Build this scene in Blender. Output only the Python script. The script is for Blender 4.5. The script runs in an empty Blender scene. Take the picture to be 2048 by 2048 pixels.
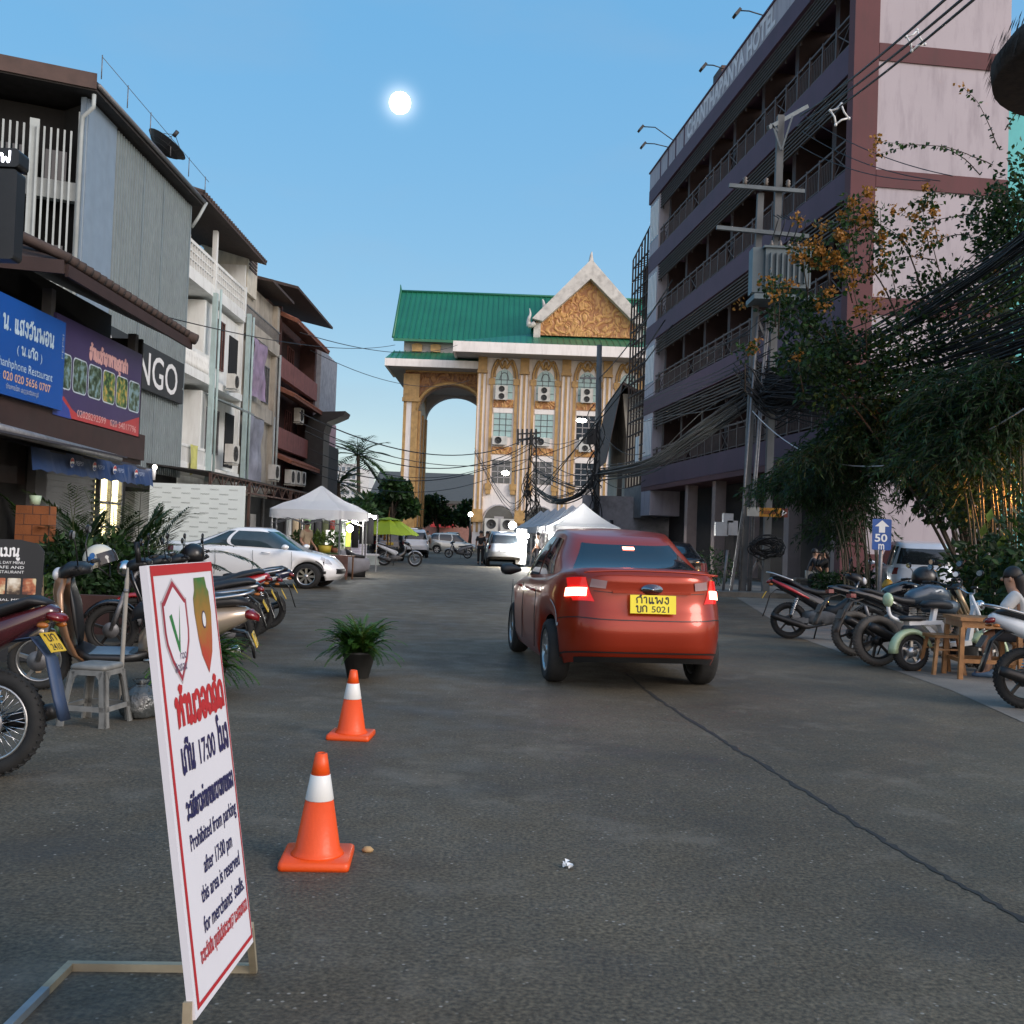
import bpy, math, random
from mathutils import Vector, Matrix
random.seed(7)
R = math.radians
scene = bpy.context.scene
C = scene.collection

# ---------------------------------------------------------------- camera
CAM_H, PITCH, ROLL = 1.45, R(1.43), R(2.1)
FWD = Vector((0, math.cos(PITCH), math.sin(PITCH)))
_r0 = Vector((1, 0, 0)); _u0 = _r0.cross(FWD)
RIGHT = math.cos(ROLL)*_r0 + math.sin(ROLL)*_u0
UP = -math.sin(ROLL)*_r0 + math.cos(ROLL)*_u0
cd = bpy.data.cameras.new('camera')
cam = bpy.data.objects.new('camera', cd); C.objects.link(cam)
cd.sensor_width = 36; cd.lens = 36; cd.clip_end = 3000; cd.clip_start = 0.05
cam.matrix_world = Matrix(((RIGHT.x, UP.x, -FWD.x, 0), (RIGHT.y, UP.y, -FWD.y, 0),
                           (RIGHT.z, UP.z, -FWD.z, CAM_H), (0, 0, 0, 1)))
scene.camera = cam

# ---------------------------------------------------------------- sky, sun, exposure
SUN_EL, SUN_AZ = R(26), R(120)        # azimuth clockwise from +Y
V_GLOW = Vector((.42, -.87, .26)).normalized(); GLOW = (8.8, 6.5, 5.1, 1)
w = bpy.data.worlds.new('World'); scene.world = w; w.use_nodes = True
nt = w.node_tree; nt.nodes.clear()
out = nt.nodes.new('ShaderNodeOutputWorld'); bg = nt.nodes.new('ShaderNodeBackground')
sky = nt.nodes.new('ShaderNodeTexSky'); sky.sky_type = 'NISHITA'; sky.sun_disc = False
sky.sun_elevation = SUN_EL; sky.sun_rotation = SUN_AZ
sky.air_density = 1.0; sky.dust_density = 0.6; sky.ozone_density = 2.2
pre = nt.nodes.new('ShaderNodeMix'); pre.data_type = 'RGBA'; pre.blend_type = 'MULTIPLY'; pre.inputs['Factor'].default_value = 1; pre.inputs['B'].default_value = (.25,.25,.25,1)
gm = nt.nodes.new('ShaderNodeGamma'); gm.inputs['Gamma'].default_value = .12      # hazy tropical dusk: a flat sky
hs = nt.nodes.new('ShaderNodeHueSaturation'); hs.inputs['Saturation'].default_value = 6.3; hs.inputs['Value'].default_value = 4.3; hs.inputs['Hue'].default_value = .502
# thin veil of cloud
tc = nt.nodes.new('ShaderNodeTexCoord'); mp = nt.nodes.new('ShaderNodeMapping')
mp.inputs['Scale'].default_value = (2.2, 2.2, 7)
nz = nt.nodes.new('ShaderNodeTexNoise'); nz.inputs['Scale'].default_value = 1.7; nz.inputs['Detail'].default_value = 6
rp = nt.nodes.new('ShaderNodeValToRGB'); rp.color_ramp.elements[0].position = .5; rp.color_ramp.elements[1].position = .95
rp.color_ramp.elements[1].color = (.3, .3, .3, 1)
mx = nt.nodes.new('ShaderNodeMix'); mx.data_type = 'RGBA'; mx.inputs['B'].default_value = (2.2, 2.6, 3.1, 1)
L = nt.links.new
L(tc.outputs['Generated'], mp.inputs['Vector']); L(mp.outputs['Vector'], nz.inputs['Vector'])
L(nz.outputs['Fac'], rp.inputs['Fac']); L(rp.outputs['Color'], mx.inputs['Factor'])
L(sky.outputs[0], pre.inputs['A']); L(pre.outputs['Result'], gm.inputs['Color']); L(gm.outputs[0], hs.inputs['Color']); L(hs.outputs[0], mx.inputs['A'])
# afterglow of the set sun, low in the sky behind the camera
gd = nt.nodes.new('ShaderNodeVectorMath'); gd.operation = 'DOT_PRODUCT'; gd.inputs[1].default_value = V_GLOW
nm_ = nt.nodes.new('ShaderNodeVectorMath'); nm_.operation = 'NORMALIZE'; L(tc.outputs['Generated'], nm_.inputs[0]); L(nm_.outputs[0], gd.inputs[0])
mxm = nt.nodes.new('ShaderNodeMath'); mxm.operation = 'MAXIMUM'; mxm.inputs[1].default_value = 0; L(gd.outputs['Value'], mxm.inputs[0])
pw = nt.nodes.new('ShaderNodeMath'); pw.operation = 'POWER'; pw.inputs[1].default_value = 3; L(mxm.outputs[0], pw.inputs[0])
gl_ = nt.nodes.new('ShaderNodeMix'); gl_.data_type = 'RGBA'; gl_.blend_type = 'ADD'; gl_.inputs['B'].default_value = GLOW
L(pw.outputs[0], gl_.inputs['Factor']); L(mx.outputs['Result'], gl_.inputs['A'])
# faint glow round the moon, as camera bloom, painted into the sky colour
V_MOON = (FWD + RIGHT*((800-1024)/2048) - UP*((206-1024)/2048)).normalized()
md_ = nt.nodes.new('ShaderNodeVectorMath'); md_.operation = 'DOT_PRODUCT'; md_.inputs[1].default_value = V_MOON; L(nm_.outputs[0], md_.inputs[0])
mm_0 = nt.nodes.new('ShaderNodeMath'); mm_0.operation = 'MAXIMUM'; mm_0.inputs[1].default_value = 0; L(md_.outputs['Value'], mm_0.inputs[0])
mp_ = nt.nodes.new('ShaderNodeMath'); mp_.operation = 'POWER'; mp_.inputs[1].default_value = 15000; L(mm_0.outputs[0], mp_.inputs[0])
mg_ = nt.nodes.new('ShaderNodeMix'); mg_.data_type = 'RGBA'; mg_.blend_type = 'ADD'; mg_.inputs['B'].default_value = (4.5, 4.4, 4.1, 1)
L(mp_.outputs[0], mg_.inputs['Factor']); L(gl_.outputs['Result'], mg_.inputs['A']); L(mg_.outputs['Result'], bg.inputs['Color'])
bg.inputs['Strength'].default_value = 0.08
L(bg.outputs[0], out.inputs['Surface'])
sd = bpy.data.lights.new('sun', 'SUN'); sun = bpy.data.objects.new('sun', sd); C.objects.link(sun)
sd.energy = 0.8; sd.angle = R(24); sd.color = (1, .94, .88)
_sd = Vector((math.sin(SUN_AZ)*math.cos(SUN_EL), math.cos(SUN_AZ)*math.cos(SUN_EL), math.sin(SUN_EL)))
sun.rotation_euler = _sd.to_track_quat('Z', 'Y').to_euler()
scene.view_settings.view_transform = 'Standard'; scene.view_settings.look = 'None'
scene.view_settings.gamma = 1; scene.view_settings.exposure = 1.22
scene.render.engine = 'CYCLES'; scene.cycles.max_bounces = 6; scene.cycles.use_denoising = True

# ---------------------------------------------------------------- pixel (of the 2048 photo) to world
def ray(x, y): return FWD + RIGHT*((x-1024)/2048) - UP*((y-1024)/2048)
def G(x, y, z=0.0):
    d = ray(x, y); t = (z-CAM_H)/d.z; return Vector((0, 0, CAM_H)) + d*t
def at(x, y, Y):
    d = ray(x, y); return Vector((0, 0, CAM_H)) + d*(Y/d.y)
def atX(x, y, X):
    d = ray(x, y); return Vector((0, 0, CAM_H)) + d*(X/d.x)
V = Vector

# ---------------------------------------------------------------- mesh building
class MB:
    def __init__(s): s.v = []; s.f = []; s.m = []; s.s = []; s.xf = None
    def add(s, vs, fs, m=0, sm=False):
        b = len(s.v)
        for p in vs:
            p = V(p)
            s.v.append(s.xf @ p if s.xf is not None else p)
        for f in fs: s.f.append([b+i for i in f]); s.m.append(m); s.s.append(sm)
        return s
    def box(s, x0, x1, y0, y1, z0, z1, m=0):
        vs = [(x, y, z) for z in (z0, z1) for y in (y0, y1) for x in (x0, x1)]
        return s.add(vs, [(0,2,3,1), (4,5,7,6), (0,1,5,4), (2,6,7,3), (0,4,6,2), (1,3,7,5)], m)
    def bar(s, p, q, w, h, m=0, up=(0,0,1)):
        p = V(p); q = V(q); d = (q-p).normalized(); u = V(up)
        if abs(d.dot(u)) > .98: u = V((0,1,0))
        a = d.cross(u).normalized(); b = a.cross(d).normalized()
        vs = [e + a*(i*w/2) + b*(j*h/2) for e in (p, q) for i, j in ((-1,-1),(1,-1),(1,1),(-1,1))]
        return s.add(vs, [(3,2,1,0), (4,5,6,7), (0,1,5,4), (1,2,6,5), (2,3,7,6), (3,0,4,7)], m)
    def tube(s, pts, r, n=8, m=0, closed=False, cap=True, sm=True, flat=1.0):
        pts = [V(p) for p in pts]; N = len(pts)
        rs = r if isinstance(r, (list, tuple)) else [r]*N
        vs = []; ref = None
        for i in range(N):
            if closed: d = pts[(i+1) % N]-pts[i-1]
            else: d = pts[min(i+1, N-1)]-pts[max(i-1, 0)]
            d = d.normalized() if d.length > 1e-9 else V((0,0,1))
            if ref is None: ref = V((0,0,1)) if abs(d.z) < .9 else V((1,0,0))
            a = ref - d*ref.dot(d)
            a = a.normalized() if a.length > 1e-6 else d.orthogonal().normalized()
            ref = a; b = d.cross(a)
            for k in range(n):
                t = 2*math.pi*k/n
                vs.append(pts[i] + a*(rs[i]*math.cos(t)) + b*(rs[i]*flat*math.sin(t)))
        fs = []
        for i in range(N if closed else N-1):
            j = (i+1) % N
            for k in range(n): fs.append((i*n+k, i*n+(k+1) % n, j*n+(k+1) % n, j*n+k))
        if cap and not closed: fs.append(tuple(range(n-1, -1, -1))); fs.append(tuple((N-1)*n+k for k in range(n)))
        return s.add(vs, fs, m, sm)
    def cyl(s, p, q, r0, r1=None, n=12, m=0, sm=True):
        return s.tube([p, q], [r0, r0 if r1 is None else r1], n, m, sm=sm)
    def prism(s, poly, ax, a, b, m=0):
        # poly: 2-D outline; ax: axis it is extruded along ('x': poly is (y,z), 'y': (x,z), 'z': (x,y))
        def P(u, v, c): return (c,u,v) if ax == 'x' else ((u,c,v) if ax == 'y' else (u,v,c))
        n = len(poly)
        vs = [P(u, v, a) for u, v in poly]+[P(u, v, b) for u, v in poly]
        fs = [tuple(range(n-1, -1, -1)), tuple(range(n, 2*n))]+[(i, (i+1) % n, n+(i+1) % n, n+i) for i in range(n)]
        return s.add(vs, fs, m)
    def lathe(s, prof, n=16, m=0, c=(0,0,0), ax='z', sm=True):
        vs = []; c = V(c)
        for r, h in prof:
            for k in range(n):
                t = 2*math.pi*k/n; x, y = r*math.cos(t), r*math.sin(t)
                vs.append(c+V((x,y,h) if ax == 'z' else ((x,h,y) if ax == 'y' else (h,x,y))))
        fs = [(i*n+k, i*n+(k+1) % n, (i+1)*n+(k+1) % n, (i+1)*n+k) for i in range(len(prof)-1) for k in range(n)]
        ring_ = tuple(prof[0]) == tuple(prof[-1])
        if prof[0][0] > 1e-6 and not ring_: fs.append(tuple(range(n-1, -1, -1)))
        if prof[-1][0] > 1e-6 and not ring_: fs.append(tuple((len(prof)-1)*n+k for k in range(n)))
        return s.add(vs, fs, m, sm)
    def loft(s, rings, m=0, cap=True, sm=True, closed=True):
        n = len(rings[0]); vs = [p for r_ in rings for p in r_]; N = len(rings)
        kk = n if closed else n-1
        fs = [(i*n+k, i*n+(k+1) % n, (i+1)*n+(k+1) % n, (i+1)*n+k) for i in range(N-1) for k in range(kk)]
        if cap and closed: fs.append(tuple(range(n-1, -1, -1))); fs.append(tuple((N-1)*n+k for k in range(n)))
        return s.add(vs, fs, m, sm)
    def ell(s, c, r, n=14, k=9, m=0, z0=-1, z1=1):
        c = V(c); rings = []
        a0 = math.asin(z0); a1 = math.asin(z1)
        for i in range(k):
            a = a0+(a1-a0)*i/(k-1)
            rings.append([c+V((r[0]*math.cos(a)*math.cos(2*math.pi*j/n), r[1]*math.cos(a)*math.sin(2*math.pi*j/n), r[2]*math.sin(a))) for j in range(n)])
        return s.loft(rings, m, cap=True)
    def quad(s, a, b, c, d, m=0): return s.add([a, b, c, d], [(0,1,2,3)], m)
    def build(s, name, mats, parent=None, loc=None, rot=None):
        me = bpy.data.meshes.new(name)
        me.from_pydata([tuple(p) for p in s.v], [], s.f)
        ml = mats if isinstance(mats, (list, tuple)) else [mats]
        for q in ml: me.materials.append(q)
        me.polygons.foreach_set('material_index', s.m); me.polygons.foreach_set('use_smooth', s.s)
        me.update()
        o = bpy.data.objects.new(name, me); C.objects.link(o)
        if parent: o.parent = parent
        if loc is not None: o.location = loc
        if rot is not None: o.rotation_euler = rot
        return o
def tag(o, label=None, cat=None, group=None, kind=None):
    if label: o['label'] = label
    if cat: o['category'] = cat
    if group: o['group'] = group
    if kind: o['kind'] = kind
    return o
def thing(name, label, cat, loc=(0,0,0), rz=0, group=None, rot=None):
    o = bpy.data.objects.new(name, None); C.objects.link(o); o.empty_display_size = .1
    o.location = loc; o.rotation_euler = rot if rot is not None else (0,0,rz)
    return tag(o, label, cat, group)
def dup(o, loc=None, rz=None, label=None, parent=None):
    c = o.copy(); C.objects.link(c)
    if parent: c.parent = parent
    if loc is not None: c.location = loc
    if rz is not None: c.rotation_euler = (0,0,rz)
    if label: c['label'] = label
    for ch in list(o.children): dup(ch, parent=c)
    return c
def smooth_path(pts, k=6):
    pts = [V(p) for p in pts]; o = []
    for i in range(len(pts)-1):
        p0 = pts[max(i-1,0)]; p1 = pts[i]; p2 = pts[i+1]; p3 = pts[min(i+2,len(pts)-1)]
        for j in range(k):
            t = j/k
            o.append(.5*((2*p1)+(p2-p0)*t+(2*p0-5*p1+4*p2-p3)*t*t+(3*p1-p0-3*p2+p3)*t**3))
    o.append(pts[-1]); return o
def interp(tab, x):
    if x <= tab[0][0]: return tab[0][1]
    for (a, u), (b, v) in zip(tab, tab[1:]):
        if x <= b: return u+(v-u)*(x-a)/(b-a)
    return tab[-1][1]
def sinterp(tab, x):
    # smooth (monotone-ish) interpolation
    n = len(tab)
    if x <= tab[0][0]: return tab[0][1]
    if x >= tab[-1][0]: return tab[-1][1]
    for i in range(n-1):
        a, u = tab[i]; b, v = tab[i+1]
        if x <= b:
            def sl(k):
                if k == 0 or k == n-1: return None
                s1 = (tab[k][1]-tab[k-1][1])/(tab[k][0]-tab[k-1][0]); s2 = (tab[k+1][1]-tab[k][1])/(tab[k+1][0]-tab[k][0])
                return 0 if s1*s2 <= 0 else 2*s1*s2/(s1+s2)
            d = (v-u)/(b-a); m0 = sl(i); m1 = sl(i+1)
            m0 = d if m0 is None else m0; m1 = d if m1 is None else m1
            h = b-a; t = (x-a)/h
            return u*(2*t**3-3*t*t+1)+h*m0*(t**3-2*t*t+t)+v*(-2*t**3+3*t*t)+h*m1*(t**3-t*t)

# ---------------------------------------------------------------- materials
MT = {}
def mat(name, col, rough=.6, metal=0, vary=.15, scale=3.0, bump=0, bscale=40, spec=None, coat=0, dirt=0, dirtcol=(.03,.028,.025), streak=False, alpha=None, emit=None, es=0):
    if name in MT: return MT[name]
    m = bpy.data.materials.new(name); m.use_nodes = True; MT[name] = m
    t = m.node_tree; b = t.nodes['Principled BSDF']
    b.inputs['Roughness'].default_value = rough; b.inputs['Metallic'].default_value = metal
    if spec is not None: b.inputs['Specular IOR Level'].default_value = spec
    if coat: b.inputs['Coat Weight'].default_value = coat; b.inputs['Coat Roughness'].default_value = .06
    tcn = t.nodes.new('ShaderNodeTexCoord')
    n = t.nodes.new('ShaderNodeTexNoise'); n.inputs['Scale'].default_value = scale; n.inputs['Detail'].default_value = 5
    t.links.new(tcn.outputs['Object'], n.inputs['Vector'])
    r = t.nodes.new('ShaderNodeValToRGB')
    r.color_ramp.elements[0].position = .3; r.color_ramp.elements[1].position = .7
    r.color_ramp.elements[0].color = tuple(max(0, c*(1-vary)) for c in col)+(1,)
    r.color_ramp.elements[1].color = tuple(min(1, c*(1+vary)) for c in col)+(1,)
    t.links.new(n.outputs['Fac'], r.inputs['Fac'])
    src = r.outputs['Color']
    if dirt:
        mpn = t.nodes.new('ShaderNodeMapping'); mpn.inputs['Scale'].default_value = (1.3,1.3,.22) if streak else (.6,.6,.6)
        n2 = t.nodes.new('ShaderNodeTexNoise'); n2.inputs['Scale'].default_value = 2.2; n2.inputs['Detail'].default_value = 8; n2.inputs['Roughness'].default_value = .65
        t.links.new(tcn.outputs['Object'], mpn.inputs['Vector']); t.links.new(mpn.outputs['Vector'], n2.inputs['Vector'])
        r2 = t.nodes.new('ShaderNodeValToRGB'); r2.color_ramp.elements[0].position = .48; r2.color_ramp.elements[1].position = .75
        r2.color_ramp.elements[1].color = (dirt,)*3+(1,)
        t.links.new(n2.outputs['Fac'], r2.inputs['Fac'])
        x = t.nodes.new('ShaderNodeMix'); x.data_type = 'RGBA'; x.inputs['B'].default_value = tuple(dirtcol)+(1,)
        t.links.new(r2.outputs['Color'], x.inputs['Factor']); t.links.new(src, x.inputs['A']); src = x.outputs['Result']
    t.links.new(src, b.inputs['Base Color'])
    if bump:
        n3 = t.nodes.new('ShaderNodeTexNoise'); n3.inputs['Scale'].default_value = bscale; n3.inputs['Detail'].default_value = 4
        t.links.new(tcn.outputs['Object'], n3.inputs['Vector'])
        bp = t.nodes.new('ShaderNodeBump'); bp.inputs['Strength'].default_value = bump; bp.inputs['Distance'].default_value = .02
        t.links.new(n3.outputs['Fac'], bp.inputs['Height']); t.links.new(bp.outputs[0], b.inputs['Normal'])
    if emit:
        b.inputs['Emission Color'].default_value = tuple(emit)+(1,); b.inputs['Emission Strength'].default_value = es
    return m
def leafmat(name, col, vary=.5, scale=9):
    m = mat(name, col, .5, vary=vary, scale=scale, spec=.3)
    t = m.node_tree; b = t.nodes['Principled BSDF']
    tr = t.nodes.new('ShaderNodeBsdfTranslucent'); tr.inputs['Color'].default_value = (col[0]*1.6, col[1]*1.7, col[2]*.8, 1)
    ms = t.nodes.new('ShaderNodeMixShader'); ms.inputs[0].default_value = .25
    o = t.nodes['Material Output']
    t.links.new(b.outputs[0], ms.inputs[1]); t.links.new(tr.outputs[0], ms.inputs[2]); t.links.new(ms.outputs[0], o.inputs['Surface'])
    return m
def wavemat(name, c0, c1, axis, freq, rough=.5, bump=.5, metal=0, dirt=0):
    # evenly spaced ribs along one object axis (shutters, roof sheets, tiles)
    m = mat(name, c0, rough, metal, vary=.2, scale=1.5, dirt=dirt, streak=True)
    t = m.node_tree; b = t.nodes['Principled BSDF']
    tcn = t.nodes.new('ShaderNodeTexCoord'); wv = t.nodes.new('ShaderNodeTexWave')
    wv.bands_direction = axis; wv.inputs['Scale'].default_value = freq/ (2*math.pi) * math.pi / 1.0
    t.links.new(tcn.outputs['Object'], wv.inputs['Vector'])
    bp = t.nodes.new('ShaderNodeBump'); bp.inputs['Strength'].default_value = bump; bp.inputs['Distance'].default_value = .03
    t.links.new(wv.outputs['Fac'], bp.inputs['Height']); t.links.new(bp.outputs[0], b.inputs['Normal'])
    return m
def emat(name, col, s):
    m = mat(name, (.8,.8,.8), .4, vary=0, emit=col, es=s); return m
def glassmat(name, col=(.02,.03,.035), rough=.06):
    return mat(name, col, rough, 0, vary=.1, scale=.7, spec=.7)

M_BLK = mat('black_plastic', (.012,.012,.013), .42, vary=.3)
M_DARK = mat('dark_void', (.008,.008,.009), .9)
M_RUB = mat('rubber', (.018,.017,.016), .85, vary=.3, scale=20, dirt=.35, dirtcol=(.09,.075,.06))
M_CHR = mat('chrome', (.62,.63,.65), .18, 1, vary=.05)
M_STEEL = mat('steel', (.2,.2,.21), .5, .5, vary=.2, scale=14, dirt=.3)
M_GLASS = glassmat('dark_glass')
M_WHT = mat('white_paint', (.72,.72,.72), .45, vary=.05)
M_LAMPW = emat('lamp_white', (1,.95,.85), 14)

# ---------------------------------------------------------------- writing
# Lao letters drawn as pen strokes: width, strokes; the letter body stands between 0 and 1
LO = [(.1,.78),(.0,.88),(.1,1),(.2,.88)]
GL = {
'ກ': (.7, [[(.08,0),(.08,.5),(.02,.68),(.14,.92),(.36,1),(.56,.9),(.62,.65),(.62,0)]]),
'ຂ': (.7, [[(.24,.8),(.1,.78),(.1,.96),(.26,.95),(.26,.7),(.12,.35),(.2,.05),(.42,0),(.6,.15),(.62,.6),(.62,1)]]),
'ຄ': (.72, [[(.22,.5),(.34,.5),(.34,.34),(.2,.34),(.1,.0),(.06,.5),(.14,.86),(.36,1),(.58,.86),(.64,.55),(.64,0)]]),
'ງ': (.55, [[(.34,.76),(.2,.8),(.22,.97),(.4,1),(.46,.75),(.46,.2),(.36,0),(.22,.08),(.04,.4)]]),
'ຈ': (.62, [[(.02,.72),(.12,.95),(.32,1),(.5,.85),(.54,.45),(.44,.08),(.24,0),(.12,.12),(.2,.26),(.36,.2)]]),
'ຊ': (.74, [[(.24,.8),(.1,.78),(.1,.96),(.26,.95),(.26,.7),(.12,.35),(.2,.05),(.42,0),(.58,.15),(.6,.5),(.5,.7),(.62,.8),(.72,1)]]),
'ຍ': (.7, [[(.2,.78),(.06,.82),(.14,1),(.3,.92),(.26,.62),(.08,.4),(.1,.1),(.3,0),(.54,.05),(.62,.3),(.62,1)]]),
'ດ': (.7, [[(.22,.3),(.34,.24),(.28,.04),(.14,.1),(.06,.4),(.1,.8),(.34,1),(.56,.88),(.62,.55),(.62,0)]]),
'ຕ': (.7, [[(.22,.3),(.34,.24),(.28,.04),(.14,.1),(.06,.4),(.1,.9),(.24,1),(.34,.86),(.46,1),(.6,.85),(.62,.5),(.62,0)]]),
'ທ': (.76, [LO+[(.22,.5),(.22,0),(.4,.6),(.56,.95),(.68,.85),(.68,0)]]),
'ນ': (.78, [LO+[(.2,.5),(.2,0),(.4,.22),(.56,.28),(.68,.14),(.58,.0),(.5,.14),(.6,.4),(.64,1)]]),
'ບ': (.72, [LO+[(.2,.4),(.22,.05),(.42,0),(.62,.05),(.64,.4),(.64,1)]]),
'ປ': (.72, [LO+[(.2,.4),(.22,.05),(.42,0),(.62,.05),(.64,.4),(.64,1.4)]]),
'ພ': (.9, [LO+[(.2,.4),(.24,0),(.48,.6),(.7,0),(.8,.4),(.82,1)]]),
'ຟ': (.9, [LO+[(.2,.4),(.24,0),(.48,.6),(.7,0),(.8,.4),(.82,1.4)]]),
'ໄ': (.4, [[(.32,1.34),(.18,1.5),(.06,1.36),(.2,1.1),(.2,.2),(.28,0),(.36,.12),(.22,.2)]]),
'ມ': (.76, [LO+[(.22,.5),(.2,.1),(.08,.02),(.06,.18),(.24,.2),(.5,.04),(.66,.05),(.66,.4),(.66,1)]]),
'ລ': (.64, [[(.22,.26),(.1,.2),(.12,.02),(.28,.04),(.32,.24),(.2,.42),(.06,.62),(.12,.92),(.32,1),(.5,.86),(.56,.5),(.56,0)]]),
'ວ': (.56, [[(.02,.78),(.16,1),(.38,.92),(.48,.6),(.46,.2),(.32,0),(.14,.04),(.12,.22),(.28,.22)]]),
'ສ': (.68, [[(.22,.26),(.1,.2),(.12,.02),(.28,.04),(.32,.24),(.2,.42),(.06,.62),(.12,.92),(.32,1),(.5,.86),(.56,.5),(.56,0)], [(.42,.8),(.66,1.15)]]),
'ຫ': (.84, [LO+[(.2,.5),(.2,0),(.26,.4),(.42,.7),(.62,.8),(.74,.92),(.64,1.04),(.54,.9),(.66,.7),(.72,.4),(.72,0)]]),
'ອ': (.66, [[(.1,.72),(.18,.94),(.36,1),(.56,.82),(.58,.3),(.42,.02),(.2,.04),(.08,.3),(.14,.52),(.3,.46),(.24,.3),(.1,.34)]]),
'ຮ': (.68, [[(.1,.72),(.18,.94),(.36,1),(.56,.82),(.58,.3),(.42,.02),(.2,.04),(.08,.3),(.14,.52),(.3,.46),(.24,.3),(.1,.34)], [(.46,.95),(.64,1.15)]]),
'າ': (.42, [[(.02,.78),(.1,.97),(.26,.98),(.33,.75),(.33,0)]]),
'ະ': (.4, [[(.06,.9),(.1,.72),(.22,.68),(.34,.86)], [(.06,.32),(.1,.14),(.22,.1),(.34,.28)]]),
'ເ': (.36, [[(.12,1),(.12,.5),(.12,.12),(.22,0),(.32,.1),(.22,.22),(.12,.12)]]),
'ແ': (.66, [[(.12,1),(.12,.5),(.12,.12),(.22,0),(.32,.1),(.22,.22),(.12,.12)], [(.42,1),(.42,.5),(.42,.12),(.52,0),(.62,.1),(.52,.22),(.42,.12)]]),
'ໂ': (.4, [[(.44,1.3),(.3,1.5),(.1,1.42),(.16,1.2),(.24,.9),(.18,.2),(.28,0),(.36,.12),(.22,.2)]]),
'ໃ': (.4, [[(.06,1.3),(.16,1.5),(.32,1.42),(.26,1.1),(.2,.8),(.2,.2),(.28,0),(.36,.12),(.22,.2)]]),
}
MK = {  # marks, drawn over the letter before (about .35 left of the pen)
'້': [(-.42,1.28),(-.34,1.42),(-.3,1.24),(-.18,1.3),(-.12,1.46)], '່': [(-.26,1.2),(-.26,1.46)],
'ີ': [(-.56,1.12),(-.44,1.26),(-.26,1.26),(-.14,1.1),(-.14,1.34)], 'ິ': [(-.56,1.12),(-.44,1.26),(-.26,1.26),(-.14,1.12),(-.5,1.1)],
'ົ': [(-.44,1.14),(-.34,1.3),(-.2,1.22),(-.28,1.1),(-.16,1.34)], 'ັ': [(-.5,1.28),(-.42,1.14),(-.28,1.14),(-.14,1.34)],
'ໍ': [(-.34,1.1),(-.42,1.2),(-.34,1.3),(-.24,1.2),(-.34,1.1)], 'ຸ': [(-.24,-.12),(-.14,-.2),(-.14,-.42)], 'ູ': [(-.4,-.12),(-.3,-.38),(-.16,-.38),(-.14,-.12)],
'ຼ': [(-.5,-.14),(-.34,-.34),(-.2,-.2)]}
def lao_strokes(s):
    x = 0; o = []
    for ch in s:
        if ch == ' ': x += .45; continue
        if ch in MK:
            o.append([(x+a, b) for a, b in MK[ch]]); continue
        if ch in GL:
            wd, st = GL[ch]
            for k in st: o.append([(x+a, b) for a, b in k])
            x += wd+.12
    return o, x
def text_bits(s, bold=0):
    c = bpy.data.curves.new('t', 'FONT'); c.body = s; c.size = 1.39; c.offset = bold
    c.resolution_u = 3
    o = bpy.data.objects.new('t', c); C.objects.link(o)
    me = bpy.data.meshes.new_from_object(o.evaluated_get(bpy.context.evaluated_depsgraph_get()))
    vs = [(q.co.x, q.co.y) for q in me.vertices]; fs = [tuple(p.vertices) for p in me.polygons]
    bpy.data.objects.remove(o); bpy.data.curves.remove(c); bpy.data.meshes.remove(me)
    return vs, fs
def writing(mb, s, org, ux, uy, width=None, height=.1, pen=.13, m=0, bold=0, center=False, lift=.003):
    """lay a line of writing on a plane: org = left end of the base line, ux/uy = unit axes; letters `height` tall"""
    ux = V(ux); uy = V(uy); nrm = ux.cross(uy).normalized(); org = V(org)
    runs = []; cur = ''; kind = None
    for ch in s:
        k = ('l' if (ch in GL or ch in MK) else ('e' if ch != ' ' else kind))
        if k != kind and cur: runs.append((kind, cur)); cur = ''
        kind = k; cur += ch
    runs.append((kind, cur)); x = 0; items = []
    for k, r_ in runs:
        if k == 'l':
            st, wd = lao_strokes(r_); items.append(('l', x, st)); x += wd
        else:
            vs, fs = text_bits(r_, bold)
            if vs:
                items.append(('e', x, (vs, fs))); x += max(v[0] for v in vs)+.15+(.4 if r_.endswith(' ') else 0)
    sx = height if width is None else width/x
    off = -x*sx/2 if center else 0; pw_ = pen*math.sqrt(height*min(sx,height))/2
    def P(a, b): return org + ux*(off+a*sx) + uy*(b*height) + nrm*lift
    for k, x0, d in items:
        if k == 'e': mb.add([P(x0+a, b) for a, b in d[0]], d[1], m)
        else:
            for st in d:
                pts = [(p.x, p.y) for p in smooth_path([(a, b, 0) for a, b in st], 3)]
                n = len(pts); Lp = []; Rp = []
                for i in range(n):
                    a = pts[max(i-1,0)]; b = pts[min(i+1,n-1)]
                    dx, dy = (b[0]-a[0])*sx, (b[1]-a[1])*height; l = math.hypot(dx, dy) or 1
                    nx, ny = -dy/l*pw_, dx/l*pw_
                    q = org + ux*(off+(x0+pts[i][0])*sx) + uy*(pts[i][1]*height) + nrm*(lift+.00002*i)
                    Lp.append(q+ux*nx+uy*ny); Rp.append(q-ux*nx-uy*ny)
                mb.add(Lp+Rp, [(n+i, n+i+1, i+1, i) for i in range(n-1)], m)
    return x*sx
def plane_patch(mb, org, ux, uy, poly, m=0, lift=.002):
    ux = V(ux); uy = V(uy); nrm = ux.cross(uy).normalized(); org = V(org)
    mb.add([org+ux*a+uy*b+nrm*lift for a, b in poly], [tuple(range(len(poly)))], m)
def rrect(x0, x1, y0, y1, r, k=4):
    o = []
    for cx, cy, a0 in ((x1-r,y1-r,0),(x0+r,y1-r,90),(x0+r,y0+r,180),(x1-r,y0+r,270)):
        for i in range(k+1):
            a = R(a0+90*i/k); o.append((cx+r*math.cos(a), cy+r*math.sin(a)))
    return o
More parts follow.
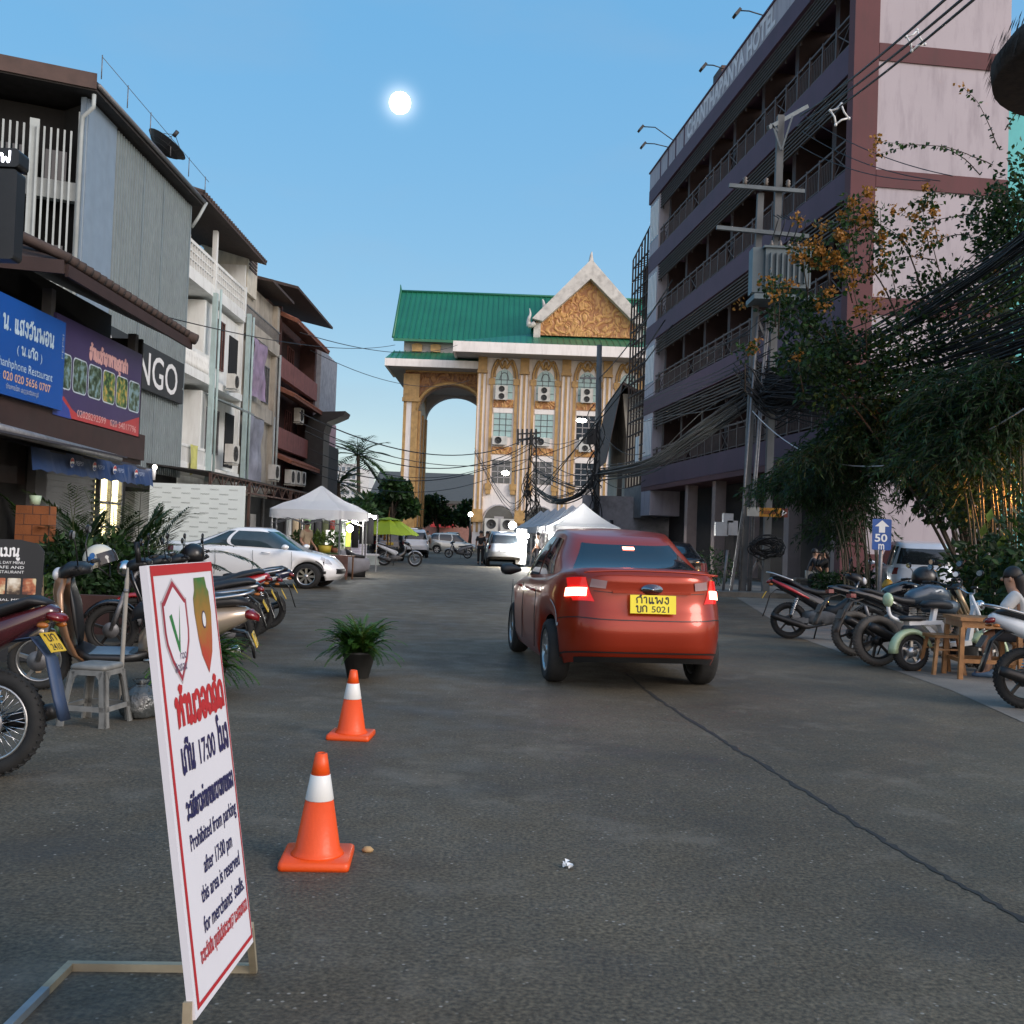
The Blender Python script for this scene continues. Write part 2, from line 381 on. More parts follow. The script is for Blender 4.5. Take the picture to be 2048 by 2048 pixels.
def circ(cx, cy, rx, ry=None, n=16): return [(cx+rx*math.cos(2*math.pi*i/n), cy+(rx if ry is None else ry)*math.sin(2*math.pi*i/n)) for i in range(n)]
def wp(mb, name, mats, parent):
    """a part whose mesh is given in world coordinates"""
    o = mb.build(name, mats, parent)
    o.matrix_parent_inverse = Matrix.LocRotScale(parent.location, parent.rotation_euler, None).inverted()
    return o
def wtag(mb, name, mats, label, cat, group=None):
    return tag(mb.build(name, mats), label, cat, group)

# ---------------------------------------------------------------- ground
def asphalt():
    m = bpy.data.materials.new('asphalt'); m.use_nodes = True; t = m.node_tree; b = t.nodes['Principled BSDF']
    N = t.nodes.new; K = t.links.new
    tcn = N('ShaderNodeTexCoord')
    def noise(sc, det=4, ro=.5):
        n = N('ShaderNodeTexNoise'); n.inputs['Scale'].default_value = sc; n.inputs['Detail'].default_value = det; n.inputs['Roughness'].default_value = ro
        K(tcn.outputs['Object'], n.inputs['Vector']); return n
    def ramp(src, p0, c0, p1, c1):
        r = N('ShaderNodeValToRGB'); e = r.color_ramp.elements; e[0].position = p0; e[1].position = p1
        e[0].color = (*c0, 1); e[1].color = (*c1, 1); K(src, r.inputs['Fac']); return r.outputs['Color']
    def mix(f, a, bb, mode='MIX'):
        x = N('ShaderNodeMix'); x.data_type = 'RGBA'; x.blend_type = mode
        for sock, val in (('Factor', f), ('A', a), ('B', bb)):
            if isinstance(val, (tuple, float)): x.inputs[sock].default_value = (val if isinstance(val, float) else (*val, 1))
            else: K(val, x.inputs[sock])
        return x.outputs['Result']
    base = ramp(noise(.35, 7, .6).outputs['Fac'], .3, (.054,.044,.029), .70, (.124,.100,.065))
    fine = ramp(noise(55, 3).outputs['Fac'], .35, (.5,)*3, .7, (1.5,)*3)
    base = mix(1.0, base, fine, 'MULTIPLY')
    base = mix(1.0, base, ramp(noise(17, 5, .7).outputs['Fac'], .32, (.78,)*3, .7, (1.22,)*3), 'MULTIPLY')
    # pale worn dust in drifts
    base = mix(ramp(noise(1.1, 9, .7).outputs['Fac'], .54, (0,)*3, .74, (.6,)*3), base, (.21,.18,.14))
    # oil stains
    base = mix(ramp(noise(.8, 4).outputs['Fac'], .55, (0,)*3, .72, (.6,)*3), base, (.034,.031,.028))
    # pale aggregate flecks
    vo = N('ShaderNodeTexVoronoi'); vo.inputs['Scale'].default_value = 24; K(tcn.outputs['Object'], vo.inputs['Vector'])
    fl = ramp(vo.outputs['Distance'], .09, (1,)*3, .2, (0,)*3)
    sel = ramp(noise(7, 2).outputs['Fac'], .5, (0,)*3, .6, (1,)*3)
    base = mix(mix(1.0, fl, sel, 'MULTIPLY'), base, (.27,.245,.205))
    K(base, b.inputs['Base Color'])
    K(ramp(noise(3, 5).outputs['Fac'], .3, (.62,)*3, .7, (.9,)*3), b.inputs['Roughness'])
    bp = N('ShaderNodeBump'); bp.inputs['Strength'].default_value = .4; bp.inputs['Distance'].default_value = .01
    K(noise(70, 4, .7).outputs['Fac'], bp.inputs['Height']); K(bp.outputs[0], b.inputs['Normal'])
    return m
g = MB(); S = 1600
g.quad((-S,-60,0), (S,-60,0), (S,S,0), (-S,S,0))
tag(g.build('road', asphalt()), kind='structure')
M_CONC = mat('concrete_paving', (.17,.155,.135), .85, vary=.22, scale=1.4, bump=.4, bscale=45, dirt=.6, dirtcol=(.06,.055,.05))
M_KERB = mat('kerb_concrete', (.15,.14,.125), .85, vary=.25, scale=2, bump=.4, dirt=.5)
a = MB()
pts = [G(1560,1262), G(1690,1308), G(1780,1338), G(1905,1382), G(2048,1446), V((6.5,6.5,0)), V((24,6.5,0)), V((24,28.9,0)), V((6.4,28.9,0)), V((5.2,20,0))]
a.add([V((p.x,p.y,.004)) for p in pts], [tuple(range(len(pts)))])
tag(a.build('pavement', M_CONC), kind='structure')
a = MB()
kp = [(5.9,29), (10,29.7), (30,33.2), (30,36), (10,36), (1.6,62), (.4,62)]
a.prism(kp, 'z', .0, .14)
tag(a.build('raised_pavement', M_KERB), kind='structure')
a = MB()
pts = [G(655,1172), G(700,1150), G(790,1118), V((-6.2,66,0)), V((-12,66,0)), V((-12,20,0)), V((-7,20,0)), V((-8.5,27.5,0))]
a.add([V((p.x,p.y,.004)) for p in pts], [tuple(range(len(pts)))])
tag(a.build('forecourt_paving', mat('forecourt', (.15,.135,.11), .9, vary=.25, scale=1, bump=.3, dirt=.5)), kind='structure')
# long joint across the road, a narrow wavering groove
random.seed(3)
def crack(px, wd):
    c = MB(); P = smooth_path([G(*p) for p in px], 14); Lp = []; Rp = []
    for i, p in enumerate(P):
        d = (P[min(i+1,len(P)-1)]-P[max(i-1,0)]).normalized(); n = V((-d.y,d.x,0))
        j = random.uniform(-.9,.9)*wd; ww = wd*random.uniform(.5,1.3)
        Lp.append(p+n*(j+ww)+V((0,0,.003))); Rp.append(p+n*(j-ww)+V((0,0,.003)))
    n = len(P); c.add(Lp+Rp, [(i,i+1,n+i+1,n+i) for i in range(n-1)]); return c
M_TAR = mat('tar_joint', (.022,.021,.02), .8, vary=.3, scale=8)
tag(crack([(1250,1345),(1300,1387),(1420,1466),(1550,1545),(1700,1640),(1850,1730),(2048,1842),(2200,1930)], .017).build('road_joint', M_TAR), kind='structure')
tag(crack([(560,1158),(700,1170),(830,1174),(960,1182)], .02).build('road_joint', M_TAR), kind='structure')
# bits of litter
l = MB(); o = G(735,1704); l.loft([[o+V((math.cos(k)*r*1.3, math.sin(k)*r, z)) for k in [0,.9,1.8,2.7,3.6,4.5,5.4]] for r, z in ((.018,.002),(.022,.012),(.012,.024),(.002,.026))])
wtag(l, 'dry_leaf', mat('dry_leaf', (.38,.25,.12), .8), 'small curled tan leaf on the asphalt beside the nearest cone', 'leaf')
l = MB(); o = G(1132,1738)
for i in range(7):
    a0 = random.uniform(0,6.28); p = o+V((math.cos(a0)*.015, math.sin(a0)*.02, .004+.003*i))
    l.quad(p, p+V((.02,.006,.008)), p+V((.018,.024,.004)), p+V((-.003,.02,.012)))
wtag(l, 'paper_scrap', M_WHT, 'crumpled white paper scrap on bare asphalt in the foreground', 'litter')

# ---------------------------------------------------------------- moon
mm = bpy.data.materials.new('moon_glow'); mm.use_nodes = True; b = mm.node_tree.nodes['Principled BSDF']
b.inputs['Emission Color'].default_value = (1,.98,.93,1); b.inputs['Emission Strength'].default_value = 6
md = MB(); c = at(800,206,1200); md.ell((0,0,0), (12.6,12.6,12.6), 32, 20)
tag(md.build('moon', mm, loc=c), 'bright full moon alone in the blue evening sky', 'moon')

# ---------------------------------------------------------------- shared: air conditioner units
M_ACW = mat('ac_casing', (.6,.59,.55), .5, vary=.1, dirt=.35, streak=True, dirtcol=(.2,.17,.13))
M_GRILL = mat('ac_grille', (.05,.05,.05), .6)
def aircon(loc, rz, label, w_=.85, h_=.62, d_=.34, fans=1, group='air conditioner units on the left house fronts'):
    t = thing('air_conditioner', label, 'air conditioner', loc, rz, group)
    b_ = MB(); b_.box(-w_/2, w_/2, 0, d_, 0, h_)
    for k in (-1,1): b_.bar((k*w_*.35,.0,-.06), (k*w_*.35,d_+.06,-.06), .04, .05)
    b_.build('casing', M_ACW, t)
    for k in range(fans):
        f_ = MB(); r_ = min(w_*.33, h_/fans*.42) if fans == 1 else min(h_/fans*.42, w_*.4)
        cx = -w_*.12 if fans == 1 else 0; cz = h_*.5 if fans == 1 else h_*(k+.5)/fans
        f_.lathe([(r_,0), (r_,-.03), (r_*.92,-.03), (r_*.9,-.008), (0.001,-.008)], 18, 0, (cx,0,cz), 'y')
        for q in range(8):
            a0 = math.pi*q/8; f_.bar((cx-r_*math.cos(a0),-.032,cz-r_*math.sin(a0)), (cx+r_*math.cos(a0),-.032,cz+r_*math.sin(a0)), .012, .012)
        f_.lathe([(r_*.25,-.02), (r_*.25,-.045), (0,-.045)], 10, 0, (cx,0,cz), 'y')
        f_.build('fan_grille', M_GRILL, t)
    return t
# ---------------------------------------------------------------- foliage helpers
def leaf(mb, p, d, up, L_, W_, m=0, fold=.25):
    d = d.normalized(); s = d.cross(up)
    s = s.normalized() if s.length > 1e-5 else V((1,0,0)); n = s.cross(d)
    q = p+d*L_; c = p+d*(L_*.45)
    mb.add([p, c+s*W_+n*(fold*W_), q, c-s*W_+n*(fold*W_)], [(0,1,2),(0,2,3)], m)
def rdir(zmin=-1, zmax=1):
    a0 = random.uniform(0, 2*math.pi); z = random.uniform(zmin, zmax); r = math.sqrt(max(0,1-z*z))
    return V((r*math.cos(a0), r*math.sin(a0), z))
def clump(mb, c, r, n, L_, W_, ms=(0,1,2)):
    c = V(c)
    for i in range(n):
        d = rdir(); rr = random.random()**.45
        p = c+V((d.x*r[0], d.y*r[1], d.z*r[2]))*rr
        leaf(mb, p, (d+rdir()*.9+V((0,0,-.2))), rdir(), L_*random.uniform(.6,1.3), W_*random.uniform(.6,1.3), random.choice(ms))
LEAF_D = leafmat('leaf_dark', (.014,.034,.012)); LEAF_M = leafmat('leaf_mid', (.032,.072,.02)); LEAF_L = leafmat('leaf_light', (.075,.12,.03))
M_BARK = mat('bark', (.06,.045,.033), .9, vary=.3, scale=6, bump=.6)
def frond(mb, base, d0, length, n, lw, ll, droop, m=0, stem=None, rs=.012):
    """a feather leaf: a curved rib with leaflets on both sides"""
    d = d0.normalized(); p = V(base); step = length/n; rib = [p.copy()]
    for i in range(n):
        t = (i+1)/n
        d = (d+V((0,0,-droop*step))).normalized(); p = p+d*step; rib.append(p.copy())
        if t < .12: continue
        side = d.cross(V((0,0,1))); side = side.normalized() if side.length > .05 else V((1,0,0))
        l_ = ll*math.sin(math.pi*min(1,(t*.86+.1)))**.7
        for k in (-1,1):
            leaf(mb, p, side*k+d*.75+V((0,0,-.12+random.uniform(-.12,.12))), V((0,0,1)), l_*random.uniform(.85,1.1), lw, m, .1)
    (stem or mb).tube(rib, [rs*(1-.8*i/n) for i in range(n+1)], 4, m if stem is None else 0)
# =============================================================== LEFT SIDE BUILDINGS
FX = -12.0
M_RIBW = mat('ribbed_sheet', (.22,.265,.28), .5, .15, vary=.08, dirt=.25, streak=True, dirtcol=(.1,.1,.1))
M_FLANK = mat('flank_paint', (.20,.265,.34), .6, vary=.06, dirt=.3, streak=True, dirtcol=(.15,.17,.18))
M_FIN = mat('pale_fins', (.37,.41,.415), .6, vary=.1, dirt=.4, streak=True, dirtcol=(.2,.2,.18))
M_BROWN = mat('brown_fascia', (.07,.04,.033), .7, vary=.2, dirt=.3)
M_ROOFD = mat('dark_roof', (.03,.027,.027), .8, vary=.3, scale=5)
M_SOFFIT = mat('soffit', (.045,.04,.038), .9)
Y0, Y1 = 27.7, 36.55
ob = thing('office_block', 'grey ribbed office block with pale vertical fins on its near face', 'building', (FX-3, Y0+3, 0))
cx, cy = FX, Y0; fd = V((-1,-.45,0)).normalized(); fn = V((.45,-1,0)).normalized()*1.0
k = MB()                                  # core walls, set back behind the fins
b0 = V((FX-.35, Y0+.35, 0)); far = V((cx,cy,0))+fd*11
poly = [(FX-.02, Y0+.02), (FX-.02, Y1), (FX-11, Y1), (far.x-fn.x*.9, far.y-fn.y*.9), (FX-.6-.3, Y0+.62)]
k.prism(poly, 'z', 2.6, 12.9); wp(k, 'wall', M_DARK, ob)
k = MB(); k.box(FX-.05, FX+.06, Y0, Y0+1.95, 2.6, 13.0)
k.box(FX-.12, FX+.02, Y0-.12, Y0+.0, 2.6, 13.0); wp(k, 'flank_panel', M_FLANK, ob)
k = MB(); y = Y0+1.95; n = 0               # ribbed cladding as real ribs
prof = []
while y < Y1-.05:
    prof += [(FX+.0, y), (FX+.0, y+.10), (FX+.075, y+.115), (FX+.075, y+.18)]; y += .2
prof += [(FX+.02, Y1), (FX-.05, Y1), (FX-.05, Y0+1.95)]
k.prism(prof[::-1], 'z', 3.15, 12.95)
for yy in (31.9, 33.7, Y1-.06): k.box(FX+.05, FX+.08, yy, yy+.07, 3.15, 12.95)
wp(k, 'ribbed_cladding', M_RIBW, ob)
def fp(s, o, z): return V((cx,cy,z))+fd*s+fn*o
def fbox(mb, s0, s1, o0, o1, z0, z1, m=0):
    vs = [fp(s,o,z) for z in (z0,z1) for o in (o0,o1) for s in (s0,s1)]
    mb.add(vs, [(0,2,3,1),(4,5,7,6),(0,1,5,4),(2,6,7,3),(0,4,6,2),(1,3,7,5)], m)
s = .34
while s < 11:
    k = MB(); fbox(k, s, s+.05, -.02, .12, 4.5, 12.0 if s < 20 else 12); wp(k, 'fin', M_FIN, ob); s += .165
k = MB()
for z in (10.15, 7.4, 5.0): fbox(k, .0, 11, -.32, -.03, z, z+.5)
for s in (1.15, 3.6, 6.2, 8.8): fbox(k, s, s+.24, -.4, .03, 2.6, 12.2)
fbox(k, -.02, .2, -.4, .02, 2.6, 12.6)
wp(k, 'grid_frame', M_FIN, ob)
for z in (11.0, 8.4, 5.8):
    for s in (.45, 1.5): k = MB(); fbox(k, s, s+.6, -.52, -.48, z-.5, z+.6); wp(k, 'window_pane', M_GLASS, ob)
k = MB()                                   # roof slab with overhang
e1 = V((FX+.4, Y0-.4, 0)); far2 = e1+fd*13
k.prism([(e1.x,e1.y), (FX+.4,Y1+.3), (FX-9,Y1+.3), (far2.x,far2.y)], 'z', 13.05, 13.32); wp(k, 'roof', M_ROOFD, ob)
k = MB(); q = far2-e1
k.bar(e1+V((0,0,13.3))-fn*0+fn*.03, far2+V((0,0,13.3))+fn*.03, .06, .42); wp(k, 'fascia', M_BROWN, ob)
k = MB(); k.tube([e1+V((.05,0,13.2)), V((FX+.45,Y1+.3,13.2))], .07, 8); wp(k, 'gutter', M_STEEL, ob)
k = MB(); p0 = V((FX+.3,Y0-.3,13.0)); k.tube([p0, p0+V((0,0,-.35)), fp(.1,.25,12.4), fp(.12,.16,12.1), fp(.14,.16,2.6)], .06, 8); wp(k, 'downpipe', M_FIN, ob)
k = MB()                                   # lightning wire on short posts
for i in range(6):
    yy = Y0-.6+i*1.85; k.cyl((FX+.6,yy,13.3), (FX+.6,yy,13.95), .015, .015, 5)
k.tube([(FX+.6,Y0-.6,13.9), (FX+.6,Y1+.2,13.9)], .012, 4); wp(k, 'lightning_wire', M_STEEL, ob)
# sign board fixed to it
sb = thing('shop_sign', 'black fascia board with big white letters on the grey ribbed wall', 'sign', (FX+.2, 32.5, 5.76))
k = MB(); k.box(FX+.09, FX+.24, 28.4, 36.05, 5.72, 7.14); wp(k, 'board', mat('sign_black', (.02,.021,.023), .5), sb)
k = MB(); writing(k, 'MANGO', (FX+.245, 29.1, 5.9), (0,1,0), (0,0,1), width=6.45, height=1.06, bold=.01); wp(k, 'lettering', M_WHT, sb)
# satellite dish
ds = thing('satellite_dish', 'black mesh satellite dish on the roof edge of the grey office block', 'satellite dish', at(322,304,33.0)); ds.scale = (.8,)*3
ds.rotation_euler = (R(-10), R(31), 0)
M_MESH = mat('dish_mesh', (.03,.032,.035), .6)
k = MB(); Rr = .85; f_ = lambda r: .42*(r/Rr)**2
for r_ in (.22,.45,.65,.85): k.tube([(r_*math.cos(a), r_*math.sin(a), f_(r_)) for a in [2*math.pi*i/24 for i in range(24)]], .016, 4, closed=True)
for i in range(12):
    a = 2*math.pi*i/12; k.tube([(r_*math.cos(a), r_*math.sin(a), f_(r_)) for r_ in (0,.3,.6,.85)], .014, 4)
k.build('rib', M_MESH, ds)
k = MB(); vs = []; fs = []
for i in range(5):
    r_ = Rr*(i+.001)/4
    for j in range(24): vs.append((r_*math.cos(2*math.pi*j/24), r_*math.sin(2*math.pi*j/24), f_(r_)))
for i in range(4):
    for j in range(24): fs.append((i*24+j, i*24+(j+1) % 24, (i+1)*24+(j+1) % 24, (i+1)*24+j))
k.add(vs, fs, 0, True); k.build('dish', M_MESH, ds)
k = MB()
for i in range(3):
    a = 2*math.pi*i/3+.4; k.tube([(.8*math.cos(a), .8*math.sin(a), .38), (0,0,.95)], .013, 4)
k.build('feed_strut', M_MESH, ds); k = MB(); k.cyl((0,0,.86), (0,0,1.12), .085, .085, 10); k.build('feed_horn', M_MESH, ds)
k = MB(); k.cyl((0,0,0), (0,.1,-.75), .045); k.build('mast', M_STEEL, ds)

# ------------------------------------------------ white shophouse
M_WALL = mat('white_render', (.74,.76,.75), .8, vary=.05, scale=1.1, dirt=.4, streak=True, dirtcol=(.34,.32,.28), bump=.12)
M_WALL2 = mat('stained_render', (.44,.40,.34), .85, vary=.2, scale=1.2, dirt=.8, streak=True, dirtcol=(.12,.10,.085), bump=.2)
M_CREAM = mat('cream_render', (.66,.62,.53), .8, vary=.1, dirt=.5, streak=True, dirtcol=(.22,.19,.15))
M_DOOR = mat('brown_door', (.11,.04,.03), .6, vary=.2)
M_PIPE = mat('pale_blue_pipe', (.40,.52,.52), .5, vary=.1, dirt=.3, streak=True)
M_TILE = mat('brown_tiles', (.06,.04,.034), .8, vary=.3, scale=6)
def window(parent, y0, y1, z0, z1, x, bars=4, frame=M_STEEL, pane=M_GLASS, proud=.05):
    f_ = MB(); w_ = .05
    f_.box(x-.02, x+proud, y0, y1, z1-w_, z1); f_.box(x-.02, x+proud, y0, y1, z0, z0+w_)
    for i in range(bars+1):
        yy = y0+(y1-y0-w_)*i/bars; f_.box(x-.02, x+proud-.004, yy, yy+w_, z0+w_, z1-w_)
    o = wp(f_, 'window', frame, parent)
    p = MB(); p.box(x-.03, x+.006, y0+.01, y1-.01, z0+.01, z1-.01)
    pn = p.build('pane', pane, o); pn.matrix_parent_inverse = o.matrix_parent_inverse @ Matrix.Identity(4)
    pn.matrix_parent_inverse = Matrix.Identity(4)
    return o
A0, A1 = 36.62, 44.9
wh = thing('shophouse', 'white four storey shophouse with breeze block balcony and dark tiled eaves', 'house', (FX-4, 40.5, 0))
k = MB()
k.box(FX-9, FX-1.5, A0, A1, 0, 13.2)                     # back wall
k.box(FX-1.5, FX-.28, A0+3.2, A1, 7.35, 10.3); k.box(FX-1.5, FX-.28, A0+3.2, A1, 3.85, 6.75)   # flush rooms
k.box(FX-1.5, FX-.1, A1-.15, A1, 3.3, 13)
wp(k, 'wall', M_WALL, wh)
k = MB()
for z in (10.45, 6.98, 3.5): k.box(FX-1.5, FX, A0, A1-.15, z, z+.28)
wp(k, 'floor_slab', M_WALL, wh)
k = MB()                                                  # breeze block parapet: a grid of openings
z0, z1 = 10.73, 11.9
k.box(FX-.12, FX-.02, A0, A1, z0, z0+.18); k.box(FX-.12, FX-.02, A0, A1, z1-.12, z1)
y = A0
while y < A1-.2: k.box(FX-.11, FX-.03, y, y+.055, z0+.18, z1-.12); y += .3
for i in range(1,3): k.box(FX-.1, FX-.04, A0, A1, z0+.18+i*.29, z0+.225+i*.29)
for yy in (A0+.02, A0+3.4, A1-.35): k.box(FX-.16, FX+.01, yy, yy+.22, z0, 13.1 if yy < A1-1 and yy > A0+1 else z1+.1)
wp(k, 'parapet', M_WALL, wh)
k = MB(); k.box(FX-.1, FX-.03, A0, A0+3.2, 7.95, 8.08); k.box(FX-.1, FX-.03, A0, A0+3.2, 7.26, 7.34)
y = A0+.1
while y < A0+3.2: k.lathe([(.05,7.34),(.075,7.5),(.04,7.72),(.06,7.95)], 8, 0, (FX-.065,y,0)); y += .2
wp(k, 'balustrade', M_WALL, wh)
k = MB(); k.box(FX-.1, FX-.03, A0, A0+3.2, 4.35, 4.45)
y = A0+.1
while y < A0+3.2: k.box(FX-.08, FX-.05, y, y+.03, 3.78, 4.35); y += .16
wp(k, 'balustrade', M_WALL, wh)
for z in (7.35, 3.85):
    k = MB(); k.box(FX-1.52, FX-1.44, A0+.35, A0+1.6, z-.05, z+2.1); wp(k, 'door', M_DOOR, wh)
window(wh, A0+4.4, A0+5.9, 7.9, 9.9, FX-.27, 4, M_DOOR); window(wh, A0+3.9, A0+5.6, 4.4, 6.2, FX-.27, 4)
k = MB(); k.box(FX-1.46, FX-1.42, A0+.1, A0+8, 11.0, 13.1); wp(k, 'dark_opening', M_DARK, wh)
k = MB(); k.box(FX-.3, FX-.24, A0+6.7, A0+8, 7.9, 9.6); wp(k, 'dark_opening', M_DARK, wh); k = MB(); k.box(FX-.3, FX-.24, A0+6.6, A0+7.9, 4.0, 6.3); wp(k, 'dark_opening', M_DARK, wh)
k = MB(); vs = []                                         # corrugated awning over the middle window
k.prism([(FX-.28,6.65),(FX-.28,6.72),(FX+.75,6.35),(FX+.75,6.28)], 'y', A0+3.7, A0+7.4); wp(k, 'awning', M_RIBW, wh)
k = MB(); k.prism([(FX-6,15.2),(FX+.55,13.40),(FX+.55,13.28),(FX-6,15.0)], 'y', A0-.25, A1+.9)
y = A0-.2
while y < A1+.9: k.tube([(FX+.58,y,13.42),(FX-2.5,y,14.3)], .07, 6); y += .3
wp(k, 'roof', M_TILE, wh)
k = MB(); k.tube([(FX+.5,A0+.3,13.2),(FX+.3,A0+.1,12.6),(FX+.08,A0+.05,12.2)], .06, 8); wp(k, 'downpipe', M_FIN, wh)
for yy in (A0+3.25, A1+.1):
    k = MB(); k.box(FX-.02, FX+.16, yy, yy+.2, 3.2, 10.6 if yy < 41 else 10.9); k.cyl((FX+.22,yy+.3,3.2), (FX+.22,yy+.3,10.8), .05)
    wp(k, 'pilaster', M_PIPE, wh)
yc = thing('towel', 'pale yellow cloth hung over the low balcony rail of the white shophouse', 'cloth', (FX+.02, A0+1.6, 4.4))
k = MB(); vs = []; n = 9
for j in range(6):
    for i in range(n): vs.append((.04*math.sin(i*1.3+j*.4)+.03, -.5+i*.125+.02*math.sin(j), .06-j*.21-(.08*math.sin(i*.8) if j == 5 else 0)))
k.add(vs, [(j*n+i, j*n+i+1, (j+1)*n+i+1, (j+1)*n+i) for j in range(5) for i in range(n-1)], 0, True)
k.build('cloth_sheet', mat('yellow_cloth', (.5,.5,.16), .8), yc)

# ------------------------------------------------ stained shophouse with hanging banners
B0, B1 = 45.2, 51.6
st = thing('shophouse', 'stained grey shophouse hung with faded purple banners', 'house', (FX-4, 48, 0))
k = MB(); k.box(FX-9, FX-.35, B0, B1, 0, 12.6); k.box(FX-.35, FX-.05, B0, B1, 10.1, 10.75); k.box(FX-.35, FX-.12, B0, B1, 6.6, 7.3); k.box(FX-.35, FX-.1, B1-.5, B1, 3.2, 12.6)
wp(k, 'wall', M_WALL2, st)
k = MB(); k.box(FX-2.2, FX-.2, B0+.3, B0+2.0, 12.0, 14.0); k.box(FX-2.3, FX-.1, B0+.2, B0+2.1, 13.95, 14.1)
wp(k, 'vent_block', M_CREAM, st)
k = MB()
for i in range(5): k.box(FX-.22, FX-.16, B0+.5, B0+1.8, 13.1+i*.16, 13.19+i*.16)
wp(k, 'louvre', M_BROWN, st)
k = MB(); k.prism([(FX-6,14.2),(FX+.55,13.0),(FX+.55,12.88),(FX-6,14.0)], 'y', B0+2.0, B1+.2); wp(k, 'roof', M_TILE, st)
window(st, B1-2.2, B1-.9, 7.6, 9.4, FX-.33, 3); 
k = MB(); k.tube([(FX+.05,B1-.2,10.2),(FX+.05,B1-.2,3.2)], .06, 8); k.tube([(FX+.05,B1-.9,7),(FX+.05,B1-.9,3.2)], .05, 8); wp(k, 'downpipe', M_FIN, st)
k = MB(); k.box(FX-.1, FX-.05, B0, B1, 11.3, 11.36)
y = B0
while y < B1: k.box(FX-.09, FX-.06, y, y+.025, 10.75, 11.3); y += .2
wp(k, 'balustrade', M_STEEL, st)
def banner(x, y0, y1, z0, z1, m, label, nm='banner'):
    k = MB(); vs = []; nu, nv = 8, 14
    for j in range(nv+1):
        for i in range(nu+1):
            vs.append((x+.05*math.sin(i*1.1+j*.35)+.03*math.sin(j*.9), y0+(y1-y0)*i/nu+.03*math.sin(j*.7), z1+(z0-z1)*j/nv))
    k.add(vs, [(j*(nu+1)+i, j*(nu+1)+i+1, (j+1)*(nu+1)+i+1, (j+1)*(nu+1)+i) for j in range(nv) for i in range(nu)], 0, True)
    b_ = MB(); b_.tube([(x,y0-.1,z1+.03),(x,y1+.1,z1+.03)], .03, 6)
    t = thing(nm, label, 'banner', (x,(y0+y1)/2,z1)); wp(k, 'cloth_sheet', m, t); wp(b_, 'rail', M_STEEL, t)
banner(FX+.15, B0+.5, B0+3.0, 7.4, 10.0, mat('purple_banner', (.30,.22,.33), .7, vary=.4, scale=1.5, dirt=.4, dirtcol=(.45,.42,.45)), 'faded purple banner hanging on the upper storey of the stained shophouse')
banner(FX+.15, B0+.3, B0+2.9, 3.3, 6.5, mat('grey_banner', (.26,.27,.33), .7, vary=.4, scale=1.2, dirt=.5, dirtcol=(.12,.12,.15)), 'long blue grey banner below the purple one on the stained shophouse')

# ------------------------------------------------ maroon shophouse
D0, D1 = 51.9, 61.5
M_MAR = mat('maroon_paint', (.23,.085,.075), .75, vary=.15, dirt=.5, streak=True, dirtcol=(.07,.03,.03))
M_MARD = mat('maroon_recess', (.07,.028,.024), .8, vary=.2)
M_TERR = mat('terracotta_tiles', (.20,.075,.045), .8, vary=.3, scale=7)
mr = thing('shophouse', 'maroon shophouse with terracotta tiled awnings over each storey', 'house', (FX-4, 57, 0))
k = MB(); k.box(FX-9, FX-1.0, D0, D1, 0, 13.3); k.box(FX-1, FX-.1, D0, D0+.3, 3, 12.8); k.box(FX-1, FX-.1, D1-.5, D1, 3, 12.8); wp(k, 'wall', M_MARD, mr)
k = MB()
for z in (9.2, 5.6): k.box(FX-.25, FX, D0, D1, z, z+1.05)
wp(k, 'parapet', M_MAR, mr)
for z in (12.1, 8.3, 4.9):
    k = MB(); k.prism([(FX-.6,z+.55),(FX+.75,z),(FX+.75,z-.14),(FX-.6,z+.4)], 'y', D0-.1, D1-.6)
    y = D0
    while y < D1-.6: k.tube([(FX+.78,y,z+.01),(FX-.55,y,z+.57)], .07, 6); y += .33
    wp(k, 'awning', M_TERR, mr)
for y in (D0+2.2, D0+5.6):
    for z in (10.4, 6.8, 3.6): window(mr, y, y+1.6, z, z+1.4, FX-.98, 3, M_MAR)
k = MB(); k.prism([(FX-6,15.4),(FX+.65,13.9),(FX+.65,13.76),(FX-6,15.2)], 'y', D0+.2, D1+.8); wp(k, 'roof', M_TILE, mr)
k = MB()
for y in (D1-.4, D1-.1, D1+.15): k.cyl((FX+.1,y,3), (FX+.1,y,8.4), .07, .07, 8)
wp(k, 'downpipe', M_PIPE, mr)
# ------------------------------------------------ grey and pink block, dark arcade
gp = thing('corner_block', 'plain grey and pink corner block behind the maroon shophouse', 'building', (FX-3, 65, 0))
k = MB(); k.box(FX-9, FX-.0, 62.4, 68, 8.5, 12.6); wp(k, 'wall', mat('grey_block', (.30,.31,.35), .8, vary=.15, dirt=.4), gp)
k = MB(); k.box(FX-9, FX+.02, 62.4, 68.5, 6.6, 8.5); wp(k, 'pink_band', mat('pink_block', (.45,.29,.32), .8, dirt=.3), gp)
k = MB(); k.box(FX-9, FX-.2, 62.4, 68.3, 0, 6.6); wp(k, 'lower_wall', M_ROOFD, gp)
da = thing('gate_portal', 'tall black portal with an outward curving canopy beside the maroon shophouse', 'portal', (FX+.6, 60, 0))
k = MB(); prof = [(FX-.2,0),(FX+.9,0),(FX+.9,7.2),(FX+1.05,7.75),(FX+2.0,8.2),(FX+2.1,8.45),(FX+.5,8.35),(FX+.0,7.9),(FX-.2,7.2)]
k.prism(prof, 'y', 59.4, 61.3); wp(k, 'frame', mat('black_cladding', (.016,.016,.018), .5, vary=.3, dirt=.3), da)
k = MB(); k.box(FX-.3, FX+.5, 61.6, 67, 0, 6.8); wp(k, 'side_panel', M_ROOFD, da)

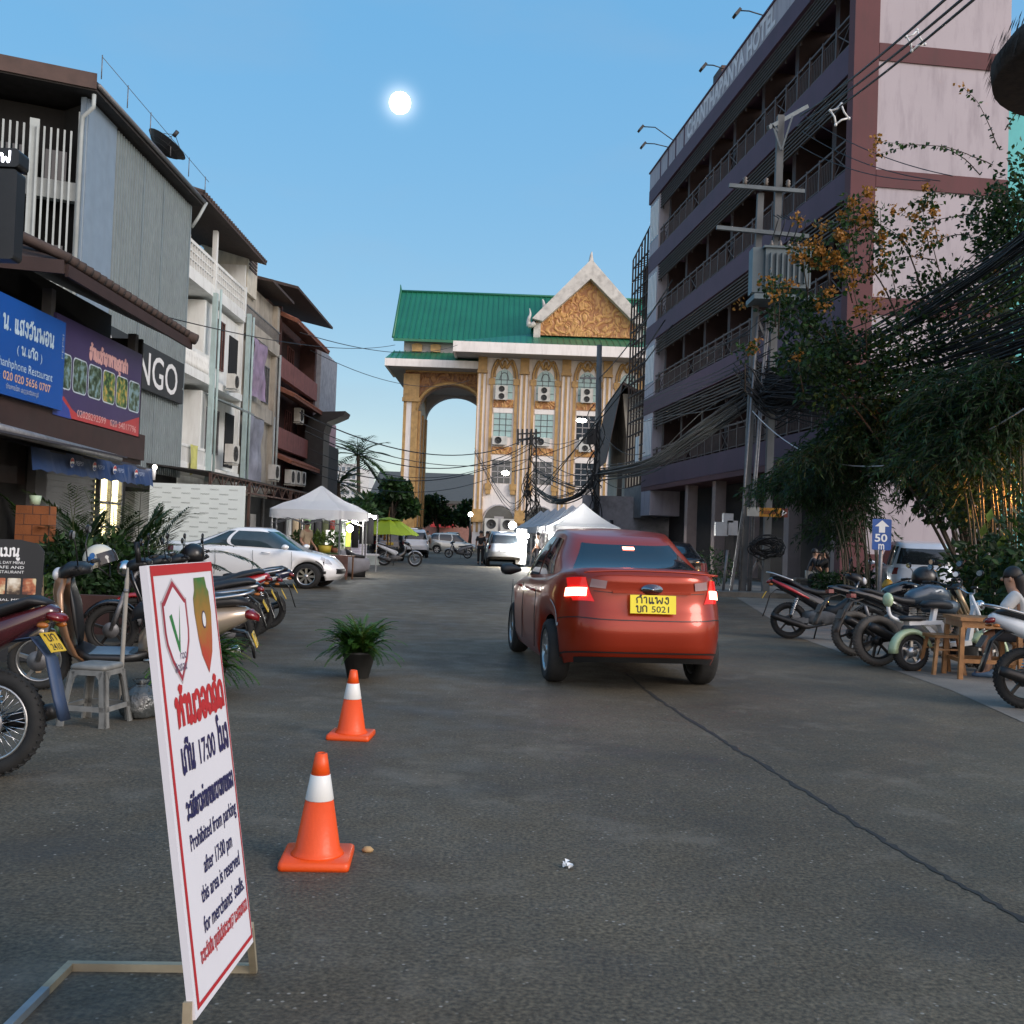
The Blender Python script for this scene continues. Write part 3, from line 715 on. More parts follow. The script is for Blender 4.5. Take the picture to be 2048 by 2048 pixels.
# AC units hung along the fronts
rzF = math.pi/2   # facing +X (local -Y becomes +X)
for px, py, X_, lab, wd in ((465,762,-11.7,'small air conditioner high on the white shophouse below the dark window',.8),(463,909,-11.7,'big air conditioner low on the white shophouse above the steel canopy',1.0),
        (597,832,-12.0,'air conditioner standing on the middle parapet of the maroon shophouse',1.0),(547,945,-11.6,'white air conditioner nearest the grey banner at the foot of the maroon wall',.95),
        (579,954,-11.6,'air conditioner in the low row under the tiled awning, nearest of three',.95),(590,955,-11.6,'air conditioner in the middle of the low row of three under the tiled awning',.95),(601,957,-11.6,'farthest air conditioner of the low row under the tiled awning',.95)):
    p = atX(px, py, X_); aircon((p.x+.2, p.y, p.z-.35), rzF, lab, wd, wd*.75)

# ------------------------------------------------ steel truss canopy and dark shopfronts under it
ca = thing('steel_canopy', 'brown steel truss canopy running along the shophouse fronts', 'canopy', (-10.8, 42, 0))
M_RUST = mat('rust_steel', (.09,.05,.04), .7, .2, vary=.3, dirt=.3)
k = MB(); k.prism([(FX,3.45),(-9.8,3.25),(-9.8,3.2),(FX,3.4)], 'y', 33.2, 61); wp(k, 'sheet_roof', M_ROOFD, ca)
k = MB(); k.bar((-9.85,33.2,3.2), (-9.85,61,3.2), .07, .07); k.bar((-9.85,33.2,2.75), (-9.85,61,2.75), .06, .06)
y = 33.2; i = 0
while y < 60.5:
    k.bar((-9.85,y,2.75), (-9.85,y+.75,3.2), .035, .035); k.bar((-9.85,y+1.5,2.75), (-9.85,y+.75,3.2), .035, .035); k.bar((-9.85,y,2.75), (-9.85,y,3.2), .03, .03); y += 1.5
for y in (33.3, 33.3+5, 45.5, 52.5, 60.5): k.bar((-9.85,y,0), (-9.85,y,3.2), .09, .09); 
wp(k, 'truss', M_RUST, ca)
k = MB(); k.box(FX-.3, FX-.05, 46, 61, .02, 2.9)
k.box(FX-.3, FX+.05, 44.9, 46, .02, 2.9)
sf = thing('shopfront', 'dark closed shopfront with a pale paper notice under the steel canopy', 'shopfront', (FX-.15, 52, 0))
wp(k, 'shutter', mat('dark_shutter', (.03,.034,.038), .6, vary=.3), sf)
k = MB(); k.box(FX-.04, FX+.04, 49.2, 49.5, .02, 2.9); wp(k, 'post', M_STEEL, sf); k = MB(); k.box(FX-.04, FX+.04, 54.2, 54.5, .02, 2.9); wp(k, 'post', M_STEEL, sf)
k = MB(); k.box(FX-.045, FX-.03, 47.2, 48.2, 1.1, 2.1); wp(k, 'notice', M_WHT, sf)

# ------------------------------------------------ white hoarding printed all over with a small word
HY = 30.2; hl = at(300,968,HY); hr = at(491,972,HY)
hb = thing('hoarding', 'white hoarding printed all over with a small repeated grey word', 'hoarding', ((hl.x+hr.x)/2, HY, 0))
k = MB(); zt = hr.z; k.box(hl.x, hr.x, HY, HY+.06, .05, zt); wp(k, 'board', mat('hoarding_white', (.72,.77,.73), .6, vary=.03), hb)
k = MB(); row = 0; z = zt-.16
while z > .3:
    x = hl.x+.1+(row % 2)*.28
    while x < hr.x-.4: writing(k, 'MANGO', (x, HY, z), (1,0,0), (0,0,1), .27, .045, lift=.004); x += .56
    z -= .14; row += 1
wp(k, 'lettering', mat('print_grey', (.2,.22,.2), .6), hb)
k = MB()
for x in (hl.x+.1, (hl.x+hr.x)/2, hr.x-.1): k.bar((x,HY+.1,0), (x,HY+.1,zt), .06, .06); k.bar((x,HY+.1,1.6), (x,HY+1.1,0), .05, .05)
wp(k, 'prop', M_RUST, hb)
# =============================================================== RESTAURANT (left, near)
RX = -7.3
M_MAROOND = mat('maroon_beam', (.035,.017,.015), .7, vary=.2, dirt=.3)
rs = thing('restaurant', 'low dark restaurant with an old tiled roof and a roller shutter', 'building', (RX-2, 16, 0))
k = MB()
k.box(RX-6, RX-.42, 9.5, 20.4, 0, 2.75); k.box(RX-6, RX-.85, 9.5, 20.4, 2.751, 5.6); k.box(RX-.85, RX-.02, 19.86, 19.94, 2.7, 5.05); wp(k, 'wall', mat('shaded_plaster', (.013,.012,.012), .85, vary=.3, dirt=.4), rs)  # plaster near black: the shade of the recess is put into its colour
k = MB()
ez = 5.2; ex = RX+.7
# street slope and hipped near end of the roof
A = V((ex,14.75,ez)); Bp = V((ex,20.5,ez)); Cc = V((ex-4.4,20.5,ez+1.9)); Dd = V((ex-4.4,17.2,ez+1.9)); E_ = V((ex-5.0,13.4,ez+.0))
dz = V((0,0,-.16))
for q in ((A,Bp,Cc,Dd), (E_,A,Dd)):
    lo = [p+dz for p in q]; n = len(q)
    k.add(list(q)+lo, [tuple(range(n)), tuple(range(2*n-1,n-1,-1))]+[(i,n+i,n+(i+1) % n,(i+1) % n) for i in range(n)])
y = A.y
while y < Bp.y: k.tube([V((ex+.06,y,ez+.05)), V((ex-3.2,y,ez+1.45))], .075, 6); y += .26
k.tube([Bp+V((.15,-.05,-.02)), Bp+V((-2,-.05,.86))], .11, 8)
wp(k, 'roof', M_TILE, rs)
k = MB(); k.bar(A+V((.03,0,-.12)), Bp+V((.03,0,-.12)), .05, .18); k.bar(E_+V((0,-.03,-.08)), A+V((0,-.03,-.08)), .05, .2); wp(k, 'fascia', M_MAROOND, rs)
k = MB(); k.box(RX-.15, RX+.0, 9.5, 20.2, 2.7, 3.2); k.box(RX-.9, RX-.1, 9.5, 20.3, 2.62, 2.72); wp(k, 'beam', M_MAROOND, rs)
for q in ((RX-.2,RX-.05,16.0,16.15,3.2,5.1),(RX-.2,RX-.05,19.6,19.75,3.2,5.1),(RX-.418,RX-.28,16.25,16.65,0,2.7)): k = MB(); k.box(*q); wp(k, 'post', mat('grey_post', (.10,.10,.11), .7, dirt=.4), rs)
k = MB(); k.box(RX-.42, RX-.36, 16.75, 18.75, .1, 2.65)
z = .15
while z < 2.6: k.bar((RX-.35,16.75,z), (RX-.35,18.75,z), .03, .05); z += .1
wp(k, 'roller_shutter', mat('shutter_metal', (.045,.048,.055), .4, .4, vary=.25, dirt=.5), rs)
k = MB(); k.box(RX-.41, RX-.37, 18.9, 19.9, .5, 2.4); wl = wp(k, 'lit_window', emat('window_glow', (1,.83,.38), 1.6), rs)
k = MB(); 
for yy in (18.84, 19.36, 19.9): k.box(RX-.38, RX-.3, yy, yy+.06, .3, 2.45)
for z in (.45, 1.35, 1.8, 2.4): k.box(RX-.38, RX-.31, 18.84, 19.96, z, z+.05)
wp(k, 'window_frame', M_STEEL, rs)
k = MB(); k.box(RX-.418, RX-.38, 10, 16.1, 2.0, 2.65); wp(k, 'side_panel', M_MAROOND, rs)
# grey awning edge roll and blue valance
p0 = atX(-60,842,-6.5); p1 = atX(237,918,-6.5)
aw = thing('awning', 'blue drinks awning valance with round red white and blue emblems', 'awning', (-6.9, 17, 2.5))
k = MB(); k.tube([p0, p1], .07, 10); wp(k, 'roller', M_STEEL, aw)
k = MB(); k.prism([(RX-.75,2.72),(-6.42,2.56),(-6.42,2.53),(RX-.75,2.69)], 'y', 12.4, 17.0)
k.prism([(RX-.75,2.78),(-6.9,2.5),(-6.9,2.47),(RX-.75,2.75)], 'y', 14.9, 19.5); wp(k, 'canvas', mat('dark_canvas', (.035,.035,.045), .8, vary=.2), aw)
M_PBLU = mat('drinks_blue', (.02,.075,.26), .5, vary=.1, dirt=.2)
k = MB(); n = 24
vs = []
for i in range(n+1):
    yy = 14.6+4.9*i/n; vs += [(-6.9+.015*math.sin(i*1.1),yy,2.5), (-6.86+.03*math.sin(i*.9),yy,2.16+.03*(1 if i % 2 else 0))]
k.add(vs, [(2*i,2*i+1,2*i+3,2*i+2) for i in range(n)])
wp(k, 'valance', mat('valance_blue', (.018,.05,.15), .6, vary=.15, dirt=.3), aw)
M_PRED = mat('emblem_red', (.5,.03,.03), .5); 
def roundel(parent, org, ux, uy, r):
    a = MB(); plane_patch(a, org, ux, uy, circ(0,0,r), 0, .004); wp(a, 'emblem', M_WHT, parent)
    a = MB(); top = [(r*.9*math.cos(t), r*.9*math.sin(t)) for t in [R(15+150*i/10) for i in range(11)]]
    plane_patch(a, org, ux, uy, top+[(-r*.5,r*.1),(0,r*.28),(r*.5,r*.2)], 0, .007); wp(a, 'emblem', M_PRED, parent)
    a = MB(); bot = [(r*.9*math.cos(t), r*.9*math.sin(t)) for t in [R(195+150*i/10) for i in range(11)]]
    plane_patch(a, org, ux, uy, bot+[(r*.5,-r*.2),(0,-r*.08),(-r*.5,-r*.3)], 0, .007); wp(a, 'emblem', M_PBLU, parent)
M_PALE = mat('pale_print', (.3,.36,.5), .5)
for yy in (15.8, 16.65, 17.5, 18.5):
    roundel(aw, (-6.82,yy,2.36), (0,1,0), (.05,0,1), .075)
    a = MB(); writing(a, 'PEPSI', (-6.83,yy+.12,2.33), (0,1,0), (.05,0,1), .3, .07, lift=.012); wp(a, 'lettering', M_PALE, aw)
wb = thing('glowing_paper', 'small white paper at the end of the blue awning, built as a glowing bulb', 'lamp', (-6.85,19.55,2.5))
k = MB(); k.cyl((-6.85,19.5,2.3), (-6.85,19.5,2.5), .03, .04); wp(k, 'paper_holder', M_WHT, wb)
k = MB(); k.ell((-6.83,19.48,2.54), (.045,.045,.05), 10, 7); wp(k, 'bulb', emat('paper_glow', (1,.9,.75), 4), wb)  # stands for a small white paper; bulb shape and glow are added
# sign boards
def signboard(name, label, y0, y1, z0, z1, x, m, th=.08):
    t = thing(name, label, 'sign', (x,(y0+y1)/2,z0)); k = MB(); k.box(x-th, x, y0, y1, z0, z1); wp(k, 'board', m, t)
    k = MB(); 
    for yy in (y0+.3, y1-.3): k = MB(); k.bar((x-th-.25,yy,z0+.2), (x-th,yy,z0+.2), .05, .05); k.bar((x-th-.25,yy,z1-.3), (x-th,yy,z1-.3), .05, .05); k.bar((x-th-.25,yy,z0+.2), (x-th-.25,yy,z1-.3), .05, .05); wp(k, 'bracket', M_STEEL, t)
    return t
YH = V((0,1,0)); ZH = V((0,0,1))
s1 = signboard('shop_sign', 'blue restaurant sign in pale lettering next to the purple one', 11.6, 16.22, 3.2, 4.6, RX+.1, mat('sign_blue', (.012,.085,.36), .3, vary=.12, scale=.6))
xx = RX+.1
k = MB(); writing(k, 'ຮ້ານອາຫານ ນ. ແສງຈັນພອນ', (xx,13.0,4.12), YH, ZH, 2.85, .2, pen=.2)
writing(k, '( ນ.ເກີດ )', (xx,14.66,3.84), YH, ZH, .82, .12, pen=.22); writing(k, 'Sengchanhphone Restaurant', (xx,13.75,3.6), YH, ZH, 2.1, .13)
wp(k, 'lettering', mat('pale_blue_print', (.42,.55,.66), .5), s1)
k = MB(); writing(k, '020 020 5656 0707', (xx,14.3,3.42), YH, ZH, 1.5, .12, bold=.02); wp(k, 'lettering', mat('orange_print', (.6,.36,.24), .5), s1)
k = MB(); writing(k, 'ບ້ານຫາຍໂສກ ເມືອງຈັນທະບູລີ', (xx,14.4,3.3), YH, ZH, 1.0, .05, pen=.2); writing(k, 'PEPSI', (xx,16.17,4.0), ZH, -YH, .42, .06)
wp(k, 'lettering', M_PALE, s1)
s2 = signboard('shop_sign', 'purple restaurant sign with a row of six plant photos over red stripe', 16.1, 19.85, 3.12, 4.74, RX, mat('sign_purple', (.055,.04,.12), .35, vary=.15, scale=.6))
k = MB(); writing(k, 'ຮ້ານເຂົ້າອາຫານລູກຄໍາ', (RX,17.4,4.24), YH, ZH, 1.75, .19, pen=.34); wp(k, 'lettering', mat('pink_print', (.62,.35,.34), .5), s2)
k = MB(); plane_patch(k, (RX,0,0), YH, ZH, [(16.12,3.44),(16.5,3.46),(16.8,3.3),(17.1,3.22),(17.3,3.3),(18.4,3.3),(18.55,3.22),(18.9,3.3),(19.83,3.52),(19.83,3.14),(16.12,3.14)]); wp(k, 'stripe', mat('sign_red', (.42,.045,.05), .4), s2)
k = MB(); plane_patch(k, (RX,0,0), YH, ZH, [(16.11,3.42),(16.45,3.4),(16.7,3.28),(16.8,3.13),(16.11,3.13)], 0, .004); wp(k, 'stripe', mat('sign_blue2', (.03,.06,.3), .4), s2)
k = MB(); writing(k, '02028292599   020 54017796', (RX,17.0,3.2), YH, ZH, 2.7, .12, bold=.012, lift=.006); wp(k, 'lettering', mat('pink_print', (.62,.35,.34), .5), s2)
def photomat(name, c0, c1, c2):
    m = mat(name, c0, .4); t = m.node_tree; b = t.nodes['Principled BSDF']
    tcn = t.nodes.new('ShaderNodeTexCoord'); n = t.nodes.new('ShaderNodeTexNoise'); n.inputs['Scale'].default_value = 9; n.inputs['Detail'].default_value = 6
    t.links.new(tcn.outputs['Object'], n.inputs['Vector']); r = t.nodes.new('ShaderNodeValToRGB'); e = r.color_ramp.elements
    e[0].position = .38; e[0].color = (*c0,1); e[1].position = .64; e[1].color = (*c2,1); q = e.new(.5); q.color = (*c1,1)
    t.links.new(n.outputs['Fac'], r.inputs['Fac']); t.links.new(r.outputs['Color'], b.inputs['Base Color']); return m
PH = [photomat('plant_photo_a', (.02,.04,.02), (.08,.13,.08), (.2,.32,.36)), photomat('plant_photo_b', (.02,.05,.02), (.1,.2,.06), (.5,.34,.08))]
M_FRM = mat('photo_edge', (.5,.58,.66), .5)
for i in range(6):
    y0 = 16.16+i*.615; k = MB(); plane_patch(k, (RX,0,0), YH, ZH, rrect(y0, y0+.56, 3.58, 4.16, .09), 0, .003); wp(k, 'photo_edge', M_FRM, s2)
    k = MB(); plane_patch(k, (RX,0,0), YH, ZH, rrect(y0+.02, y0+.54, 3.6, 4.14, .08), 0, .006); wp(k, 'photo', PH[1] if i in (3,4) else PH[0], s2)
# dark light box with lit letters, near, on its own post beyond the frame
lb = thing('lightbox_sign', 'black lightbox sign with glowing white letters in front of the fins', 'sign', (-6.6, 12, 0))
q = at(43,300,12); k = MB(); xr = q.x
k.prism(rrect(xr-1.3, xr, q.z-.22, q.z, .05), 'y', 11.95, 12.2); z2 = at(42,520,12).z
k.prism(rrect(xr-1.28, xr-.02, z2, q.z-.24, .05), 'y', 11.97, 12.18); wp(k, 'case', M_BLK, lb)
k = MB(); writing(k, 'ກາແຟ', (xr-.52,11.95,q.z-.17), (1,0,0), ZH, .44, .1, pen=.22, lift=.006); wp(k, 'lettering', emat('letter_glow', (.85,.88,1), 3), lb)
k = MB(); k.cyl((xr-.7,12.08,0), (xr-.7,12.08,z2+.05), .05); wp(k, 'post', M_BLK, lb)
# drinks counter with orange brick top
oc = thing('counter', 'counter with orange brick upper half and blue drinks panel below', 'counter', (-6.9, 14.9, 0))
c0 = at(32,1010,14.6); c1 = at(98,1010,14.6)
k = MB(); k.box(c0.x, c1.x, 14.6, 14.85, 1.06, c0.z); ob_ = wp(k, 'brick_front', mat('orange_brick', (.25,.085,.03), .8, vary=.2, scale=4, bump=.3), oc)
k = MB()
for i in range(4): k.box(c0.x-.002, c1.x+.003, 14.597, 14.852, 1.08+i*.15, 1.088+i*.15)
for i in range(4):
    for j in range(2): k.box(c0.x+.12+j*.24+(i % 2)*.12, c0.x+.128+j*.24+(i % 2)*.12, 14.597, 14.61, 1.088+i*.15, 1.23+i*.15)
wp(k, 'mortar', M_BROWN, oc)
k = MB(); k.box(c0.x+.03, c1.x, 14.62, 14.85, .0, 1.05); wp(k, 'drinks_panel', M_PBLU, oc)
roundel(oc, ((c0.x+c1.x)/2+.06,14.615,.86), (1,0,0), ZH, .085)
cp = thing('cup', 'pale green plastic tub on top of the orange brick counter', 'tub', at(70,1009,14.72))
k = MB(); k.lathe([(.0,0),(.065,0),(.085,.13),(.08,.13),(.06,.02),(0,.02)], 14); k.build('tub', mat('pale_green', (.42,.55,.4), .5), cp)
# menu board on wooden easel
mb_ = thing('menu_board', 'tall black menu board with food photos on a wooden easel', 'menu board', G(4,1345)); mb_.scale = (.9,)*3
k = MB(); W2 = .34
k.prism([(-W2,.12),(W2,.12),(W2,1.28),(.28,1.36),(.1,1.40),(-.1,1.40),(-.28,1.36),(-W2,1.28)], 'y', -.02, .02); k.build('board', mat('chalk_black', (.012,.013,.015), .6), mb_)
k = MB()
writing(k, 'ເມນູ', (-.09,-.02,1.22), (1,0,0), ZH, .2, .09, pen=.2)
for i, (s, z) in enumerate((('ALL DAY MENU',1.14), ('CAFE AND',1.09), ('RESTAURANT',1.04))): writing(k, s, (-.14,-.02,z), (1,0,0), ZH, .3, .03)
for z in (.75, .5, .28): writing(k, 'SPECIAL MENU', (-.2,-.02,z), (1,0,0), ZH, .42, .025)
k.build('lettering', M_WHT, mb_)
FP = [photomat('food_a', (.05,.03,.02), (.4,.3,.2), (.7,.65,.55)), photomat('food_b', (.1,.12,.1), (.45,.5,.45), (.75,.75,.7)), photomat('food_c', (.1,.03,.02), (.4,.12,.05), (.6,.5,.3))]
for j, z in enumerate((.82, .56, .34)):
    for i in range(4):
        k = MB(); plane_patch(k, (0,-.02,0), (1,0,0), ZH, rrect(-.3+i*.15, -.17+i*.15, z, z+(.17 if j == 0 else .13), .01, 2), 0, .003); k.build('food_photo', random.choice(FP), mb_)

k = MB()
for s in (-1,1): k.bar((s*.3,.02,1.2), (s*.36,-.03,0), .05, .03); k.bar((s*.3,.04,1.2), (s*.32,.45,0), .04, .03)
k.build('easel', mat('raw_wood', (.33,.22,.12), .7, vary=.2, scale=8), mb_)
mb_.rotation_euler = (R(-4), 0, R(14))
# ------------------------------------------------ planting in front
def shrub(loc, r, n, label, L_=.12, W_=.035, ms=(0,1,2), group='shrubs in front of the restaurant', name='shrub'):
    t = thing(name, label, 'shrub', loc, 0, group)
    k = MB(); clump(k, (0,0,r[2]*1.0), r, n, L_, W_, ms); k.build('foliage', [LEAF_D, LEAF_M, LEAF_L], t)
    k = MB()
    for i in range(6):
        d = rdir(.5,1); k.tube([(0,0,0), V((d.x*r[0],d.y*r[1],d.z*r[2]))*.6, V((d.x*r[0],d.y*r[1],d.z*r[2]*1.5))], [.015,.01,.004], 5)
    k.build('stem', M_BARK, t)
    return t
def areca(loc, n, length, label, seed, lean=(0,0)):
    random.seed(seed); t = thing('areca_palm', label, 'palm', loc)
    f_ = MB(); s_ = MB()
    for i in range(n):
        a0 = 2*math.pi*i/n+random.uniform(-.3,.3); tilt = random.uniform(.15,.8)
        h = random.uniform(.05,.7); b_ = V((random.uniform(-.15,.15), random.uniform(-.15,.15), 0))
        top = b_+V((math.cos(a0)*.12+lean[0]*h, math.sin(a0)*.12+lean[1]*h, h)); s_.tube([b_, top], [.022,.014], 6)
        frond(f_, top, V((math.cos(a0)*tilt+lean[0], math.sin(a0)*tilt+lean[1], 1)), length*random.uniform(.75,1.1), 34, .02, .42*length/1.7, .55+.5*tilt, random.choice((0,0,1)), s_)
    f_.build('foliage', [LEAF_D, LEAF_M], t); s_.build('stem', mat('palm_stem', (.07,.09,.035), .7), t); return t
areca(at(262,1215,17.2)*1, 17, 1.75, 'tall areca palm with arching fronds against the white hoarding', 5, (.22,0)).location.z = 0
areca(at(215,1215,16.2)*1, 24, 1.6, 'areca palm standing before the lit restaurant window', 6).location.z = 0
areca(at(145,1215,15.6)*1, 24, 1.5, 'areca palm before the roller shutter', 8).location.z = 0
random.seed(11)
for px, Y, r, n, lab in ((135,14.2,(.65,.5,.62),1500,'dark shrub in front of the roller shutter'),(205,14.8,(.7,.5,.66),1800,'dense dark shrub under the lit restaurant window'),(265,15.6,(.55,.5,.55),1200,'low dense shrub at the foot of the arching palm'),(312,16.9,(.45,.45,.4),700,'shrub at the tail of the white sedan'),(85,10.6,(.3,.3,.42),420,'bright green bush beside the black menu board')):
    p = at(px,1100,Y); shrub((p.x,p.y,0), r, n, lab, ms=(1,2,1) if 'bright' in lab else (0,0,1))
pb = thing('planter_box', 'long low brick red planter box behind the parked motorbikes', 'planter', (-5.2,14.0,0))
k = MB(); k.box(-6.6,-4.5,13.3,13.5,0,.5); k.box(-6.6,-4.5,16.6,16.8,0,.5); k.box(-6.6,-6.4,13.5,16.6,0,.5); k.box(-4.7,-4.5,13.5,16.6,0,.5); wp(k, 'box', mat('planter_red', (.07,.03,.025), .8, vary=.2, dirt=.4), pb)
k = MB(); k.box(-6.398,-4.702,13.502,16.598,0,.42); wp(k, 'soil', M_BARK, pb)
wbk = thing('paint_bucket', 'white plastic bucket with green label on the ground behind the bronze scooter', 'bucket', G(118,1290))
k = MB(); k.lathe([(0,0),(.13,0),(.16,.34),(.165,.34),(.165,.36),(.15,.36),(.12,.02),(0,.02)], 18); k.build('tub', M_WHT, wbk)
k = MB(); k.lathe([(.146,.1),(.158,.26)], 18); bl_ = k.build('print_band', mat('bucket_green', (.02,.22,.07), .5), wbk)
# =============================================================== HOTEL (right)
M_BAND = mat('purple_band', (.08,.036,.062), .7, vary=.12, scale=.8, dirt=.4, streak=True, dirtcol=(.045,.03,.045))
M_HMAR = mat('hotel_maroon', (.095,.028,.033), .75, vary=.1, scale=.8, dirt=.3, streak=True)
M_HWHT = mat('hotel_wall', (.40,.355,.39), .8, vary=.04, scale=.5, dirt=.6, streak=True, dirtcol=(.21,.18,.205))
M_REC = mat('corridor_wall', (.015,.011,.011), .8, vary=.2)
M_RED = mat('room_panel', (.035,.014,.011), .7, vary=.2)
M_RAIL = mat('rail_paint', (.075,.046,.04), .6, vary=.15)
M_LOUV = mat('louvre_wood', (.06,.04,.033), .7, vary=.2)
M_PINKW = mat('pink_plaster', (.27,.205,.19), .8, vary=.08, dirt=.45, streak=True, dirtcol=(.16,.12,.11))
YC = 33.0
hc = at(1700,600,YC); HX = hc.x
u = V((-.118,1,0)).normalized(); o_ = V((-u.y,u.x,0))      # along the front, outward (towards the street)
HL = 27.0
ht = thing('hotel', 'long five storey purple banded hotel with open corridors and railings', 'hotel', (HX+3, YC+12, 0))
def hp(s, d, z): return V((HX,YC,0))+u*s+o_*d+V((0,0,z))
def hbox(mb, s0, s1, d0, d1, z0, z1, m=0):
    vs = [hp(s,d,z) for z in (z0,z1) for d in (d0,d1) for s in (s0,s1)]
    mb.add(vs, [(0,2,3,1),(4,5,7,6),(0,1,5,4),(2,6,7,3),(0,4,6,2),(1,3,7,5)], m)
zb = [at(1706,134,YC).z, at(1696,388,YC).z]; FH = zb[0]-zb[1]
def zband(i): return zb[0]-FH*i      # bottom of the purple band under walkway i (0 = top walkway)
LV = [zband(i) for i in range(4)]; ZTOP = zb[0]+FH+.2
BH = .95
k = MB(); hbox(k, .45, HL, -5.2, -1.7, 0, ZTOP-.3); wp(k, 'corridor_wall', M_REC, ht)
k = MB()
for z in LV: hbox(k, .45, HL-.02, -1.7, .06, z, z+BH)
hbox(k, .45, HL+.1, -1.7, .12, ZTOP-.25, ZTOP+.55)
wp(k, 'floor_band', M_BAND, ht)
k = MB(); hbox(k, 1.5, HL+.1, -.3, .1, ZTOP+.56, ZTOP+1.62); wp(k, 'parapet', M_HWHT, ht)
k = MB(); hbox(k, 1.3, HL+.2, -.34, .16, ZTOP+1.621, ZTOP+1.7)
for s in (19.9, 21.5, 23, 24.6): hbox(k, s, s+.12, .1, .13, ZTOP+.56, ZTOP+1.61)
wp(k, 'coping', M_BAND, ht)
k = MB(); t0 = hp(19.4,.1,ZTOP+.70); writing(k, 'CHANTHAPANYA HOTEL', t0, -u, ZH, 12.3, .84, bold=.06, lift=.02); wp(k, 'lettering', mat('sign_cream', (.66,.60,.62), .6), ht)
# corner pier and end wall
k = MB(); hbox(k, -.02, .42, -.75, .1, 0, ZTOP+1.9); wp(k, 'corner_pier', M_HMAR, ht)
k = MB(); hbox(k, .02, .4, -5.35, -.76, 0, ZTOP+1.2); wp(k, 'end_wall', M_HWHT, ht)
for i in range(-1,5):
    z = zb[0]+.18-FH*(i-0)+.12; k = MB(); hbox(k, -.03, .3, -5.36, -.76, z, z+.57); wp(k, 'end_band', M_HMAR, ht)
# corridors: doors, panels, railings, hanging louvres
random.seed(4)
for i, z in enumerate(LV):
    zf = z+BH
    s = 2.2
    while s < HL-2.5:
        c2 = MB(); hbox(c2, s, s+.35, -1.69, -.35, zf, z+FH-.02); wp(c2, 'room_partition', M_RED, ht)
        k = MB(); hbox(k, s+1.0, s+1.9, -1.69, -1.62, zf, zf+2.2); wp(k, 'door', mat('hotel_door', (.06,.025,.018), .6), ht); s += 3.6
for i, z in enumerate(LV):
    rl = MB(); zf = z+BH; s = .5; h = 1.05
    hbox(rl, .45, HL-2.2, -.09, -.01, zf+h, zf+h+.07); hbox(rl, .45, HL-2.2, -.07, -.03, zf+.1, zf+.14); hbox(rl, .45, HL-2.2, -.07, -.03, zf+h-.2, zf+h-.17)
    j = 0
    while s < HL-2.3:
        hbox(rl, s, s+.09, -.1, .0, zf, zf+h+.12)
        if j % 5 == 0:
            rl.bar(hp(s+.09,-.05,zf+.12), hp(s+1.1,-.05,zf+h-.2), .035, .035); rl.bar(hp(s+.09,-.05,zf+h-.2), hp(s+1.1,-.05,zf+.12), .035, .035)
        else:
            q = s+.2
            while q < s+1.1: hbox(rl, q, q+.03, -.065, -.035, zf+.12, zf+h-.2); q += .14
        s += 1.12; j += 1
    wp(rl, 'railing', M_RAIL, ht)
for i in range(4):
    zt = (LV[i-1] if i else ZTOP-.25)
    lv = MB()
    for q in range(6): lv.bar(hp(.45,-.04,zt-.1-.15*q), hp(HL-2.2,-.04,zt-.1-.15*q), .1, .055)
    s = .5
    while s < HL-2: hbox(lv, s, s+.06, -.14, -.08, zt-1.0, zt); s += 1.5
    wp(lv, 'louvre_screen', M_LOUV, ht)
# stair tower at the far end: white panels with pale blue glazed strips
k = MB()
hbox(k, HL-2.1, HL, -4, .03, 3, ZTOP); wp(k, 'stair_wall', M_HWHT, ht)
k = MB(); g_ = MB()
for z in [LV[3]-FH+BH]+[l+BH for l in LV]:
    if z < 3: continue
    k = MB(); g_ = MB()
    for q in range(6): hbox(k, HL-1.95+q*.32, HL-1.89+q*.32, .031, .09, z+.85, z+2.9)
    hbox(g_, HL-1.97, HL-.15, .03, .045, z+.8, z+2.95)
    wp(g_, 'stair_glazing', mat('pale_glazing', (.26,.38,.46), .25), ht); wp(k, 'glazing_bar', M_WHT, ht)
# ground storey, set back
z0g = LV[3]
k = MB(); hbox(k, .45, HL, -5.2, -2.0, .0, z0g); wp(k, 'ground_wall', M_PINKW, ht)
k = MB(); hbox(k, 0, HL, -1.98, .04, z0g-.25, z0g-.005); wp(k, 'soffit', M_HMAR, ht)
for s in (1.0, 5.2, 9.6, 14, 18.4): k = MB(); hbox(k, s, s+.5, -.75, -.25, .14, z0g-.25); wp(k, 'column', M_PINKW, ht)
k = MB(); hbox(k, 6.5, 9.2, -2.05, -1.96, .14, 2.9); hbox(k, 1.9, 3.6, -2.05, -1.96, .14, 2.9); wp(k, 'dark_doorway', M_DARK, ht)
for s0 in (12.2, 15.6): 
    k = MB(); hbox(k, s0, s0+2.2, -2.02, -1.95, 1.9, 3.3); wp(k, 'window', M_GLASS, ht)
k = MB(); hbox(k, 20, 25.5, -2.05, -1.9, .14, 2.6); wp(k, 'garage_door', mat('grey_grille', (.05,.05,.055), .6), ht)
# wall lantern
ln = thing('wall_lantern', 'black iron wall lantern on the pink ground floor wall', 'lantern', hp(11,-1.9,2.3))
k = MB(); k.tube(smooth_path([(0,0,.3),(-.12,0,.42),(-.24,0,.34),(-.24,0,.2)],4), .015, 6); k.lathe([(.0,.2),(.09,.12),(.11,-.1),(.05,-.2),(0,-.22)], 8, 0, (-.24,0,0)); k.build('lantern_cage', M_BLK, ln)
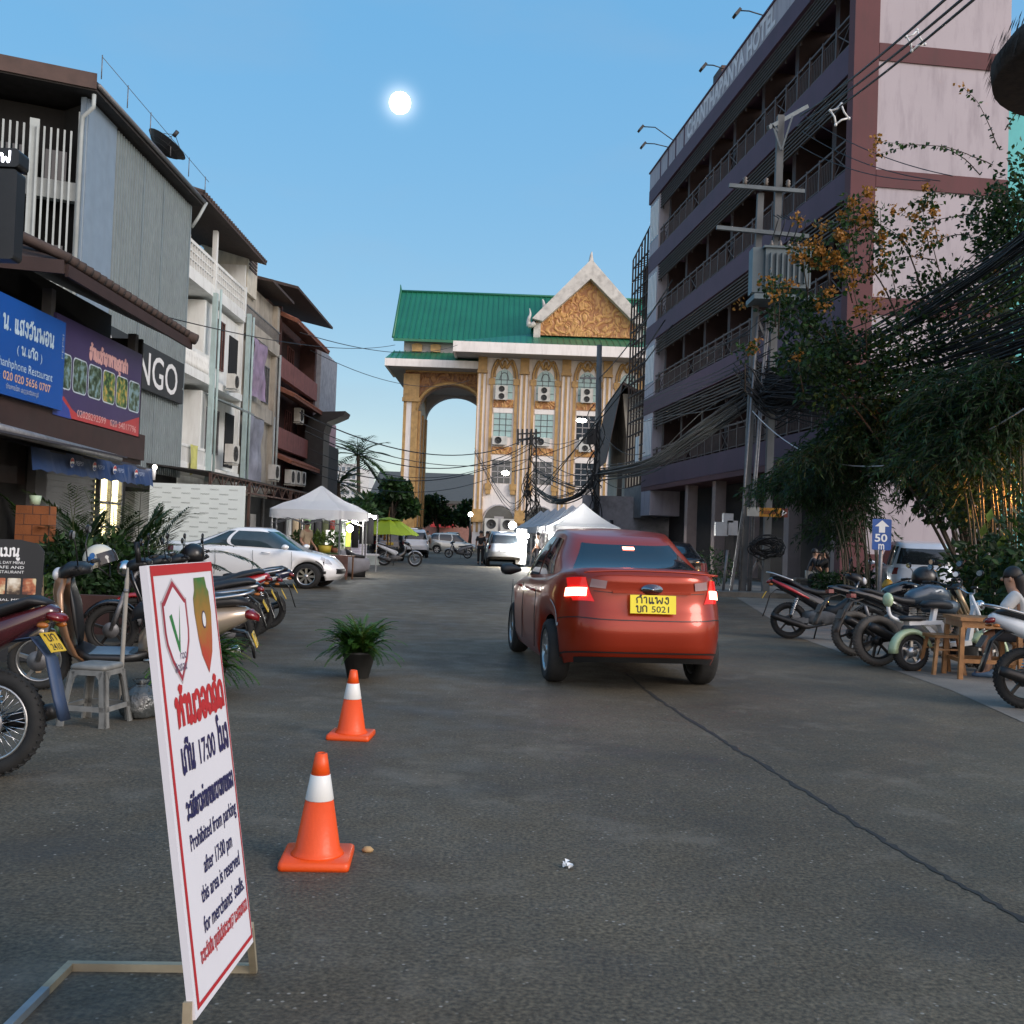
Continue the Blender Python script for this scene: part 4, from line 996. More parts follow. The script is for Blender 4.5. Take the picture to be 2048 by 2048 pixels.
# floodlights on brackets along the parapet
for s, ln_ in ((8.7,1.0),(13.6,.9),(22.2,1.7),(23.2,1.3)):
    fl = thing('floodlight', '', 'floodlight', hp(s,.1,ZTOP+1.75), 0, 'floodlights on arms above the hotel lettering')
    fl['label'] = {8.7:'floodlight on a short arm above the word HOTEL',13.6:'floodlight above the middle of the hotel lettering',22.2:'floodlight on the longest arm, at the far end of the hotel parapet',23.2:'floodlight on a lower arm beyond the start of the hotel lettering'}[s]
    k = MB(); zz = 0 if s != 22.2 else .5
    k.tube([V((0,0,0)), o_*ln_*.6+V((0,0,.12+zz)), o_*ln_+V((0,0,.1+zz))], .03, 6); k.build('arm', M_BLK, fl)
    k = MB(); c = o_*ln_+V((0,0,zz)); k.bar(c+V((0,0,.12)), c+o_*.22+V((0,0,-.16)), .36, .12); k.build('lamp_head', M_BLK, fl)
rb = MB(); hbox(rb, 15.6, 16.9, -1.5, -.4, ZTOP+1.2, ZTOP+2.9); wtag(rb, 'roof_box', M_BROWN, 'brown box housing on the hotel roof behind the lettering', 'roof housing')
# teal block behind the end wall, at the right edge
tl = MB(); tl.box(hp(1,-5.4,0).x+.1, 34, 36.5, 46, 0, 19); wtag(tl, 'apartment_block', mat('teal_paint', (.12,.5,.52), .7, vary=.05, dirt=.2, streak=True), 'bright turquoise block glimpsed past the end of the hotel wall', 'building')
# rusty steel frame tower at the hotel's far end
fr = thing('scaffold_tower', 'rusty open steel frame tower fixed to the far end of the hotel', 'steel frame', hp(HL+2,-.5,0))
k = MB(); M_RF = mat('rust_frame', (.05,.035,.03), .7, .3, vary=.3)
s0, s1 = HL+.15, HL+4.6; zt_ = 20.3
for i in range(7):
    s = s0+(s1-s0)*i/6
    for d in (-.1,-1.2): k.bar(hp(s,d,4.8), hp(s,d,zt_-(i*.17)), .1, .1)
for j in range(19):
    z = 4.8+j*.82
    if z < 19.4:
        for d in (-.1,-1.2): k.bar(hp(s0,d,z), hp(s1,d,z-.05), .075, .075)
        for i in range(7): s = s0+(s1-s0)*i/6; k.bar(hp(s,-.1,z), hp(s,-1.2,z+.4), .045, .045)
k.bar(hp(s0,-.1,zt_), hp(s1,-.1,zt_-1), .06, .06)
wp(k, 'lattice', M_RF, fr)
k = MB(); hbox(k, s0+.6, s1-1.4, -.6, -.4, 16.2, 18.4); hbox(k, s0+1.0, s1-2.2, -.6, -.35, 14.9, 16.3); wp(k, 'torn_sheet', M_DARK, fr)
k = MB(); hbox(k, s0, s1, -2.5, -.02, 2.9, 4.8)
wp(k, 'base_panel', mat('grey_cladding', (.16,.15,.15), .7, dirt=.4), fr)
k = MB(); hbox(k, s0+1.2, s0+2.0, -.09, -.05, 6.2, 7.8); wp(k, 'notice', M_WHT, fr)
# small gabled house beyond, seen against the hall
gh = thing('gable_house', 'narrow gabled house with rusty roof edge beyond the steel frame', 'house', (9.2, 66, 0))
g0 = at(1218,985,66); ga = at(1243,775,66)
k = MB(); k.prism([(g0.x+1.0,0),(g0.x+8,0),(g0.x+8,ga.z-.6),(ga.x+.1,ga.z-.4),(g0.x+1.0,at(1225,870,66).z)], 'y', 66, 78); wp(k, 'wall', M_WALL2, gh)
k = MB(); e0 = at(1212,925,65.4); k.prism([(e0.x,e0.z),(ga.x,ga.z+.1),(ga.x+7,ga.z-3.5),(ga.x+7,ga.z-3.3),(ga.x,ga.z+.3),(e0.x,e0.z+.2)], 'y', 65.3, 77); wp(k, 'roof', M_BROWN, gh)
k = MB(); k.bar((g0.x+.6,65.5,0), (g0.x+.6,65.5,e0.z), .3, .3); wp(k, 'post', M_BLK, gh)
# low grey yard wall
yw = MB(); a1 = at(1165,990,62); a2 = at(1300,990,62); yw.prism([(a1.x,0),(a2.x+3,0),(a2.x+3,a1.z),(a1.x,a1.z)], 'y', 61.8, 62.1)
wtag(yw, 'yard_wall', mat('grey_wall', (.26,.25,.27), .85, vary=.1, dirt=.5), 'plain grey yard wall behind the white market tents', 'wall')
# =============================================================== THE CEREMONIAL HALL AT THE END OF THE STREET
YB = 104.0
GOLD = mat('gold_paint', (.47,.285,.105), .5, vary=.22, scale=2.2, bump=.5, bscale=7, dirt=.35, streak=True, dirtcol=(.25,.12,.04))
def carved(name, c0, c1):
    m = mat(name, c0, .45); t = m.node_tree; b = t.nodes['Principled BSDF']
    tcn = t.nodes.new('ShaderNodeTexCoord'); mpn = t.nodes.new('ShaderNodeMapping'); mpn.inputs['Scale'].default_value = (1,1,.75)
    n = t.nodes.new('ShaderNodeTexNoise'); n.inputs['Scale'].default_value = 1.1; n.inputs['Detail'].default_value = 1.2; n.inputs['Distortion'].default_value = 3
    t.links.new(tcn.outputs['Object'], mpn.inputs['Vector']); t.links.new(mpn.outputs['Vector'], n.inputs['Vector'])
    r = t.nodes.new('ShaderNodeValToRGB'); e = r.color_ramp.elements; e[0].position = .42; e[0].color = (*c0,1); e[1].position = .58; e[1].color = (*c1,1)
    t.links.new(n.outputs['Fac'], r.inputs['Fac']); t.links.new(r.outputs['Color'], b.inputs['Base Color'])
    bp = t.nodes.new('ShaderNodeBump'); bp.inputs['Strength'].default_value = .9; bp.inputs['Distance'].default_value = .25
    t.links.new(n.outputs['Fac'], bp.inputs['Height']); t.links.new(bp.outputs[0], b.inputs['Normal']); return m
CARVE = carved('carved_gold', (.36,.15,.05), (.58,.31,.10))
SPAN = carved('carved_spandrel', (.20,.085,.035), (.32,.15,.05))
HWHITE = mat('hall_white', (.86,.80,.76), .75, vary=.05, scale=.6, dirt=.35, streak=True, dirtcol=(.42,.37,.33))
BARGE = mat('barge_white', (.60,.57,.53), .8, vary=.12, scale=1.2, dirt=.8, dirtcol=(.26,.24,.22))
M_GRN = mat('green_roof', (.012,.15,.075), .4, vary=.12, scale=.4, spec=.6, dirt=.25, dirtcol=(.03,.13,.08))
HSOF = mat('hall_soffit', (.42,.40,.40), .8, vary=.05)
M_TEALG = mat('teal_glass', (.30,.47,.46), .12, vary=.1, spec=.7)
M_DKG = mat('hall_dark_glass', (.035,.045,.055), .1, spec=.7)
hall = thing('ceremonial_hall', 'large white and gold hall with green roofs, carved gable and tall arch', 'hall', (2, YB+6, 0))
def bx(px, py=850, Y=YB): return at(px, py, Y).x
def bz(py, px=1008, Y=YB): return at(px, py, Y).z
xl = bx(953); xr = bx(1335)
zt = bz(706); 
k = MB(); k.box(xl, xr, YB, YB+22, 0, zt); wp(k, 'wall', HWHITE, hall)
cxs = [at(p,758,YB).x for p in (1008.7,1091.3,1174.6,1258)]
pxs = [at(p,718,YB).x for p in (966.3,1050.3,1133.7,1216.3,1300)]
# pilasters
for i, x in enumerate(pxs):
    k = MB(); 
    for d in ((-.48,-.39),(-.12,.12),(.39,.48)): k.box(x+d[0], x+d[1], YB-.32, YB-.003, bz(1066), zt-1.9)
    k.box(x-.45, x+.45, YB-.5, YB-.003, zt-1.9, zt-.1); k.box(x-.56, x+.56, YB-.56, YB-.003, zt-.5, zt-.002); k.box(x-.52, x+.52, YB-.54, YB-.003, zt-2.15, zt-1.9)
    k.box(x-.56, x+.56, YB-.6, YB-.003, bz(1046), bz(1034)); k.box(x-.52, x+.52, YB-.5, YB-.003, bz(1034), bz(1020))
    wp(k, 'pilaster', GOLD, hall)
    k = MB(); k.box(x-.46, x+.46, YB-.22, YB-.002, 0, zt-2.2); wp(k, 'pilaster_shaft', HWHITE, hall)
def archpts(cx, hw, z0, z1, n=12):
    return [(cx-hw*math.cos(math.pi*i/n), z0+(z1-z0)*math.sin(math.pi*i/n)) for i in range(n+1)]
za = lambda crop: bz(450+crop*.3623)
for i, x in enumerate(cxs):
    # top window
    hw = .9; zs = za(856); zp = za(798); zb_ = za(905)
    k = MB(); k.prism([(x-hw,za(960)),]+archpts(x, hw, zs, zp)+[(x+hw,za(960))], 'y', YB-.06, YB-.002); p = wp(k, 'arch_window', M_TEALG, hall)
    k = MB()
    for d in (-.3,.3): k.box(x+d-.035, x+d+.035, YB-.09, YB-.061, za(960), zs+.9)
    for z in (zs, za(880), za(925)): k.box(x-hw, x+hw, YB-.09, YB-.062, z-.035, z+.035)
    k.tube([(a, YB-.09, b) for a, b in archpts(x, .45, zs, zs+.75, 10)], .035, 5); wp(k, 'window_bars', M_DKG, hall)
    # ogee surround
    zz = za(842); za_ = za(750)
    k = MB()
    left = smooth_path([(x-1.28,YB-.1,zz-.2),(x-1.2,YB-.1,zz+.7),(x-.72,YB-.1,zz+1.75),(x-.22,YB-.1,za_-.75),(x,YB-.1,za_)], 5)
    k.tube(left, .14, 6); k.tube([(2*x-p_.x, p_.y, p_.z) for p_ in left], .14, 6)
    lf = smooth_path([(x-1.0,YB-.08,zz),(x-.92,YB-.08,zz+.75),(x-.55,YB-.08,zz+1.5),(x,YB-.08,zz+2.1)], 5)
    k.tube(lf, .1, 5); k.tube([(2*x-p_.x, p_.y, p_.z) for p_ in lf], .1, 5)
    for sgn in (-1,1):
        k.box(x+sgn*1.25-.3, x+sgn*1.25+.3, YB-.26, YB-.003, zz-.75, zz-.15); k.box(x+sgn*1.25-.15, x+sgn*1.25+.15, YB-.2, YB-.003, za(1430), zz-.75)
        k.box(x+sgn*1.25-.33, x+sgn*1.25+.33, YB-.34, YB-.003, za(1462), za(1430)); k.box(x+sgn*1.25-.24, x+sgn*1.25+.24, YB-.3, YB-.003, za(1488), za(1462))
    wp(k, 'window_surround', GOLD, hall)
    k = MB()
    for a, b in ((965,1008),(1225,1265)): k.box(x-1.02, x+1.02, YB-.14, YB-.003, za(b), za(a))
    wp(k, 'carved_panel', CARVE, hall)
    for a, b, g_ in ((1038,1170,M_TEALG if i < 2 else M_DKG),(1300,1425,M_DKG)):
        k = MB(); k.box(x-.92, x+.92, YB-.05, YB-.002, za(b), za(a)); wp(k, 'window', g_, hall)
        k = MB()
        for d in (-.32,.32): k.box(x+d-.035, x+d+.035, YB-.08, YB-.051, za(b), za(a))
        for q in range(1,4): z = za(b)+(za(a)-za(b))*q/4; k.box(x-.92, x+.92, YB-.08, YB-.052, z-.035, z+.035)
        wp(k, 'window_bars', M_DKG if g_ is M_TEALG else HSOF, hall)
        k = MB(); k.box(x-1.0, x+1.0, YB-.12, YB-.003, za(a), za(a)+.45); wp(k, 'lintel', HWHITE, hall)
    # ground arch
    k = MB(); k.prism([(x-1.62,.0)]+archpts(x-.05, 1.6, za(1640), za(1550))+[(x+1.55,.0)], 'y', YB-.06, YB-.002); wp(k, 'ground_arch', M_DKG, hall)
    k = MB(); k.tube([(a,YB-.08,b) for a, b in archpts(x-.05,1.62,za(1640),za(1548))], .1, 6); k.box(x-.5,x+.45,YB-.09,YB-.061,0,za(1610)); wp(k, 'arch_trim', HSOF, hall)
# eave and hip roof of the main block
eL = at(906.5,691,100.8); eR = at(1345,709,100.8)
zf0, zf1 = at(906.5,703,100.8).z, at(906.5,682,100.8).z
k = MB(); k.box(eL.x, eR.x+4, 100.6, 100.85, zf0, zf1); k.box(eL.x-.02, eL.x+.22, 100.85, 112, zf0, zf1); wp(k, 'fascia', HWHITE, hall)
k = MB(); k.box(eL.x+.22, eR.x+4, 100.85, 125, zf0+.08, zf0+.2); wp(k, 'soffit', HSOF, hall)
hz = at(1072,666,106).z; hx = at(1072,666,106).x
k = MB(); a_ = V((eL.x,100.7,zf1)); b_ = V((eR.x+4,100.7,zf1)); c_ = V((eR.x+4,106.5,hz)); d_ = V((hx,106.5,hz)); e_ = V((eL.x,112,zf1))
k.add([a_,b_,c_,d_,e_], [(0,1,2,3),(0,3,4)])
x = eL.x+.5
while x < eR.x+4:
    q = min(1, max(0,(x-eL.x)/(hx-eL.x))); k.bar(V((x,100.7,zf1+.03)), V((x,100.7+5.8*q,zf1+.03+(hz-zf1)*q)), .06, .08); x += .62
wp(k, 'lower_roof', M_GRN, hall)
# gable
YG = 104.6; ap = at(1181.8,522.5,YG); gl = at(1064,640,YG); gr_x = 2*ap.x-gl.x
bw = 1.45
k = MB()
zi = gl.z-.2
k.prism([(gl.x+.2,zi-1.3),(gl.x+.2,zi-.2),(ap.x,ap.z-.9),(gr_x-.2,zi-.2),(gr_x-.2,zi-1.3)], 'y', YG+.1, YG+.4); wp(k, 'gable_relief', CARVE, hall)
k = MB()
for sg in (-1,1):
    X0 = ap.x+sg*(ap.x-gl.x)
    k.prism([(X0,gl.z),(ap.x,ap.z),(ap.x,ap.z-2.0),(X0-sg*1.05,gl.z-.25)][::sg or 1], 'y', YG-.9, YG+.05)
    # curled finial
    k.tube(smooth_path([(X0-sg*.3,YG-.45,gl.z-.4),(X0+sg*.25,YG-.45,gl.z-.7),(X0+sg*.35,YG-.45,gl.z-.1),(X0+sg*.2,YG-.45,gl.z+.5),(X0+sg*.3,YG-.45,gl.z+1.1)],4), [.27]*6+[.25,.23,.2,.19,.17,.14,.12,.1,.07,.05,.03], 6)
    k.tube(smooth_path([(X0-sg*1.4,YG-.45,gl.z+.4),(X0-sg*1.2,YG-.45,gl.z+1.4),(X0-sg*1.0,YG-.45,gl.z+2.1)],3), [.3,.28,.25,.2,.15,.1,.04], 6)
    k.box(X0-sg*.55-.35, X0-sg*.55+.35, YG-.2, YG+.3, zi-2.2, zi-.1)
wp(k, 'bargeboard', BARGE, hall)
k = MB(); k.tube(smooth_path([(ap.x,YG-.4,ap.z-.3),(ap.x,YG-.4,ap.z+.5),(ap.x+.05,YG-.4,ap.z+.9)],3), [.3,.26,.2,.15,.1,.06,.03], 6); wp(k, 'finial', BARGE, hall)
k = MB()
for sg in (-1,1):
    X0 = ap.x+sg*(ap.x-gl.x); k.add([V((X0,YG-.2,gl.z-.1)), V((ap.x,YG-.2,ap.z-.15)), V((ap.x,YG+14,ap.z-.15)), V((X0,YG+14,gl.z-.1))], [(0,1,2,3)])
wp(k, 'gable_roof', M_GRN, hall)
# long green main roof
r0 = at(803,584,115); r1 = at(1300,604,115); f0 = at(787,676,107); 
k = MB(); r1 = V((r1.x,115,r0.z)); f1 = V((r1.x,107,f0.z)); g0_ = V((f0.x,123,f0.z)); g1_ = V((r1.x,123,f0.z))
k.add([f0,f1,r1,r0,g0_,g1_], [(0,1,2,3),(3,2,5,4)])
x = f0.x+.4; nrm = (r0-f0).cross(V((-1,0,0))).normalized()
while x < r1.x-.2:
    q = 0 if x > r0.x else (r0.x-x)/(r0.x-f0.x)
    top = V((x,115,r0.z+.05)) if x > r0.x else V((x, 107+8*(x-f0.x)/(r0.x-f0.x), f0.z+(r0.z-f0.z)*(x-f0.x)/(r0.x-f0.x)+.05))
    k.bar(V((x,107,f0.z+.05)), top, .07, .12); x += .58
wp(k, 'main_roof', M_GRN, hall)
k = MB(); k.tube([r0+V((-.1,0,.1)), r1+V((0,0,.1))], .16, 6); k.tube([f0+V((-.06,0,.1)), r0+V((-.06,0,.12)), r0+V((-.12,-.1,.8))], [.14,.14,.05], 6); k.box(f0.x, r1.x, 106.9, 107.1, f0.z-.28, f0.z-.02); wp(k, 'roof_trim', M_GRN, hall)
k = MB(); k.box(bx(808,690,108), xl+6, 108, 121, bz(735,850,108), f0.z-.1); wp(k, 'upper_wall', HSOF, hall)
k = MB()
for px in (835, 872): xq = bx(px,690,108); k.prism([(xq-.5,f0.z-1.2),(xq+.5,f0.z-1.2),(xq+.55,f0.z-.5),(xq+.2,f0.z-.35),(xq-.2,f0.z-.35),(xq-.55,f0.z-.5)], 'y', 107.6, 107.95)
wp(k, 'bracket', GOLD, hall)
# arch tower
YT = 107.0
tl_ = bx(807,850,YT); xin = bx(836,850,YT); xc = at(903,780,YT).x; rr = xc-xin; xro = xc+rr+1.5
zsp = at(850,822,YT).z; zap = at(903,771,YT).z; ztw = at(850,738,YT).z
def tower_wall(y0, y1, m, nm):
    k = MB(); k.prism([(tl_,0),(tl_,ztw),(xro,ztw),(xro,0),(xc+rr,0)]+[(2*xc-a,b) for a, b in archpts(xc,rr,zsp,zap,20)]+[(xin,0)], 'y', y0, y1); wp(k, nm, m, hall)
tower_wall(YT, YT+1.4, SPAN, 'arch_front'); tower_wall(YT+9, YT+10.2, HSOF, 'arch_back')
k = MB(); k.box(tl_, xin-.002, YT+1.4, YT+9, 0, ztw); k.box(xin, xc+rr, YT+1.4, YT+9, zap+.6, ztw); wp(k, 'tower_side', GOLD, hall)
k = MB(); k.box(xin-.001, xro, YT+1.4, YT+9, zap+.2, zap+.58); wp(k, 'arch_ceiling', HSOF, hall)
k = MB()
wd = xin-tl_
k.box(tl_-.06, tl_+wd*.16, YT-.22, YT-.003, 2.2, ztw-3.1); k.box(tl_+wd*.52, tl_+wd*.98, YT-.22, YT-.003, 2.2, ztw-3.1)
k.box(tl_-.12, tl_+wd*1.02, YT-.4, YT-.003, ztw-3.1, ztw-.6); k.box(tl_-.2, tl_+wd*1.1, YT-.48, YT-.003, ztw-3.5, ztw-3.1); k.box(tl_-.15, tl_+wd*1.02, YT-.4, YT-.003, 1.6, 3.2)
for y0 in (.2, 4.2, 8.0): k.box(xin-.02, xin+.22, YT+y0, YT+y0+.9, 2.2, zsp)
k.tube([(a,YT-.06,b) for a, b in archpts(xc,rr+.2,zsp,zap+.2,20)], .2, 6)
k.box(tl_, xro, YT-.1, YT-.003, ztw-.35, ztw-.02)
wp(k, 'tower_pilaster', GOLD, hall)
k = MB(); k.box(tl_+wd*.16, tl_+wd*.52, YT-.16, YT-.002, 2.2, ztw-3.1); k.box(xin, xin+.12, YT+1.2, YT+2.6, 2.2, zsp-.2); wp(k, 'tower_shaft', HWHITE, hall)
k = MB(); k.box(tl_-.2, xin+.1, YT-.5, YT+1.5, 0, 1.75); wp(k, 'tower_plinth', HWHITE, hall)
le = at(770,716,104.3); le1 = bz(731,770,104.3)
k = MB(); k.box(le.x, xl+2, 104.2, 104.4, le1, le.z); k.box(le.x-.02, le.x+.2, 104.4, 112, le1, le.z); wp(k, 'fascia', HWHITE, hall)
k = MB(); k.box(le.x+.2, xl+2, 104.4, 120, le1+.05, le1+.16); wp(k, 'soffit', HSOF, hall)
tz = at(790,702,108).z; k = MB(); k.add([V((le.x,104.25,le.z)), V((xl+3,104.25,le.z)), V((xl+3,108,tz)), V((at(787,702,108).x,108,tz)), V((le.x,112,le.z))], [(0,1,2,3),(0,3,4)])
x = le.x+.5
while x < xl+2: k.bar(V((x,104.3,le.z+.04)), V((x,107.9,tz+.03)), .06, .1); x += .58
wp(k, 'lower_roof', M_GRN, hall)
# air conditioners on the hall
for i, (x, nm) in enumerate(zip(cxs[:3], ('left','middle','right'))):
    for row, (crop, f_) in enumerate(((968,2),(1215,1),)):
        if row == 1 and i == 2: crop, f_ = 1238, 2
        aircon((x-.22+.1*i, YB-.55, za(crop)), 0, f'outdoor unit under the {"arched" if row == 0 else "square"} window of the {nm} bay of the hall', 1.25 if f_ == 2 else 1.5, 1.45 if f_ == 2 else .85, .4, f_, 'air conditioner units on the hall wall')
for px, lab in ((981,'big twin fan unit at the left of the first ground floor arch of the hall'),(1013,'big twin fan unit at the right of the first ground floor arch of the hall')):
    p = at(px,1090,102.5); aircon((p.x,102.5,1.0), 0, lab, 1.35, 2.3, .6, 2, 'air conditioner units on the hall wall')

# =============================================================== BEYOND THE HALL
M_FARG = mat('far_roof', (.085,.083,.075), .8, vary=.1)
fb = thing('far_building', 'far building with a broad grey brown roof seen through the arch', 'building', at(900,1060,170))
q0 = at(835,1000,170); q1 = at(985,1000,170); qt = at(870,946,182)
k = MB(); k.add([V((q0.x-8,168,q0.z)), V((q1.x+9,168,q0.z)), V((q1.x+9,182,qt.z)), V((q0.x-8,182,qt.z))], [(0,1,2,3)]); k.box(q0.x-8, q1.x+9, 168, 168.3, q0.z-.5, q0.z-.002); wp(k, 'roof', M_FARG, fb)
k = MB(); k.box(q0.x-7, q1.x+8, 170, 182, 0, q0.z-.1); wp(k, 'wall', mat('far_wall', (.52,.5,.47), .8), fb)
k = MB(); k.box(q0.x-7, q1.x+8, 169.8, 169.99, 0, 3.2); wp(k, 'ground_floor', mat('far_pink', (.32,.16,.13), .8), fb)
k = MB()
for i in range(10): k.box(q0.x-2+i*1.7, q0.x-.8+i*1.7, 169.9, 169.99, 3.6, 4.6)
wp(k, 'window', M_DKG, fb)
k = MB(); k.prism([(166,2.7),(166,3.3),(169.8,3.6),(169.8,3.5)][::-1], 'x', at(903,1,168).x, at(950,1,168).x); wp(k, 'awning', mat('awning_red', (.42,.03,.03), .6), fb)
ft = thing('apartment_tower', 'pale high rise far off behind the palm', 'building', at(690,1000,420))
a0 = at(658,926,420); a1 = at(712,926,420); k = MB(); k.box(a0.x, a1.x, 420, 440, 0, a0.z); k.box(a1.x, at(736,940,420).x, 424, 440, 0, at(736,938,420).z); wp(k, 'wall', mat('far_white', (.6,.6,.6), .8), ft)
k = MB()
for i in range(5):
    for j in range(6): x = a0.x+1+i*2.2; z = a0.z-3-j*3.2; k.box(x, x+1.3, 419.9, 419.99, z, z+1.6)
wp(k, 'window', mat('far_window', (.16,.2,.24), .4), ft)
mst = thing('radio_mast', 'thin lattice radio mast just left of the gold tower', 'mast', at(801,1000,300))
k = MB(); b0 = at(799,1060,300); t_ = at(803,935,300)
for dx, dy in ((-.7,0),(.7,0),(0,.8)): k.cyl((b0.x+dx,300+dy,0), (b0.x+dx*.4,300+dy*.4,t_.z), .12, .1, 5)
for j in range(14): z = t_.z*j/14; k.bar((b0.x-.7,300,z), (b0.x+.7,300,z+1.6), .1, .1)
wp(k, 'lattice', M_STEEL, mst)
# trees beyond the stalls
def tree(label, px, Y, H, rx, rz, n, ms=(0,1,2), leafs=(.55,.2), group='trees at the end of the street', trunk=.25, nm='tree', seed=None):
    if seed is not None: random.seed(seed)
    p = at(px,1060,Y); t = thing(nm, label, 'tree', (p.x,Y,0), 0, group)
    tr = MB(); fo = MB(); hz_ = H-rz
    tr.tube(smooth_path([(0,0,0),(.1*rx,0,hz_*.4),(0,.1*rx,hz_)],3), [trunk*(1-.09*i) for i in range(7)], 7)
    nb = 9
    for i in range(nb):
        d = rdir(-.3,1); c = V((d.x*rx*.68, d.y*rx*.68, hz_+d.z*rz*.62))
        tr.tube(smooth_path([(0,0,hz_*.65), V((c.x*.4,c.y*.4,hz_*.9)), c],3), [trunk*.5*(1-.12*j) for j in range(7)], 5)
        rr_ = random.uniform(.32,.52); clump(fo, c, (rx*rr_,rx*rr_,rz*rr_*.85), n//nb, leafs[0], leafs[1], ms)
    tr.build('trunk', M_BARK, t); fo.build('crown', [LEAF_D, LEAF_M, LEAF_L], t); return t
def palm(label, px, Y, H, L_, n, seed):
    random.seed(seed); p = at(px,1060,Y); t = thing('palm_tree', label, 'palm', (p.x,Y,0))
    tr = MB(); tr.tube(smooth_path([(0,0,0),(.2,0,H*.5),(0,0,H)],4), [.22-.008*i for i in range(9)], 7); tr.build('trunk', M_BARK, t)
    f_ = MB()
    for i in range(n):
        a0 = 2*math.pi*i/n*2.4; el = random.uniform(-.5,1.4); frond(f_, (0,0,H), V((math.cos(a0),math.sin(a0),el)), L_*random.uniform(.8,1.1), 14, .1, 1.1, .28, random.choice((0,0,1)), rs=.05)
    f_.build('crown', [LEAF_D, LEAF_M], t); return t
palm('tall feathery palm against the sky left of the gold tower', 710, 92, 8.3, 3.4, 22, 21)
palm('shorter palm with a broad crown near the black portal', 672, 80, 5.2, 2.6, 16, 22)
tree('dense dark tree just left of the gold tower', 783, 97, 6.8, 2.3, 2.6, 2600, (0,0,1), seed=31)
tree('round mid green tree behind the lime umbrella', 745, 99, 5.4, 2.6, 1.9, 2000, (1,1,2), seed=32)
tree('low dark tree behind the white tents on the left', 700, 88, 4.6, 2.2, 1.7, 1800, (0,1), seed=33)
tree('dark leafy tree at the left edge behind the tents', 655, 86, 5.2, 2.2, 2.3, 1900, (0,0,1), seed=34)
tree('dark tree inside the foot of the great arch', 872, 119, 6.2, 2.4, 2.4, 2400, (0,0,1), seed=35)
tree('small tree right of the arch opening before the far building', 938, 122, 5.6, 1.7, 1.8, 1500, (0,1), seed=36)
wd_ = MB(); random.seed(40)
for i in range(46): p = at(560+i*22,1060,random.uniform(200,260)); clump(wd_, (p.x,p.y,random.uniform(1.5,4.2)), (4.5,3,3.2), 70, 1.6, .6, (0,1,2))
tag(wd_.build('distant_greenery', [LEAF_D, LEAF_M, LEAF_L]), kind='stuff')
# =============================================================== VEGETATION ON THE RIGHT
M_FLOW = leafmat('orange_bracts', (.30,.135,.03), vary=.3)
random.seed(50)
bt = thing('bougainvillea', 'tall bougainvillea with orange flowers sprawling over the hotel end wall', 'tree', at(1960,1150,23.5)*1)
bt.location.z = 0
BL = bt.location
tr = MB(); fo = MB(); fw = MB()
root = BL.copy()
def twig(p, d, n, step, droop, lw, ll, flower, dense=2):
    p = V(p); pts = [p.copy()]; d = d.normalized()
    for i in range(n):
        d = (d+rdir()*.13+V((0,0,-droop))).normalized(); p = p+d*step; pts.append(p.copy())
        for q in range(dense):
            side = d.cross(rdir()); leaf(fo, p-d*random.random()*step, side+d*.3+V((0,0,-.5)), rdir(), ll*random.uniform(.6,1.25), lw*random.uniform(.7,1.2), random.choice((0,0,0,1)), .2)
    tr.tube(pts, [.014*(1-.8*i/n) for i in range(n+1)], 4)
    if flower:
        for i in range(flower): leaf(fw, p+rdir()*random.random()*.22, rdir(), rdir(), .09, .04, 0, .4)
    return p
crown = []
def bp(px, py, Y): return at(px, py, Y)
# dense mass low right, then thinner towards the upper left
masses = [(2030,500,22.6,.8,1.3,1000),(1950,630,23.5,1.2,1.0,700),(2040,640,22,1.2,1.6,1100),(1840,690,23,1.2,.8,500),(1740,720,23.2,1.0,.7,380),(1650,690,23.4,.9,.65,420),(1590,630,23.4,.6,.55,300),(1890,570,23.6,.8,.6,200),(1975,440,23.2,.5,.8,260),(2045,400,22.5,.6,1.3,500),(1690,780,23.2,1.2,.6,650),(1850,800,23.2,1.5,.7,900),(2000,800,22.5,1.2,1.0,1000),(1760,880,24,1.4,.7,900),(1880,930,23.5,1.3,.7,900),(2010,900,22,1.1,1.0,1000),(1990,1010,21,.9,.8,700),(1900,1010,23,.8,.5,400),(1600,720,23,.6,.4,200),(1800,470,24,.6,.5,70),(1730,520,24,.7,.5,110),(1840,600,24,.8,.6,120)]
for px, py, Y, rx, rz, n in masses:
    c = bp(px,py,Y); clump(fo, c, (rx,.9,rz), int(n*1.6), .13, .055, (0,0,0,1)); crown.append(c)
    tr.tube(smooth_path([root+V((0,0,.1)), V(((root.x*2+c.x)/3,(root.y*2+c.y)/3,c.z*.45)), V(((root.x+c.x*3)/4,(root.y+c.y*3)/4,c.z*.86)), c],5), [.045*(1-.05*i) for i in range(16)], 5)
